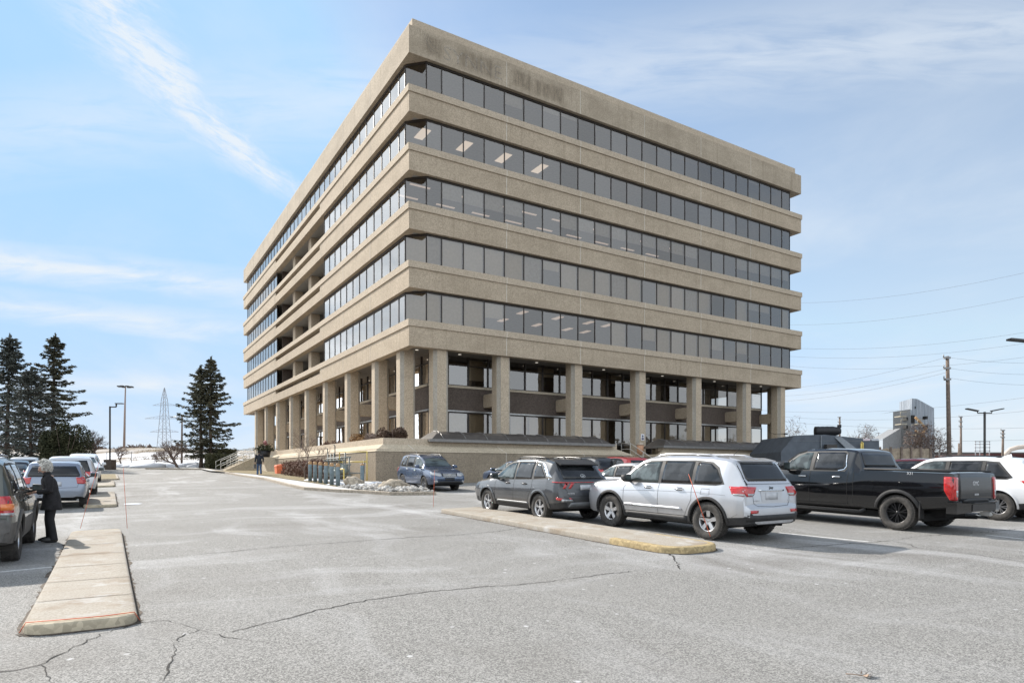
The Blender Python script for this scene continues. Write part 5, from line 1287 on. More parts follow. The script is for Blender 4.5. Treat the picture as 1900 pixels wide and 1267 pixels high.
both(c, 'number_plate', M['plate'], [(-.20,.86),(.20,.86),(.20,1.01),(-.20,1.01)], 'B', .014, skirt=.012)
both(c, 'plate_recess', P_SIL, [(-.32,.82),(.32,.82),(.38,1.06),(-.38,1.06)], 'B', .004)
seams(c, [[(1.37,1.14),(1.36,.80),(1.46,.62),(1.56,.42)], [(2.31,1.13),(2.31,.44)], [(3.33,1.10),(3.40,.95),(3.40,.45)], [(1.56,.43),(3.40,.42)], [(.14,1.16),(.52,1.70)]], [[(.0,1.18),(.76,1.18)], [(.78,1.18),(.62,.93),(.60,.80),(.52,.74),(0,.72)]], [[(3.75,.0),(3.70,.84)], [(3.74,.84),(4.6,.80)]])
mb = MB(); c.panel(mb, [(-.42,1.035),(.42,1.035),(.42,1.065),(-.42,1.065)], 'B', .020, skirt=.02); mb.build('chrome_bar', M['chrome'], c.root)
for sd_ in 'LR':
    mb = MB(); c.panel(mb, [(1.60,.56),(3.38,.56),(3.36,.62),(1.66,.62)], sd_, .018, skirt=.02); mb.build('door_moulding', P_SIL, c.root)
    mb = MB(); c.panel(mb, [(2.40,.575),(3.1,.575),(3.1,.60),(2.40,.60)], sd_, .024, skirt=.01); mb.build('moulding_insert', M['chrome'], c.root)
    mb = MB(); c.seam(mb, [(.90,1.05),(1.10,1.05),(1.12,.93),(.89,.93),(.90,1.05)], sd_, .007); mb.build('fuel_flap', M['well'], c.root)
    mb = MB(); c.panel(mb, [(1.50,.30),(3.35,.29),(3.35,.43),(1.50,.44)], sd_, .008, skirt=.02); mb.build('sill_trim', M['plastic'], c.root)
mb = MB(); c.panel(mb, [(-.10,1.655),(.10,1.655),(.09,1.63),(-.09,1.63)], 'B', .02, skirt=.01); mb.build('brake_light', M['red_lens'], c.root)
mb = MB(); mb.add([(.40,-.60,1.655),(.40,.60,1.655),(.68,.62,1.712),(.68,-.62,1.712),(.40,-.60,1.635),(.40,.60,1.635),(.6,.62,1.65),(.6,-.62,1.65)], [(0,3,2,1),(4,5,6,7),(0,1,5,4),(1,2,6,5),(0,4,7,3)]); mb.build('roof_spoiler', P_SIL, c.root)
mb = MB(); mb.tube([(.44,.05,1.26),(.40,-.30,1.30)], .012, 5); mb.lathe([(0,0),(.035,0),(.03,.03),(0,.035)], (.30,.05,1.25), 10); mb.build('rear_wiper', M['plastic'], c.root)
both(c, 'bumper_step', M['plastic'], [(-.93,.44),(.93,.44),(.93,.575),(.6,.56),(-.6,.56),(-.93,.575)], 'B', .012, skirt=.02)
for sd_ in 'LR':
    mb = MB(); c.seam(mb, [(.5,.94),(1.2,.965),(2.4,.945),(3.5,.90)], sd_, .012, .002); mb.build('waist_crease_shade', simple('crease_shade', (.30,.31,.33), .4) if 'crease_shade' not in bpy.data.materials else bpy.data.materials['crease_shade'], c.root)  # flat darker strip painted for the shade along the waist crease
c.letters('Jeep', .075, 0, 1.085, M['plastic']); c.letters('LAREDO', .045, .50, .83, M['letter']); c.letters('4x4', .045, -.60, .82, M['letter'])
c.wheels('five', 'silver_rim'); c.arch_trim(.055); c.handle(1.70,1.01); c.handle(2.62,1.01); c.mirror(3.22,1.14, mat=M['plastic']); c.rails(.95,2.75,.62); under(c)
mb = MB(); mb.tube([(.95,.1,1.76),(.80,.1,1.90)], .006, 5); mb.build('antenna', M['plastic'], c.root)
# 2 dark grey crossover
P_GRY = paint('dark_grey_metallic_paint', (.040,.042,.046), .28, .3, 1.0, .08, .35)
sp = suv_spec(4.63, 1.865, 1.665, 2.755, .92, .352); sp['tw'] = .235; sp['rim'] = .225; sp['arch'] = .41
sp['top'] = [(0,.62),(.015,.72),(.05,.80),(.075,.86),(.085,1.02),(.13,1.10),(.44,1.42),(.50,1.50),(.56,1.58),(.9,1.64),(1.5,1.665),(2.1,1.66),(2.5,1.62),(2.8,1.54),(3.1,1.38),(3.48,1.13),(3.6,1.085),(4.1,1.02),(4.4,.94),(4.52,.86),(4.6,.72),(4.63,.55)]
sp['belt'] = [(0,.98),(.6,1.10),(1.2,1.07),(3.2,1.0),(3.6,.985),(4.3,.90),(4.63,.80)]; sp['clad'] = .42
c = Car('parked_car', 'dark grey crossover with slanted rear lamps and twin spoke wheels left of the silver suv', 'suv', (.755, 17.25), uh, sp, P_GRY, rx=(0,1))
c.windows([[(2.22,1.055),(2.22,1.52),(2.5,1.51),(2.75,1.44),(3.02,1.30),(3.28,1.08),(3.24,1.04)], [(1.32,1.095),(1.32,1.54),(2.13,1.535),(2.15,1.06)], [(.66,1.14),(1.22,1.10),(1.24,1.53),(1.05,1.50)]],
          surround=[(.52,1.12),(1.2,1.075),(3.36,1.02),(3.34,1.09),(3.04,1.34),(2.76,1.475),(2.5,1.55),(1.3,1.575),(1.0,1.54)], lights=(0,))
for sd_ in 'LR': mb = MB(); c.seam(mb, [(.50,1.10),(.98,1.53),(1.3,1.58),(2.5,1.56),(2.78,1.48)], sd_, .022, .008); c.panel(mb, [(.40,1.13),(.60,1.13),(1.04,1.53),(.90,1.53),(.60,1.30)], sd_, .010, skirt=.008); mb.build('chrome_trim', M['chrome'], c.root)
both(c, 'rear_window', M['cg_dark'], [(-.66,1.12),(.66,1.12),(.60,1.44),(-.60,1.44)], 'B', .008, skirt=.006)
both(c, 'windscreen', M['cg_light'], [(2.86,-.58),(3.42,-.70),(3.47,0),(3.42,.70),(2.86,.58),(2.8,0)], 'T', .006)
lamps(c, [(.30,1.045),(.80,1.045),(.80,1.025),(.30,1.025)], [(.085,1.04),(.36,1.05),(.36,1.03),(.085,1.02)])
for a in (.36,.54): lamps(c, [(a,1.02),(a+.10,1.02),(a+.20,.88),(a+.13,.88)], None, 'red_lens', 'tail_light', off=.016)
mb = MB(); c.panel(mb, [(-.30,1.045),(.30,1.045),(.30,1.03),(-.30,1.03)], 'B', .014, skirt=.01); mb.build('light_bar', M['red_lens'], c.root)
lamps(c, [(.50,.60),(.80,.62),(.80,.55),(.46,.55)], None, 'clear_lens', 'reversing_lamp'); lamps(c, [(.52,.645),(.60,.648),(.56,.61),(.48,.605)], [(.03,.64),(.15,.66),(.15,.60),(.05,.58)], 'red_lens', 'fog_lamp')
both(c, 'bumper_skid', simple('grey_skid', (.16,.165,.17), .5, .3), [(-.62,.42),(.62,.42),(.52,.53),(-.52,.53)], 'B', .014, skirt=.02)
both(c, 'number_plate', M['plate'], [(-.18,.84),(.18,.84),(.18,.97),(-.18,.97)], 'B', .012, skirt=.01)
mb = MB()
h = c.hit((0,1.20),'B')
for k in range(20):
    a, b = 2*math.pi*k/20, 2*math.pi*(k+1)/20; mb.tube([(h[0].x-.012+.03*math.sin(a)*1.2,.075*math.cos(a),1.20+.04*math.sin(a)),(h[0].x-.012+.03*math.sin(b)*1.2,.075*math.cos(b),1.20+.04*math.sin(b))], .007, 4)
mb.tube([(h[0].x-.03,.03,1.17),(h[0].x+.01,.02,1.23)], .007, 4); mb.tube([(h[0].x-.03,-.02,1.17),(h[0].x+.01,-.03,1.23)], .007, 4); mb.tube([(h[0].x-.02,.028,1.195),(h[0].x-.01,-.028,1.205)], .007, 4); mb.build('badge', M['chrome'], c.root)
c.letters('TUCSON', .055, .52, .74, M['letter'])
seams(c, [[(1.27,1.09),(1.24,.90),(1.36,.70),(1.50,.46)], [(2.17,1.05),(2.20,.44)], [(3.18,1.0),(3.22,.45)]], [[(.80,1.0),(.62,.84),(.60,.70),(0,.69)]], [[(3.55,0),(3.50,.78)]])
for sd_ in 'LR':
    mb = MB(); c.panel(mb, [(1.40,.41),(3.10,.40),(3.05,.455),(1.46,.465)], sd_, .02, skirt=.02); mb.build('sill_trim', bpy.data.materials['grey_skid'], c.root)
mb = MB(); mb.add([(.34,-.62,1.50),(.34,.62,1.50),(.70,.64,1.62),(.70,-.64,1.62),(.36,-.62,1.47),(.36,.62,1.47)], [(0,3,2,1),(4,5,1,0),(0,4,3),(1,2,5)]); mb.build('roof_spoiler', M['plastic'], c.root)
c.wheels('twin', 'silver_rim'); c.arch_trim(.075, P_GRY, .02); c.handle(1.62,.95, mat=P_GRY); c.handle(2.50,.94, mat=P_GRY); c.mirror(3.06,1.06); c.rails(.9,2.5,.60,'dark_rim'); under(c)
mb = MB(); mb.add([(1.02,-.025,1.645),(1.02,.025,1.645),(1.18,.03,1.65),(1.18,-.03,1.65),(1.0,0,1.72)], [(0,1,4),(1,2,4),(2,3,4),(3,0,4)]); mb.build('antenna', M['plastic'], c.root)
# 3 black pickup
P_BLK = paint('black_paint', (.006,.006,.007), .05, 0, .5, .02, .10)
Lp = 5.88; W = 2.06
sp = dict(L=Lp, W=W, wheels=(1.22,4.95), tr=.405, tw=.275, rim=.255, arch=.47, clad=.0, shoulder=.955, sharp=22, bed=(.16,1.98,.85),
  top=[(0,.95),(.01,1.30),(.05,1.375),(.1,1.385),(2.10,1.40),(2.115,1.42),(2.16,1.52),(2.30,1.845),(2.36,1.885),(2.6,1.915),(3.2,1.925),(3.7,1.90),(3.95,1.84),(4.25,1.66),(4.55,1.42),(4.63,1.37),(4.8,1.345),(5.4,1.28),(5.72,1.22),(5.8,1.12),(5.85,.95),(5.88,.7)],
  belt=[(0,1.375),(2.1,1.355),(2.4,1.30),(3.2,1.285),(4.3,1.27),(4.6,1.26),(5.5,1.18),(5.88,1.05)],
  bot=[(0,.62),(.1,.58),(.7,.50),(1.22,.44),(4.95,.40),(5.6,.42),(5.88,.50)],
  plan=[(0,W*.465),(.03,W*.482),(.12,W*.488),(1.2,W*.494),(2.5,W*.492),(4.9,W*.498),(5.4,W*.49),(5.7,W*.46),(5.88,W*.38)],
  roofw=[(0,W*.44),(2.1,W*.40),(2.5,W*.375),(3.7,W*.36),(4.4,W*.37),(5.88,W*.4)], black=[(0,.0),(5.88,.0)])
c = Car('pickup_truck', 'black crew cab pickup truck with black wheels parked right of the silver suv', 'pickup truck', (9.03, 15.3), uh, sp, P_BLK, rx=(0,1))
c.windows([[(3.50,1.345),(3.50,1.80),(3.70,1.79),(3.92,1.70),(4.20,1.50),(4.34,1.36),(4.30,1.335)], [(2.56,1.40),(2.52,1.46),(2.58,1.79),(2.66,1.81),(3.38,1.81),(3.40,1.35),(2.70,1.355)]],
          surround=[(2.48,1.40),(2.52,1.33),(4.42,1.315),(4.38,1.39),(4.22,1.55),(3.94,1.75),(3.70,1.83),(2.60,1.845),(2.53,1.78)], lights=(0,))
for sd_ in 'LR': mb = MB(); c.seam(mb, [(2.70,1.35),(2.55,1.385),(2.50,1.46),(2.56,1.76)], sd_, .022, .010); mb.build('chrome_trim', M['chrome'], c.root)
both(c, 'rear_window', M['cg_dark'], [(-.74,1.45),(.74,1.45),(.66,1.80),(-.66,1.80)], 'B', .010, skirt=.006)
lamps(c, [(.82,1.27),(.965,1.27),(.985,1.0),(.97,.76),(.86,.76)], [(.02,1.275),(.22,1.275),(.20,.98),(.10,.78),(.03,.76)])
lamps(c, [(.87,.98),(.93,.98),(.93,.84),(.87,.84)], None, 'clear_lens', 'reversing_lamp', off=.020)
both(c, 'tailgate', paint('black_tailgate_paint', (.006,.006,.007), .22, 0, .25, .02, .05), [(-.79,.74),(.79,.74),(.79,1.345),(-.79,1.345)], 'B', .010, skirt=.012)
both(c, 'tailgate_step', M['plastic'], [(-.60,.70),(.60,.70),(.60,.76),(.35,.80),(-.35,.80),(-.60,.76)], 'B', .016, skirt=.02)
mb = MB()
mb.box(-.15,.04,-.55,.55,.52,.69); 
for sg in (1,-1): mb.add([(-.16,sg*.55,.50),(-.16,sg*.55,.70),(-.06,sg*1.0,.72),(-.06,sg*1.0,.47),(.14,sg*1.03,.72),(.14,sg*1.03,.47),(.14,sg*.55,.70),(.14,sg*.55,.50)], [(0,1,2,3),(3,2,4,5),(1,6,4,2),(0,3,5,7)] if sg > 0 else [(3,2,1,0),(5,4,2,3),(2,4,6,1),(7,5,3,0)])
mb.build('rear_bumper', P_BLK, c.root); 
mb = MB(); mb.box(-.175,-.165,-.55,.55,.52,.68); mb.box(-.20,-.02,-.52,.52,.702,.715); mb.build('bumper_face', M['dark_rim'], c.root)
mb = MB(); mb.box(-.30,-.10,-.05,.05,.42,.50); mb.tube([(-.14,.2,.46),(-.2,.25,.43),(-.2,.32,.43),(-.14,.36,.46)], .012, 6); mb.tube([(-.14,-.2,.46),(-.2,-.25,.43),(-.2,-.32,.43),(-.14,-.36,.46)], .012, 6); mb.build('tow_hitch', M['steel'], c.root)
c.letters('GMC', .13, .03, 1.09, M['letter']); c.letters('SIERRA', .065, .0, .86, M['letter']); c.letters('X31', .085, .95, 1.30, M['letter'], 'L')
seams(c, [[(2.42,1.33),(2.44,1.0),(2.42,.52)], [(3.45,1.33),(3.46,.52)], [(4.40,1.32),(4.48,1.1),(4.48,.5)], [(2.28,1.36),(2.28,.55)], [(2.42,.53),(4.48,.52)]], [[(.80,1.36),(.80,.74)]], [[(4.62,0),(4.60,.9)]], w=.010)
for sd_ in 'LR': mb = MB(); c.panel(mb, [(1.75,1.02),(2.05,1.02),(2.05,.78),(1.80,.78)], sd_, .004); mb.build('fuel_flap', P_BLK, c.root)
for sg in (1,-1):
    mb = MB(); y = sg*(W/2-.02); mb.tube([(2.0,y-sg*.1,.42),(2.1,y,.36),(4.2,y,.36),(4.3,y-sg*.1,.42)], .045, 8); mb.box(2.1,4.2,min(y-sg*.04,y+sg*.05),max(y-sg*.04,y+sg*.05),.385,.402); mb.build('side_step', M['plastic'], c.root)
    mb = MB(); mb.tube([(.10,sg*.93,1.395),(2.05,sg*.93,1.41)], .02, 6); mb.build('bed_rail', M['plastic'], c.root)
    mb = MB(); mb.box(.70,.73,min(sg*.80,sg*.99),max(sg*.80,sg*.99),.30,.72); mb.build('mud_flap', M['plastic'], c.root)
c.wheels('split', 'dark_rim'); c.arch_trim(.075, 'plastic', .03, .40); c.handle(2.72,1.19); c.handle(3.66,1.18); c.mirror(4.12,1.36, size=1.35, mat=P_BLK); under(c)
mb = MB(); mb.box(.4,5.4,-.45,.45,.34,.55); mb.build('frame_rail', M['well'], c.root)
# generic light-duty builders for the other cars
def wagon(label, cat, loc, heading, mat, L_=4.6, W=1.80, H=1.70, wb=2.64, tr=.34, rx=(0,1), rim='silver_rim', style='twin', hatch=.45, hood=1.08, rails=False, tail=None, group='parked cars', front=None, clad=.36, plate=True, roof_edge=None, glassl=(0,), detail=True, name='parked_car'):
    ro = .90; sp = suv_spec(L_, W, H, wb, ro, tr); w1 = ro+wb; sp['tw'] = .22; sp['rim'] = tr*.62; sp['arch'] = tr+.05; sp['clad'] = clad
    hd = hood; nose = L_
    sp['top'] = [(0,.60),(.015,.68),(.05,.78),(.075,.95),(.10,1.0),(hatch,H-.16),(hatch+.10,H-.07),(hatch+.4,H-.02),(1.5,H),(2.1,H-.02),(2.45,H-.07),(2.75,H-.17),(3.05,H-.34),(nose-1.22,hd+.06),(nose-1.10,hd+.02),(nose-.6,hd-.04),(nose-.25,hd-.13),(nose-.12,hd-.20),(nose-.04,hd-.36),(nose,.50)]
    sp['belt'] = [(0,.96),(.7,H*.63),(2.4,H*.605),(3.3,hd-.02),(nose-.4,hd-.16),(nose,.70)]
    sp['black'] = [(0,.44),(.4,.38),(nose-.3,.34),(nose,.36)]
    c = Car(name, label, cat, loc, heading, sp, mat, rx=rx, group=group); b = H*.63; t = H-.13
    c.windows([[(2.28,b),(2.28,t-.02),(2.5,t-.04),(2.78,t-.14),(3.08,t-.32),(3.22,b-.02)], [(1.38,b+.015),(1.38,t),(2.18,t-.01),(2.20,b+.0)], [(.62,b+.06),(.70,b+.03),(1.28,b+.02),(1.28,t-.01),(.98,t-.04),(.78,t-.16)]],
        surround=[(.55,b+.02),(1.0,b-.01),(3.36,b-.045),(3.34,b+.03),(3.12,t-.29),(2.8,t-.105),(2.5,t-.0),(1.3,t+.03),(.95,t),(.72,t-.13)], lights=glassl)
    both(c, 'rear_window', M['cg_dark'], [(-.68,1.04),(.68,1.04),(.69,1.10),(.57,H-.175),(-.57,H-.175),(-.69,1.10)], 'B', .008, skirt=.006)
    xw = nose-1.22; both(c, 'windscreen', M['cg_light'], [(2.83,-.54),(xw-.06,-.66),(xw-.01,0),(xw-.06,.66),(2.83,.54),(2.76,0)], 'T', .006)
    lamps(c, tail or [(.56,1.02),(.80,1.0),(.82,.80),(.66,.80)], [(.08,1.02),(.36,1.05),(.28,.86),(.09,.80)])
    if plate: both(c, 'number_plate', M['plate'], [(-.20,.74),(.20,.74),(.20,.88),(-.20,.88)], 'B', .012, skirt=.01)
    seams(c, [[(1.33,b),(1.32,.85),(1.44,.62),(1.50,.42)], [(2.24,b),(2.24,.42)], [(3.22,b-.03),(3.28,.42)]], [[(.70,.98),(.62,.70),(0,.68)]], [[(xw+.10,0),(xw+.04,.72)]])
    # nose
    both(c, 'grille', M['plastic'], [(-.36,.74),(.36,.74),(.40,.62),(.30,.56),(-.30,.56),(-.40,.62)], 'F', .012, skirt=.02) if not front else None
    if front: front(c)
    else: lamps(c, [(.44,.80),(.74,.82),(.80,.70),(.50,.66)], [(nose-.38,.86),(nose-.10,.78),(nose-.08,.68),(nose-.30,.74)], 'clear_lens', 'headlight', end='F')
    c.wheels(style, rim, detail); c.handle(1.62,b-.13,mat=mat); c.handle(2.50,b-.14,mat=mat); c.mirror(3.08,b-.01, mat=mat); under(c)
    if rails: c.rails(.95,2.55,W*.33,'dark_rim')
    return c
# 4 blue wagon facing the camera
P_BLU = paint('steel_blue_metallic_paint', (.055,.085,.15), .25, .4, 1.0, .08, .3)
def front_blue(c):
    n = c.L
    lamps(c, [(.42,.86),(.74,.90),(.80,.78),(.52,.70),(.40,.74)], [(n-.48,.93),(n-.10,.84),(n-.08,.74),(n-.30,.78)], 'clear_lens', 'headlight', end='F')
    both(c, 'grille', M['plastic'], [(-.38,.85),(.38,.85),(.40,.76),(.28,.66),(-.28,.66),(-.40,.76)], 'F', .014, skirt=.02)
    for z in (.83,.76,.70): mb = MB(); c.panel(mb, [(-.34,z-.008),(.34,z-.008),(.34,z+.008),(-.34,z+.008)], 'F', .024); mb.build('chrome_bar', M['chrome'], c.root)
    mb = MB(); h_ = c.hit((0,.77),'F'); mb.lathe([(0,0),(.06,0),(.05,.012),(0,.014)], (h_[0].x+.02,0,.765), 14); mb.obox((h_[0].x+.03,0,.775), (.006,0,0),(0,.075,0),(0,0,.035)); mb.build('badge', M['chrome'], c.root)
    both(c, 'lower_intake', M['plastic'], [(-.62,.50),(.62,.50),(.50,.40),(-.50,.40)], 'F', .014, skirt=.02)
    both(c, 'front_plate', M['plastic'], [(-.24,.54),(.24,.54),(.24,.64),(-.24,.64)], 'F', .02, skirt=.01)
    lamps(c, [(.62,.52),(.76,.53),(.76,.44),(.64,.43)], None, 'clear_lens', 'fog_lamp', end='F')
wagon('blue wagon with roof rails parked nose out beside the podium wall', 'car', (-4.15,31.1), dh, P_BLU, 4.6, 1.80, 1.735, 2.64, .345, (1,-1), 'grey_rim', 'twin', rails=True, front=front_blue, hood=1.06)
# 5 white SUV at the right frame edge
P_WHT = paint('white_paint', (.72,.73,.75), .3, 0, .8)
sp = suv_spec(); 
c = Car('parked_car', 'white suv cut off by the right frame edge beyond the black pickup', 'suv', (13.45, 18.05), uh, sp, P_WHT, rx=(0,1))
c.windows([[(2.36,1.13),(2.36,1.60),(2.72,1.585),(2.95,1.53),(3.20,1.37),(3.42,1.16),(3.36,1.13)], [(1.42,1.145),(1.42,1.61),(2.25,1.615),(2.27,1.135)], [(.70,1.20),(.80,1.155),(1.33,1.15),(1.33,1.60),(1.05,1.57)]],
          surround=[(.62,1.18),(.76,1.125),(1.4,1.12),(3.50,1.10),(3.46,1.17),(3.22,1.41),(2.98,1.56),(2.72,1.62),(1.4,1.645),(1.0,1.61)], lights=(0,))
both(c, 'rear_window', M['cg_dark'], [(-.66,1.24),(.66,1.24),(.60,1.60),(-.60,1.60)], 'B', .008, skirt=.006)
both(c, 'windscreen', M['cg_light'], [(3.08,-.60),(3.62,-.72),(3.66,0),(3.62,.72),(3.08,.60),(3.03,0)], 'T', .006)
lamps(c, [(.50,1.10),(.86,1.11),(.88,.98),(.62,.98)], [(.095,1.10),(.46,1.11),(.30,.98),(.10,.96)])
seams(c, [[(1.37,1.14),(1.36,.80),(1.46,.62),(1.56,.42)], [(2.31,1.13),(2.31,.44)], [(3.33,1.10),(3.40,.95),(3.40,.45)], [(1.05,1.02),(1.25,1.02),(1.25,.90),(1.04,.90),(1.05,1.02)]])
mb = MB(); mb.add([(1.0,-.03,1.745),(1.0,.03,1.745),(1.25,.03,1.75),(1.25,-.03,1.75),(1.02,0,1.84)], [(0,1,4),(1,2,4),(2,3,4),(3,0,4)]); mb.build('antenna', P_WHT, c.root)
c.wheels('split', 'grey_rim'); c.arch_trim(.05, P_WHT, .012); c.handle(1.70,1.01, mat=P_WHT); c.handle(2.62,1.01, mat=P_WHT); c.mirror(3.22,1.14); c.rails(.95,2.75,.62,'dark_rim'); under(c)
# 6.. cars behind
P_RED = paint('dark_red_metallic_paint', (.19,.012,.014), .28, .2, 1.0)
P_RED2 = paint('bright_red_paint', (.42,.02,.02), .28, .1, 1.0)
def pos(x, D): p = px(x, D); return (p.x, p.y)
wagon('dark red crossover seen between the black pickup cab and the white suv', 'car', pos(1722,25), uh, P_RED, H=1.66, rx=(0,1))
wagon('bright red crossover behind the dark grey one, its tail toward the camera', 'car', pos(1150,31), uh, P_RED2, H=1.64, rx=(0,1), tail=[(.50,1.12),(.78,1.18),(.82,.82),(.70,.82)])
wagon('dark charcoal crossover parked left of the bright red one behind the grey crossover', 'car', pos(1092,31.5), uh, P_GRY, H=1.62, rx=(0,1))
P_SEDAN = paint('pale_silver_paint', (.50,.53,.57), .28, .3, .9)
wagon('pale silver low car half hidden between the grey crossover and the silver suv', 'car', pos(1185,23.5), (uh[0],uh[1]), P_SEDAN, H=1.44, L_=4.55, rx=(0,1), hood=.96, hatch=1.0)
wagon('black low car whose roof shows above the silver suv bonnet', 'car', pos(1245,30), uh, P_BLK, H=1.46, L_=4.6, rx=(0,1), hood=.98, hatch=.95)
wagon('slate blue car showing only a sliver behind the grey crossover mirror', 'car', pos(965,30.5), uh, P_BLU, H=1.45, rx=(0,1), hood=.98, hatch=.9)
wagon('pale grey car glimpsed between the silver suv and the black pickup', 'car', pos(1462,27), uh, P_SEDAN, H=1.50, rx=(0,1), hood=1.0)
# left side
P_ESC = paint('dark_olive_grey_paint', (.050,.058,.050), .3, .3, .9)
sp = suv_spec(4.42, 1.80, 1.75, 2.62, .86, .365)
sp['top'] = [(0,.62),(.02,.74),(.06,.78),(.075,1.04),(.10,1.10),(.30,1.62),(.36,1.69),(.7,1.74),(1.5,1.75),(2.2,1.74),(2.5,1.68),(2.75,1.56),(3.12,1.22),(3.22,1.14),(3.3,1.12),(4.0,1.06),(4.28,.98),(4.36,.84),(4.42,.6)]
sp['belt'] = [(0,1.04),(.5,1.10),(3.1,1.07),(4.0,.98),(4.42,.8)]; sp['clad'] = .60; sp['arch'] = .43; sp['black'] = [(0,.72),(.5,.70),(.9,.60),(1.5,.52),(3.0,.52),(3.6,.6),(4.42,.62)]; sp['tw'] = .24; sp['rim'] = .205
c = Car('parked_car', 'dark olive suv with grey lower cladding cut off by the left frame edge', 'suv', (-8.42, 11.05), uh, sp, P_ESC, rx=(0,-1)); c_esc = c
M['clad'] = simple('dusty_grey_cladding', (.105,.10,.095), .7, var=.2)
c.body.data.materials[1] = M['clad']
c.windows([[(2.12,1.13),(2.12,1.60),(2.44,1.57),(2.66,1.46),(2.96,1.16),(2.92,1.12)], [(1.24,1.14),(1.24,1.62),(2.04,1.61),(2.06,1.13)], [(.36,1.16),(.50,1.60),(1.15,1.61),(1.16,1.14)]],
          surround=[(.30,1.12),(3.04,1.09),(3.02,1.15),(2.68,1.50),(2.44,1.61),(1.2,1.65),(.46,1.64)], lights=(0,1))
both(c, 'rear_window', M['cg_dark'], [(-.62,1.15),(.62,1.15),(.56,1.58),(-.56,1.58)], 'B', .008, skirt=.006)
both(c, 'windscreen', M['cg_light'], [(2.72,-.56),(3.08,-.66),(3.12,0),(3.08,.66),(2.72,.56),(2.66,0)], 'T', .006)
lamps(c, [(.68,1.12),(.86,1.12),(.88,.82),(.68,.82)], [(.076,1.13),(.20,1.12),(.20,.82),(.076,.80)])
lamps(c, [(.70,1.0),(.87,1.0),(.88,.90),(.70,.90)], [(.076,1.0),(.205,1.0),(.205,.90),(.076,.90)], 'amber_lens', 'indicator', off=.020)
lamps(c, [(.70,.86),(.87,.86),(.88,.82),(.70,.82)], [(.076,.86),(.205,.86),(.205,.81),(.076,.81)], 'clear_lens', 'reversing_lamp', off=.021)
seams(c, [[(1.19,1.14),(1.18,.9),(1.30,.70),(1.38,.50)], [(2.08,1.12),(2.08,.5)], [(3.0,1.08),(3.02,.5)]], [[(.66,1.1),(.66,.78),(0,.78)]])
c.wheels('five', 'silver_rim'); c.arch_trim(.08, 'clad', .025, .34); c.handle(1.45,.99, mat=P_ESC); c.handle(2.34,.99, mat=P_ESC); c.mirror(2.80,1.11, mat=M['plastic'], size=.75); c.rails(.5,2.4,.58,'dark_rim'); under(c)
P_MAT = paint('grey_blue_metallic_paint', (.21,.245,.31), .3, .4, .8)
c = wagon('grey blue hatchback with pale red tail lamps parked in front of the olive suv', 'car', (-14.35,21.9), uh, P_MAT, L_=4.35, W=1.775, H=1.55, wb=2.60, tr=.325, rx=(0,-1), rim='grey_rim', style='cap', hood=1.0, tail=[(.58,1.02),(.84,.98),(.84,.80),(.62,.82)], clad=0)
P_ROG = paint('pale_grey_paint', (.50,.51,.53), .3, .2, .8)
wagon('pale grey crossover beyond the blue hatchback, red tail lamp showing', 'car', (-17.4,27.2), uh, P_ROG, L_=4.6, W=1.84, H=1.68, rx=(0,-1), tail=[(.50,1.06),(.84,1.04),(.86,.86),(.66,.90)])
def front_w(c):
    n = c.L; lamps(c, [(.44,.88),(.78,.94),(.82,.80),(.52,.76)], [(n-.40,.96),(n-.10,.88),(n-.08,.78),(n-.30,.84)], 'clear_lens', 'headlight', end='F')
    both(c, 'grille', M['plastic'], [(-.42,.84),(.42,.84),(.50,.50),(-.50,.50)], 'F', .014, skirt=.02)
P_WHT2 = paint('cool_white_paint', (.62,.64,.67), .3, 0, .8)
wagon('white suv parked nose toward the camera at the far end of the left row', 'car', pos(184,38), dh, P_WHT2, H=1.72, rx=(1,1), front=front_w, hood=1.12)
wagon('black car with bright reflective roof in the second row behind the olive suv', 'car', pos(58,30), uh, P_BLK, H=1.48, L_=4.7, rx=(0,-1), hood=.98, hatch=.95)
wagon('white car at the very left edge behind the black one', 'car', pos(12,36), uh, P_WHT2, H=1.60, rx=(0,-1))
wagon('silver car low in the far left row between the black car and the spruces', 'car', pos(75,41), uh, P_SEDAN, H=1.5, rx=(0,-1), hood=1.0)
# ================= PEOPLE
M['skin'] = simple('skin', (.50,.30,.22), .55, var=.08); M['cloth_black'] = simple('black_wool', (.018,.017,.019), .95, var=.4, scale=14, bump=.4); M['cloth_trouser'] = simple('black_trousers', (.012,.012,.014), .85, var=.3, scale=10)
M['hair_white'] = leafmat('white_curly_hair', (.58,.56,.52), (.85,.83,.78), 20); M['shoe'] = simple('black_shoe', (.02,.02,.02), .5); M['scarf'] = simple('beige_blouse', (.45,.38,.32), .8); M['cloth_navy'] = simple('dark_navy_jacket', (.014,.018,.028), .9, var=.4); M['denim'] = simple('blue_denim', (.05,.09,.17), .9, var=.25, scale=8); M['hair_dark'] = simple('dark_hair', (.02,.016,.013), .8)
def skin_mesh(name, verts, edges, radii, mat, parent, root=0, sub=2):
    me = bpy.data.meshes.new(name); me.from_pydata(verts, edges, []); o = link(name, me, parent)
    md = o.modifiers.new('s', 'SKIN'); md.use_smooth_shade = True
    for i, r in enumerate(radii):
        rr = r if isinstance(r, tuple) else (r, r); me.skin_vertices[0].data[i].radius = rr
    me.skin_vertices[0].data[root].use_root = True
    if root: me.skin_vertices[0].data[0].use_root = False
    sb = o.modifiers.new('u', 'SUBSURF'); sb.levels = sub; sb.render_levels = sub
    dg = bpy.context.evaluated_depsgraph_get(); dg.update(); nm = bpy.data.meshes.new_from_object(o.evaluated_get(dg)); o.modifiers.clear(); o.data = nm; nm.name = name; bpy.data.meshes.remove(me)
    nm.materials.clear(); nm.materials.append(mat)
    for p in nm.polygons: p.use_smooth = True
    return o
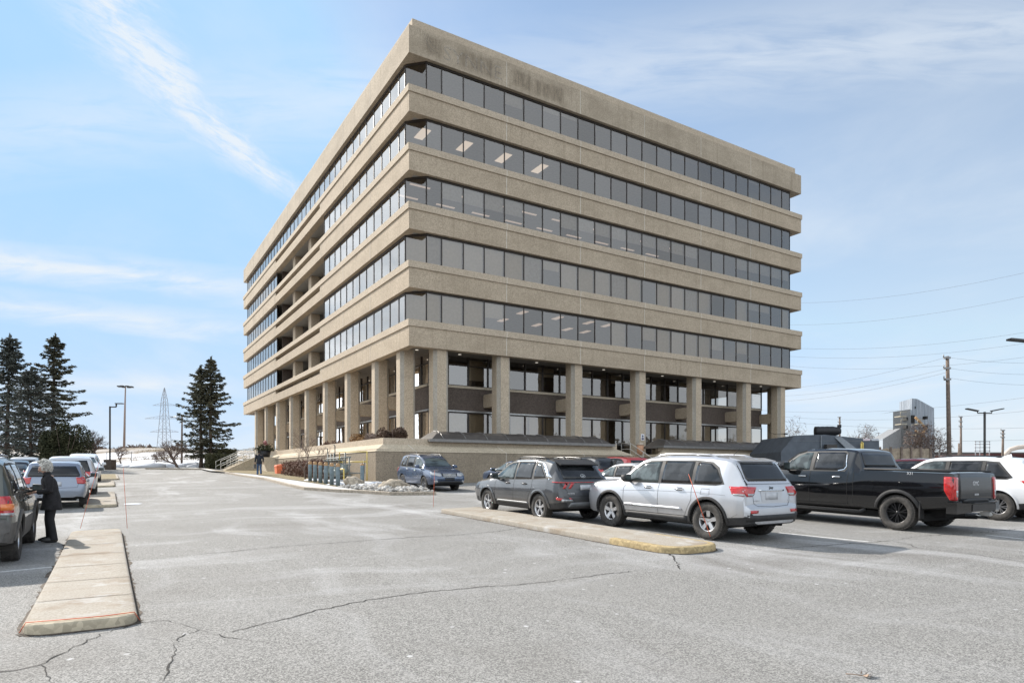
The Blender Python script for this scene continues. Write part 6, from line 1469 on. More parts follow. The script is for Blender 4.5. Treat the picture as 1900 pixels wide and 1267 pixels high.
def finger_chains(V, Ed, Rd, palm_i, palm, d, side, curl):
    # four fingers and a thumb rooted in the palm; d = pointing direction, side = across the palm
    d = Vector(d).normalized(); side = (Vector(side)-d*Vector(side).dot(d)).normalized(); nrm = d.cross(side)
    for k, l in enumerate((.068,.076,.072,.056)):
        off = side*(k-1.5)*.019; b = palm+d*.045+off; pr = palm_i; dd = d.copy()
        for j, f in enumerate((.0,.42,.33,.25)):
            if j: dd = (dd+nrm*curl*.5).normalized(); b = b+dd*l*f
            V.append(tuple(b)); Rd.append(.0085 if j < 3 else .006); Ed.append((pr, len(V)-1)); pr = len(V)-1
    b = palm-side*.035+d*.005; pr = palm_i; dd = (d*.6-side).normalized()
    for j, f in enumerate((0,.032,.026)):
        b = b+dd*f; dd = (dd+d*.5).normalized(); V.append(tuple(b)); Rd.append(.010 if j < 2 else .007); Ed.append((pr, len(V)-1)); pr = len(V)-1
def person(label, loc, rz, J, coat, trousers, coat_len, hair, extra=None, group='people walking in the lot', hairmat='hair_white'):
    """J: joints in metres, x forward, y left"""
    o = thing('person', label, 'person', loc, rz, group)
    V = []; Ed = []; Rd = []
    def chain(names, radii, start=None):
        pr = start
        for n_, r in zip(names, radii):
            V.append(J[n_]); Rd.append(r); i = len(V)-1; idx[n_] = i
            if pr is not None: Ed.append((pr, i))
            pr = i
    idx = {}
    chain(['pelvis','waist','chest','neck0','neck1','skull','crown'], [(.13,.10),(.115,.09),(.14,.10),.055,.05,(.078,.088),(.05,.06)])
    V.append(J['chin']); Rd.append(.035); Ed.append((idx['skull'], len(V)-1))
    V.append(J['nose']); Rd.append(.014); Ed.append((idx['skull'], len(V)-1))
    for s_ in 'LR':
        chain(['sh'+s_,'el'+s_,'wr'+s_,'pa'+s_], [.05,.042,.026,(.034,.020)], idx['chest'])
        palm = Vector(J['pa'+s_]); d = palm-Vector(J['wr'+s_]); finger_chains(V, Ed, Rd, idx['pa'+s_], palm, d, (0,0,1) if abs(d.normalized().z) < .8 else (0,1,0), .55)
        chain(['hip'+s_,'kn'+s_,'an'+s_,'toe'+s_], [.078,.055,.04,(.035,.03)], idx['pelvis'])
    skin_mesh('body', V, Ed, Rd, M['skin'], o)
    pel, ch, wa, n0 = map(Vector, (J['pelvis'], J['chest'], J['waist'], J['neck0']))
    def wrap(name, mb, mat, vox=.014):
        ob = mb.build(name, mat, o); md = ob.modifiers.new('r', 'REMESH'); md.mode = 'VOXEL'; md.voxel_size = vox; md.use_smooth_shade = True
        sm = ob.modifiers.new('m', 'SMOOTH'); sm.iterations = 4; sm.factor = .5
        dg = bpy.context.evaluated_depsgraph_get(); dg.update(); nm = bpy.data.meshes.new_from_object(ob.evaluated_get(dg)); ob.modifiers.clear(); old = ob.data; ob.data = nm; bpy.data.meshes.remove(old); nm.name = name
        for p_ in nm.polygons: p_.use_smooth = True
    mb = MB(); rg = [(coat_len, pel, .185, .215), (coat_len+.02, pel, .188, .218), (pel.z-.05, pel, .165, .20), (pel.z+.06, pel, .148, .185), (wa.z+.02, wa, .130, .165), (wa.z*.5+ch.z*.5, wa.lerp(ch,.5), .138, .182), (ch.z, ch, .135, .195), (ch.z+.07, ch.lerp(n0,.45), .115, .190), (n0.z-.025, n0+Vector((-.01,0,0)), .075, .105), (n0.z+.065, n0+Vector((.01,0,0)), .064, .066)]
    vs = []; nn_ = 28
    for z_, c_, rx_, ry_ in rg:
        for k in range(nn_):
            a = 2*math.pi*k/nn_; fold = 1+.035*math.sin(a*5+z_*3)*max(0, min(1,(wa.z-z_)*3)); vs.append((c_.x+rx_*math.cos(a)*fold, c_.y+ry_*math.sin(a)*fold, z_))
    m_ = len(rg); mb.add(vs, [(i*nn_+k, i*nn_+(k+1)%nn_, (i+1)*nn_+(k+1)%nn_, (i+1)*nn_+k) for i in range(m_-1) for k in range(nn_)]+[tuple(range(nn_))[::-1], tuple((m_-1)*nn_+k for k in range(nn_))])
    for s_ in 'LR':
        A, B, C2 = Vector(J['sh'+s_]), Vector(J['el'+s_]), Vector(J['wr'+s_]); A2 = A.lerp(ch, .35)
        mb.tube([A2, A, A.lerp(B,.5), B, B.lerp(C2,.5), C2], [.075,.080,.066,.062,.056,.050], 14)
    wrap('coat', mb, coat)
    mb = MB(); mb.tube([pel+Vector((0,0,.10)), pel, pel-Vector((0,0,.06))], [.13,.145,.11], 14)
    for s_ in 'LR':
        h_, k_, a_ = (Vector(J[n_+s_]) for n_ in ('hip','kn','an')); mb.tube([h_+Vector((0,0,.05)), h_.lerp(k_,.4), k_, k_.lerp(a_,.55), a_-Vector((0,0,.045))], [.095,.092,.076,.072,.074], 14)
    wrap('trousers', mb, trousers)
    for s_ in 'LR':
        a, t = Vector(J['an'+s_]), Vector(J['toe'+s_]); d = (t-a); d.z = 0; d.normalize(); mb = MB(); sd_ = Vector((-d.y,d.x,0)); c_ = a+d*.07; zb = a.z-.085
        blob(mb, (0,0,0), 1, 5, 3, .02); mb.v = [tuple(Vector((c_.x,c_.y,zb+.045))+d*(v[0]*.145)+sd_*(v[1]*.048)+Vector((0,0,max(-.045,v[2]*.055*(1.1-v[0]*.4))))) for v in mb.v]
        mb.build('shoe', M['shoe'], o)
    # hair: many short curls round the skull
    sk = Vector(J['skull']); fwd = (Vector(J['nose'])-sk); fwd.z *= .3; fwd.normalize(); rng = random.Random(7); cs = []
    n = 7000 if hair > .02 else 1500
    while len(cs) < n:
        d = Vector((rng.gauss(0,1),rng.gauss(0,1),rng.gauss(0,1))).normalized()
        if d.dot(fwd) > .20 and d.z < .68: continue
        if d.z < -.55 or (d.z < -.15 and d.dot(fwd) > -.1): continue
        r = .098+hair*rng.random()*(1+.5*(d.dot(fwd) < 0)); cs.append(sk+Vector((d.x*r*1.02, d.y*r*.92, d.z*r*1.08+.02)))
    leaf_cloud('hair', [c_[:] for c_ in cs], .012, M[hairmat], o, flat=.7, seed=3)
    mb = MB(); blob(mb, sk-fwd*.022+Vector((0,0,.025)), .100, 9, 3, .05, (1,.92,1.05)); 
    keep = MB(); keep.v = mb.v; keep.f = [f for f in mb.f if (sum((Vector(mb.v[i]) for i in f), Vector())/3-sk).normalized().dot(fwd) < .50 or (sum((Vector(mb.v[i]) for i in f), Vector())/3-sk).normalized().z > .62]; keep.m = [0]*len(keep.f); keep.sm = [True]*len(keep.f)
    keep.build('hair_cap', M[hairmat], o)
    # eyes, mouth, ears
    lf_ = Vector((-fwd.y, fwd.x, 0)); nz_ = Vector(J['nose'])
    mb = MB()
    for sg in (1,-1): blob(mb, nz_+Vector((0,0,.035))-fwd*.018+lf_*sg*.032, .010, 3, 1, 0)
    mb.build('eyes', M['hair_dark'], o); mb = MB(); blob(mb, nz_+Vector((0,0,-.035))-fwd*.012, .020, 3, 1, 0, (.5,1,.3)); mb.build('mouth', simple('lips', (.42,.15,.13), .5) if 'lips' not in bpy.data.materials else bpy.data.materials['lips'], o)
    mb = MB()
    for sg in (1,-1): blob(mb, sk+lf_*sg*.082, .026, 4, 1, 0, (.7,.4,1.1))
    mb.build('ears', M['skin'], o)
    if extra: extra(o)
    return o
# woman at the olive suv: faces the car (left, slightly away), bent a little, right hand at the car door
J = dict(pelvis=(0,0,.86), waist=(.01,0,.99), chest=(.045,0,1.20), neck0=(.075,0,1.335), neck1=(.105,0,1.40), skull=(.135,0,1.475), crown=(.15,0,1.545), chin=(.168,0,1.385), nose=(.222,0,1.428),
  shL=(.05,.175,1.29), elL=(.04,.215,1.03), wrL=(.235,.14,1.00), paL=(.295,.115,1.015), shR=(.05,-.175,1.29), elR=(.14,-.225,1.04), wrR=(.36,-.17,1.06), paR=(.43,-.15,1.075),
  hipL=(0,.085,.82), knL=(.03,.09,.46), anL=(-.03,.10,.09), toeL=(.11,.115,.03), hipR=(0,-.085,.82), knR=(.05,-.10,.46), anR=(.02,-.115,.09), toeR=(.16,-.14,.03))
p = px(96, 13.3)
def wex(o):
    mb = MB()
    for sg in (1,-1): mb.add([(.10,sg*.02,1.335),(.155,sg*.015,1.20),(.175,sg*.085,1.24),(.13,sg*.10,1.345)], [(0,1,2,3),(3,2,1,0)], 0, True)
    mb.build('lapel', M['cloth_black'], o); mb = MB(); mb.add([(.125,-.02,1.35),(.125,.02,1.35),(.178,.012,1.22),(.178,-.012,1.22)], [(0,1,2,3)]); mb.build('blouse', M['scarf'], o)
    mb = MB()
    for z in (1.12,1.02,.92): blob(mb, (.19,-.01,z), .012, 2, 1, 0)
    mb.build('button', M['shoe'], o)
person('white haired woman in black coat and trousers standing by the olive suv door', p, R(180+36), J, M['cloth_black'], M['cloth_trouser'], .64, .038, wex)
bpy.data.objects['person'].scale = (1.02,)*3
J = dict(pelvis=(0,0,.95), waist=(.01,0,1.08), chest=(.03,0,1.32), neck0=(.04,0,1.47), neck1=(.06,0,1.53), skull=(.085,0,1.62), crown=(.085,0,1.70), chin=(.14,0,1.56), nose=(.18,0,1.60),
  shL=(.02,.205,1.42), elL=(-.06,.26,1.15), wrL=(.06,.28,.93), paL=(.085,.28,.86), shR=(.02,-.205,1.42), elR=(.0,-.27,1.15), wrR=(.10,-.27,.93), paR=(.12,-.27,.86),
  hipL=(0,.095,.90), knL=(.10,.10,.50), anL=(.12,.10,.09), toeL=(.26,.12,.03), hipR=(0,-.095,.90), knR=(.03,-.10,.50), anR=(-.20,-.10,.13), toeR=(-.08,-.11,.04))
J2 = {k: v for k, v in J.items()}
p = px(481, 47.6); p.z += .15
def mex(o):
    pass
mn = person('man in dark jacket and jeans walking away along the white pavement', p, ROT+R(90)-R(4), J2, M['cloth_navy'], M['denim'], .80, .012, None, hairmat='hair_dark')
hp = mn.matrix_basis @ Vector((.13,.29,.80))
b = thing('briefcase', 'small black briefcase carried by the walking man', 'briefcase', hp, mn.rotation_euler.z)
mb = MB(); mb.box(-.20,.20,-.055,.055,-.34,-.05); mb.build('case', M['shoe'], b); mb = MB(); mb.tube([(-.06,0,-.05),(-.05,0,.01),(.05,0,.01),(.06,0,-.05)], .012, 6); mb.build('handle', M['shoe'], b)
# ================= FAR SURROUNDINGS
def field_mat():
    m, nt, N, L, b = nmat('snowy_field'); q = G(nt); setp(b, rough=.9, spec=.2); P = q.pos()
    n1 = q.noise(q.mapping(P, (.5,.12,1)), .55, 6, .68); n2 = q.noise(q.mapping(P, (.12,.05,1)), .8, 5, .6)
    sz = N.new('ShaderNodeSeparateXYZ'); L.new(P, sz.inputs[0])
    gr = q.mix(q.ss(q.noise(P, 3, 4, .7), .3, .7), (.13,.095,.06), (.24,.19,.125))
    amt = q.math('MULTIPLY', q.ss(n1, .40, .56), q.ss(sz.outputs[2], E+3.6, E+2.6, .25, 1))
    L.new(q.mix(amt, gr, (.62,.64,.68)), b.inputs['Base Color']); return m
M['field'] = field_mat()
def fz(x, y):
    k = S(x, 30, -10); z = E+g0(70)-.2+(S(y, 74, 84)*1.2+S(y, 88, 122)*2.6)*k+.22*math.sin(x*.21+y*.13)*S(y,76,90)+.18*math.sin(x*.05-1)
    return z
xs = np.concatenate([np.arange(-420,-80,20), np.arange(-80,41,2.0)]); ys = np.concatenate([np.arange(69.5,125,1.5), np.arange(125,900,60)])
def edge(x): return 0
vs = [(x, y, fz(x,y) if y > 72 else g(x,y)-.05) for y in ys for x in xs]; n = len(xs)
mb = MB(); mb.add(vs, [(j*n+i,j*n+i+1,(j+1)*n+i+1,(j+1)*n+i) for j in range(len(ys)-1) for i in range(n-1)], 0, True); tag(mb.build('snowy_field', M['field']), kind='structure')
mb = MB(); rng = random.Random(3)
for i in range(42):
    x = rng.uniform(-46,-22); y = rng.uniform(69,73); blob(mb, (x,y,g(x,y)+.05), rng.uniform(.3,1.2), i, 2, .4, (1.6,1,.42))
tag(mb.build('ploughed_snow', M['snow']), 'dirty ploughed snow heaped along the far edge of the lot', 'snow', kind='stuff')
mb = MB(); C_ = []
for i in range(26000):
    x = rng.uniform(-75,-12); y = rng.uniform(72,124)
    if math.sin(x*.35+y*.2)+math.sin(y*.55-x*.1)+rng.gauss(0,.7) > .9: C_.append((x,y,fz(x,y)+.15*rng.random()))
leaf_cloud('dry_weeds', C_, .18, M['drygrass'], flat=.12, seed=5, dirs=[(0,0,1)]*len(C_)); tag(bpy.data.objects['dry_weeds'], 'dry brown weeds standing through the snow on the slope', 'weeds', kind='stuff')
# chain link fence along the lot edge
M['fence'] = simple('galvanised_fence', (.26,.26,.26), .5, .6)
o = thing('chain_link_fence', 'thin chain link fence crossing the snow behind the lot', 'fence'); mb = MB()
px_ = [(-62+2.9*i, 76.5) for i in range(17)]
for x, y in px_:
    m1 = MB(); m1.tube([(x,y,fz(x,y)-.3),(x,y,fz(x,y)+1.9)], .035, 6); m1.build('post', M['fence'], o)
for dz in (1.85,): mb.tube([(x,y,fz(x,y)+dz) for x, y in px_], .02, 5)
for i in range(len(px_)-1):
    (x0,y0),(x1,y1) = px_[i], px_[i+1]
    for k in range(12):
        a = k/12*2.9; mb.tube([(x0+a,y0,fz(x0+a,y0)),(x0+min(a+1.9,2.9),y0,fz(x0,y0)+min(1.9,2.9-a))], .003, 3); mb.tube([(x1-a,y0,fz(x1-a,y0)),(x1-min(a+1.9,2.9),y0,fz(x1,y0)+min(1.9,2.9-a))], .003, 3)
mb.build('mesh_panel', M['fence'], o)
# lamp post with concrete foot (left)
M['lamp'] = simple('dark_bronze_post', (.055,.05,.046), .5, .3)
p = at(204, 63); o = thing('lamp_post', 'square headed lamp post on a dark concrete drum left of the driveway', 'street lamp', p)
mb = MB(); mb.box(-.38,.38,-.38,.38,-.2,.95); mb.build('concrete_base', M['panel'], o)
mb = MB(); mb.box(-.055,.055,-.055,.055,.95,6.1); mb.build('pole', M['lamp'], o)
mb = MB(); mb.box(.075,.62,-.05,.05,5.98,6.08); mb.box(.56,.66,-.05,.05,6.08,6.32); mb.build('arm', M['lamp'], o)
mb = MB(); mb.box(.56,1.25,-.18,.18,6.32,6.40); mb.build('lamp_head', M['lamp'], o)
# high mast
p = px(231, 170); p.z = E+6.0; o = thing('high_mast_light', 'very tall mast with a ring of floodlights beyond the field', 'light mast', p)
mb = MB(); mb.tube([(-.1,0,0),(.1,0,10),(.25,0,16.3)], [.30,.22,.15], 10); mb.build('mast', M['rusty'] if 'rusty' in M else simple('weathered_mast', (.30,.23,.20), .7), o)
mb = MB()
for a in range(8): th = a*math.pi/4; mb.tube([(.25,0,16.2),(.25+1.5*math.cos(th),1.5*math.sin(th),16.25)], .06, 4); mb.box(.25+1.5*math.cos(th)-.35,.25+1.5*math.cos(th)+.35,1.5*math.sin(th)-.35,1.5*math.sin(th)+.35,16.0,16.25)
mb.build('floodlight_ring', M['lamp'], o)
# lattice pylons
M['pylon'] = simple('distant_pylon_steel', (.34,.35,.37), .7)
def pylon(label, base, H, w0, arms, r=.085):
    o = thing('transmission_tower', label, 'pylon', base, 0, 'lattice power line towers'); mb = MB()
    def wd(z): return w0*(1-z/H)*.55+w0*.18 if z < H*.8 else w0*.29*(1-(z-H*.8)/(H*.2))+.05
    lv = [H*k/11 for k in range(12)]
    for sx in (-1,1):
        for sy in (-1,1): mb.tube([(sx*wd(z),sy*wd(z),z) for z in lv], r, 4)
    for a, b in zip(lv, lv[1:]):
        for sy in (-1,1):
            mb.tube([(-wd(a),sy*wd(a),a),(wd(b),sy*wd(b),b)], r*.5, 3); mb.tube([(wd(a),sy*wd(a),a),(-wd(b),sy*wd(b),b)], r*.5, 3)
    mb.build('lattice_mast', M['pylon'], o); 
    for z, l in arms:
        m1 = MB()
        for sx in (-1,1):
            m1.tube([(0,0,z),(sx*l,0,z+.0)], r*.8, 4); m1.tube([(0,0,z+H*.05),(sx*l,0,z)], r*.6, 4)
            for k in range(1,5): m1.tube([(sx*l*k/5,0,z),(sx*l*(k-.5)/5,0,z+H*.05*(1-(k-.5)/5))], r*.4, 3)
        m1.build('cross_arm', M['pylon'], o)
    return o
p = px(305, 210); p.z = E+5.5; pylon('grey lattice pylon with three cross arms behind the leafless tree', p, 21.5, 2.3, [(15.8,3.8),(11.6,6.3),(7.3,4.6)])
p = px(337, 74); o = thing('utility_pole', 'thin grey pole standing left of the double spruce', 'utility pole', p); mb = MB(); mb.tube([(0,0,-.3),(.05,0,5.9)], [.13,.08], 8); mb.build('pole', M['twig'], o); mb = MB(); mb.tube([(.05,0,5.6),(-.3,0,5.75),(-.95,0,5.7)], .03, 6); mb.box(-1.25,-.9,-.08,.08,5.62,5.72); mb.build('lamp_arm', M['fence'], o)
# ---- right side
M['wood'] = simple('weathered_timber_pole', (.17,.13,.105), .9, var=.3, scale=4, bump=.3)
def upole(label, xx, D, top_px, r=.16, lean=0, fit=True, name='utility_pole'):
    p = px(xx, D); H = E+(875-top_px)*D/F-p.z; o = thing(name, label, 'utility pole', p, 0, 'power line poles at right'); mb = MB()
    mb.tube([(0,0,-.5),(lean*.5,0,H*.5),(lean,0,H)], [r*1.15,r,r*.8], 10); mb.build('pole', M['wood'], o)
    if fit:
        mb = MB()
        for k in (.01,.10,.195): mb.box(lean*(1-k)-r*1.6,lean*(1-k)+r*1.2,-.16,.16,H*(1-k)-.12,H*(1-k)+.04); mb.tube([(lean*(1-k)-r*2,0,H*(1-k)),(lean*(1-k)-r*2,0,H*(1-k)+.25)], .05, 6)
        mb.build('insulator', M['fence'], o)
    return p, H
pp_, HH = upole('tall brown timber power pole right of the metal tower', 1762, 58, 661, .17, -.2)
upole('slim pole rising behind the twin armed lamp', 1783, 110, 772, .17)
upole('short distant pole between the tall timber pole and the slim pole', 1779, 120, 822, .16, 0, False)
upole('short blue grey pole near the right edge', 1860, 100, 797, .17, 0.1, True)
upole('distant pole topping the dark shed roof near its drum', 1558, 150, 773, .22)
# wires
M['wire'] = simple('power_cable', (.10,.10,.11), .7)
rngw = random.Random(8)
def wire(a, b, sag, r=.03):
    mb = MB(); pts = []
    for i in range(21):
        u_ = i/20; p = a.lerp(b, u_); p.z -= sag*4*u_*(1-u_); pts.append(p)
    mb.tube(pts, r, 3, caps=False); return mb
CABL = ['lowest cable running left from the tall timber pole','middle cable running left from the tall timber pole','topmost cable running left from the tall timber pole','middle cable running right from the tall timber pole','lowest cable running right from the tall timber pole','topmost cable running right from the tall timber pole']+[
 '%s of the thin cables crossing behind the building, counted down from the sky' % w for w in ('third','fourth','fifth')]+['sixth thin cable down, passing just above the metal tower','seventh thin cable down, passing behind the metal tower top','second thin cable down, high beside the fourth floor','topmost thin cable, high beside the fourth floor','lowest cable, close above the shed roof and fence','second lowest cable, just above the roof drum']
k = 0
for (y0, y1, D0, D1, sag, x0, x1) in [(745,690,95,58,.6,1430,1760),(735,683,95,58,.6,1430,1760),(722,662,95,58,.6,1430,1760),(683,686,58,60,.5,1760,2050),(701,707,58,60,.5,1760,2050),(663,664,58,60,.5,1760,2050),
    (640,590,180,120,3,1400,2050),(655,612,180,120,3,1400,2050),(672,640,180,120,3,1400,2050),(760,715,150,100,2,1400,2050),(768,745,150,100,2,1400,2050),(600,515,180,110,3,1400,2050),(560,470,180,110,3,1400,2050),(806,812,150,120,1,1450,2000),(782,790,150,120,1,1450,2000)]:
    a = Vector(((x0-950)/F*D0, D0, E+(875-y0)*D0/F)); b = Vector(((x1-950)/F*D1, D1, E+(875-y1)*D1/F))
    o = wire(a, b, sag, .010*(D0+D1)/120).build('power_cable', M['wire']); k += 1
    tag(o, CABL[k-1], 'cable', 'overhead cables at right')
# twin armed lamp
p = px(1827, 52); o = thing('lamp_post', 'dark lamp post with two flat winged heads above the white suv', 'street lamp', p); H = E+(875-764)*52/F-p.z
mb = MB(); mb.tube([(0,0,-.3),(0,0,H)], .085, 10); mb.build('pole', M['lamp'], o)
for s_ in (-1,1):
    mb = MB(); mb.tube([(0,0,H-.1),(s_*.55,0,H-.1),(s_*.6,0,H+.1)], .045, 6); mb.build('arm', M['lamp'], o)
    mb = MB(); mb.obox((s_*1.0,0,H+.16), (.45,0,.09*s_*1), (0,.17,0), (-.01*s_,0,.04)); mb.build('lamp_head', M['lamp'], o)
p = px(1935, 32); o = thing('lamp_post', 'dark lamp head on an arm reaching in from the right frame edge', 'street lamp', p); H = E+(875-632)*32/F-p.z
mb = MB(); mb.tube([(0,0,-.3),(0,0,H-.2)], .085, 10); mb.tube([(0,0,H-.5),(-.35,0,H-.1)], .05, 8); mb.build('pole', M['lamp'], o)
mb = MB(); mb.obox((-1.05,0,H), (.62,0,-.06), (0,.18,0), (.003,0,.045)); mb.build('lamp_head', M['lamp'], o)
# dark metal shed with roof drum
M['slate'] = simple('slate_grey_sheet_metal', (.085,.10,.12), .55, .2, var=.15, scale=2); M['slate2'] = simple('lighter_slate_sheet', (.17,.185,.20), .5, .2)
D = 46; kx = lambda x: (x-950)/F*D; kz = lambda y: E+(875-y)*D/F
o = thing('machinery_shed', 'dark slate metal clad shed with sloping ends behind the black pickup', 'shed')
prof = [(1449,838),(1474,808),(1492,807),(1530,806),(1588,812),(1631,817),(1633,880),(1449,880)]
mb = MB(); n = len(prof); v = [(kx(a),D,kz(b)) for a, b in prof]+[(kx(a),D+6,kz(b)) for a, b in prof]
mb.add(v, [tuple(range(n))[::-1], tuple(range(n,2*n))]+[(i,(i+1)%n,n+(i+1)%n,n+i) for i in range(n)]); mb.build('cladding', M['slate'], o)
mb = MB(); mb.add([(kx(1548),D-.06,kz(811)),(kx(1560),D-.06,kz(810)),(kx(1592),D-.5,kz(840)),(kx(1571),D-.5,kz(840))], [(0,3,2,1)]); mb.box(kx(1522),kx(1524),D-.08,D-.005,kz(848),kz(808)); mb.box(kx(1472),kx(1632),D-.02,D-.001,kz(818),kz(817.4)); mb.build('sloping_duct', M['slate2'], o)
mb = MB(); mb.box(kx(1528),kx(1547),D-.5,D-.07,kz(840),kz(825)); mb.build('side_box', M['lamp'], o)
mb = MB(); mb.tube([(kx(1594),D-.3,kz(850)),(kx(1594),D-.3,kz(822))], .06, 8); mb.tube([(kx(1597),D-.3,kz(850)),(kx(1597),D-.3,kz(822)),(kx(1594),D-.3,kz(820))], .05, 8); mb.build('yellow_pipe', M['yellow'], o)
for i, (a, b) in enumerate([(1601,1614),(1617,1630)]): mb = MB(); mb.box(kx(a),kx(b),D-.04,D-.01,kz(817.5),kz(813.5)); mb.build('sign_strip', simple('pale_sign', (.60,.50,.52) if i == 0 else (.5,.52,.55), .6), o)
o = thing('exhaust_drum', 'dark horizontal ribbed drum resting on the shed roof', 'drum', (kx(1530),D+1.2,kz(799)+.02), R(-14)); mb = MB()
prof = [(0,-.9),(.30,-.9),(.32,-.88),(.36,-.88),(.37,-.6),(.355,-.58),(.37,-.3),(.355,-.28),(.37,.0),(.355,.02),(.36,.3),(.30,.62),(.18,.85),(0,.86)]
vs = []; nseg = 20
for k in range(nseg):
    th = 2*math.pi*k/nseg
    for r_, h_ in prof: vs.append((h_+.75, -r_*math.cos(th), r_*math.sin(th)))
m_ = len(prof); mb.add(vs, [(k*m_+i,k*m_+i+1,((k+1)%nseg)*m_+i+1,((k+1)%nseg)*m_+i) for k in range(nseg) for i in range(m_-1)], 0, True)
mb.build('drum_body', M['black_metal'], o); mb = MB(); mb.tube([(1.35,0,.1),(1.55,0,.35)], .12, 8); mb.box(1.38,1.62,-.1,.1,.3,.46); mb.build('outlet', M['black_metal'], o)
# corrugated metal tower
def corr_mat():
    m, nt, N, L, b = nmat('corrugated_galvanised_sheet'); q = G(nt); setp(b, rough=.45, metal=.35); P = q.coord()
    sx = N.new('ShaderNodeSeparateXYZ'); L.new(P, sx.inputs[0]); w = q.math('SINE', q.math('MULTIPLY', q.math('ADD', sx.outputs[0], sx.outputs[1]), 7.5))
    st = q.noise(q.mapping(P, (1.5,1.5,.1)), 2, 5, .7)
    L.new(q.mix(q.ss(st, .35, .7), (.22,.25,.285), (.40,.43,.47)), b.inputs['Base Color']); L.new(q.bump(w, 1, .08), b.inputs['Normal']); return m
M['corr'] = corr_mat(); D = 88; kx = lambda x: (x-950)/F*D; kz = lambda y: E+(875-y)*D/F
o = thing('metal_tower', 'weathered galvanised metal clad tower with sloping roofline and rusty platforms', 'tower')
mb = MB(); prof = [(1692,739),(1702,740),(1733,757),(1735,880),(1683,880),(1683,762),(1692,760)]; n = len(prof); v = [(kx(a),D,kz(b)) for a, b in prof]+[(kx(a)+1,D+4.5,kz(b)) for a, b in prof]
mb.add(v, [tuple(range(n))[::-1], tuple(range(n,2*n))]+[(i,(i+1)%n,n+(i+1)%n,n+i) for i in range(n)]); mb.build('cladding', M['corr'], o)
mb = MB(); mb.add([(kx(1661),D+.5,kz(763)),(kx(1682.6),D-.8,kz(760)),(kx(1682.6),D-.8,kz(880)),(kx(1661),D+.5,kz(880)),(kx(1684),D+4,kz(760)),(kx(1663),D+4,kz(763))], [(0,3,2,1),(0,1,4,5)]); mb.add([(kx(1631),D-.9,kz(815)),(kx(1664),D-.9,kz(795)),(kx(1668),D-.9,kz(880)),(kx(1631),D-.9,kz(880)),(kx(1631),D+2,kz(815)),(kx(1664),D+2,kz(795))], [(0,3,2,1),(0,1,5,4)])
mb.build('side_cladding', simple('pale_panel_cladding', (.24,.245,.25), .6, .1), o)
mb = MB()
for x_, y_ in ((1675,778),(1675,793),(1711,776),(1711,793)): mb.box(kx(x_-1.7),kx(x_+1.7),D-1.0,D-.3,kz(y_+2.5),kz(y_-3))
mb.box(kx(1697),kx(1699),D-.05,D-.01,kz(758),kz(754)); mb.box(kx(1684),kx(1690),D-.86,D-.7,kz(786),kz(771)); mb.build('opening', M['dark'], o)
for i, (a, b) in enumerate([(1652,774),(1653,788),(1683,788),(1683,807),(1684,826)]):
    m1 = MB(); m1.box(kx(a),kx(a+11),D-2.3,D-.9,kz(b+1.6),kz(b)); m1.tube([(kx(a),D-2.3,kz(b)),(kx(a),D-2.3,kz(b-7)),(kx(a+11),D-2.3,kz(b-7))], .04, 4); m1.build('platform', simple('pale_platform', (.36,.33,.26), .7) if i == 0 else bpy.data.materials['pale_platform'], o)
mb = MB()
for a, b, c, d in ((1688,775,1709,797),(1688,800,1706,812),(1706,797,1690,826),(1690,820,1715,850)): mb.tube([(kx(a),D-1.2,kz(b)),(kx(c),D-1.2,kz(d))], .16, 6)
mb.build('chute', M['rust'], o)
bush('vine', 'tangle of leafless brown creeper covering the foot of the metal tower', 'climber', (kx(1695),D-2.6,kz(862)), 3.6, 1.0, 5.0, 2600, .35, M['twig'], 51, None, flat=.07)
bush('bare_shrub', 'leafless tree crown showing behind the shed left of the metal tower', 'shrub', (kx(1622),D+4,kz(850)), 2.6, 1.0, 4.6, 700, .4, M['twig'], 52, None, flat=.06)
bush('bare_shrub', 'wispy leafless tree crown showing left of the drum on the shed', 'shrub', (kx(1508),D+8,kz(850)), 2.8, 1.0, 6.2, 500, .4, M['twig'], 53, None, flat=.06)
# timber fence
M['plank'] = simple('weathered_fence_board', (.34,.275,.205), .9, var=.3, scale=3)
D = 56; kx = lambda x: (x-950)/F*D; kz = lambda y: E+(875-y)*D/F
o = thing('timber_fence', 'tall weathered board fence standing behind the black pickup', 'fence'); mb = MB(); x = kx(1632); rng = random.Random(6); zb = g(kx(1680), D)
while x < kx(1727): w = .14; h = kz(832)+rng.gauss(0,.03); mb.box(x,x+w-.012,D,D+.03,zb-.1,h); x += w
mb.build('boards', M['plank'], o)
for xx in (1632,1652,1672,1690,1708,1726): m1 = MB(); m1.box(kx(xx)-.08,kx(xx)+.08,D-.12,D-.004,zb-.1,kz(829)); m1.build('post', M['wood'], o)
# distant industrial skyline
D = 190; kx = lambda x: (x-950)/F*D; kz = lambda y: E+(875-y)*D/F
def far_box(name, label, cat, x0, x1, y0, c, dep=20, roof=None, D_=190):
    X0, X1 = (x0-950)/F*D_, (x1-950)/F*D_; o = thing(name, label, cat); mb = MB(); zt = E+(875-y0)*D_/F
    mb.box(X0,X1,D_,D_+dep,E-1,zt); mb.build('wall', simple(name+'_wall', c, .8), o)
    mb = MB(); mb.box(X0-.3,X1+.3,D_-.3,D_+dep,zt,zt+.6); mb.build('roof', simple(name+'_roof', tuple(v*.6 for v in c), .8), o)
    mb = MB(); k = int((X1-X0)/5)
    for i in range(k): mb.box(X0+2+5*i,X0+4.4+5*i,D_-.05,D_-.01,zt-2.6,zt-1.2)
    if k: mb.build('window', M['dark'], o)
far_box('red_shed', 'low dark red industrial shed at the right edge', 'building', 1838, 2060, 846, (.10,.025,.022), 20, None, 150)
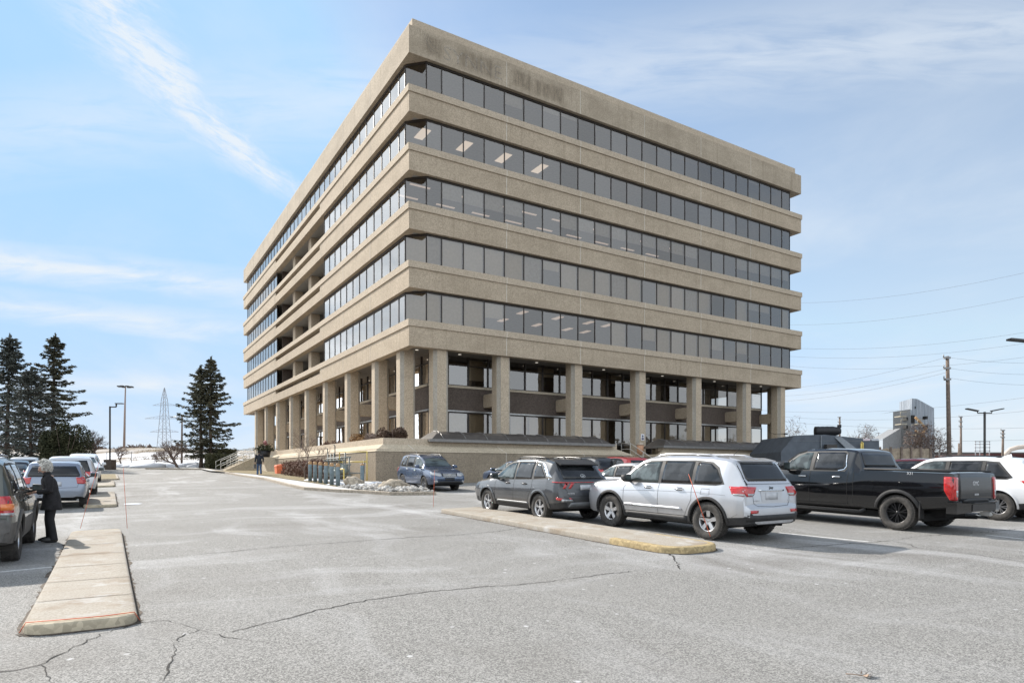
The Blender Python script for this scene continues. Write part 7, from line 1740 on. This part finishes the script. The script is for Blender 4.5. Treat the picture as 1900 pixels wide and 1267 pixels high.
far_box('warehouse', 'long low grey warehouse on the horizon behind the poles', 'building', 1735, 2100, 842, (.16,.15,.145), 25, None, 230)
far_box('far_factory', 'pale low factory building far behind the metal tower', 'building', 1560, 1760, 846, (.24,.235,.24), 25, None, 260)
o = thing('steel_frame', 'open grey steel gantry frame on the horizon left of the twin lamp', 'gantry'); mb = MB(); D = 150; kx = lambda x: (x-950)/F*D; kz = lambda y: E+(875-y)*D/F
for xx in (1810,1818,1827,1836): mb.tube([(kx(xx),D,kz(856)),(kx(xx),D,kz(818))], .10, 4)
for yy in (819,824,830,836): mb.tube([(kx(1808),D,kz(yy)),(kx(1837),D,kz(yy))], .10, 4)
mb.build('frame', M['pylon'], o)
o = thing('pipe_arch', 'pale curved pipe bridge at the right edge above the red shed', 'pipe bridge'); mb = MB(); D = 120; kx = lambda x: (x-950)/F*D; kz = lambda y: E+(875-y)*D/F
mb.tube([(kx(1862),D,kz(850)),(kx(1866),D,kz(842)),(kx(1874),D,kz(834)),(kx(1888),D,kz(830)),(kx(1905),D,kz(828)),(kx(1990),D,kz(828))], .4, 10); mb.build('pipe', simple('cream_pipe', (.55,.47,.40), .7), o)
p = px(1743, 120); o = thing('lamp_post', 'small curved street lamp far off right of the metal tower', 'street lamp', p); H = E+(875-822)*120/F-p.z; mb = MB(); mb.tube([(0,0,0),(0,0,H-1),(.4,0,H-.2),(1.4,0,H)], .10, 6); mb.build('pole', M['fence'], o); mb = MB(); mb.box(1.3,2.0,-.15,.15,H-.1,H+.06); mb.build('lamp_head', M['fence'], o)
# hydro station trusses and treeline far behind the left field
C_ = []; rng = random.Random(12)
for i in range(5200):
    x = rng.uniform(-330,-85) if i < 3600 else rng.uniform(60,420); y = 330+rng.random()*8; hh = 3.0+2.0*math.sin(x*.05)+1.6*math.sin(x*.17+2); C_.append((x,y,E+ (9.0 if x < 0 else 3.5)+rng.random()*max(.8,hh)))
leaf_cloud('far_treeline', C_, 1.3, M['twig'], flat=.3, seed=9); tag(bpy.data.objects['far_treeline'], 'low brown belt of leafless trees on the horizon', 'treeline', kind='stuff')
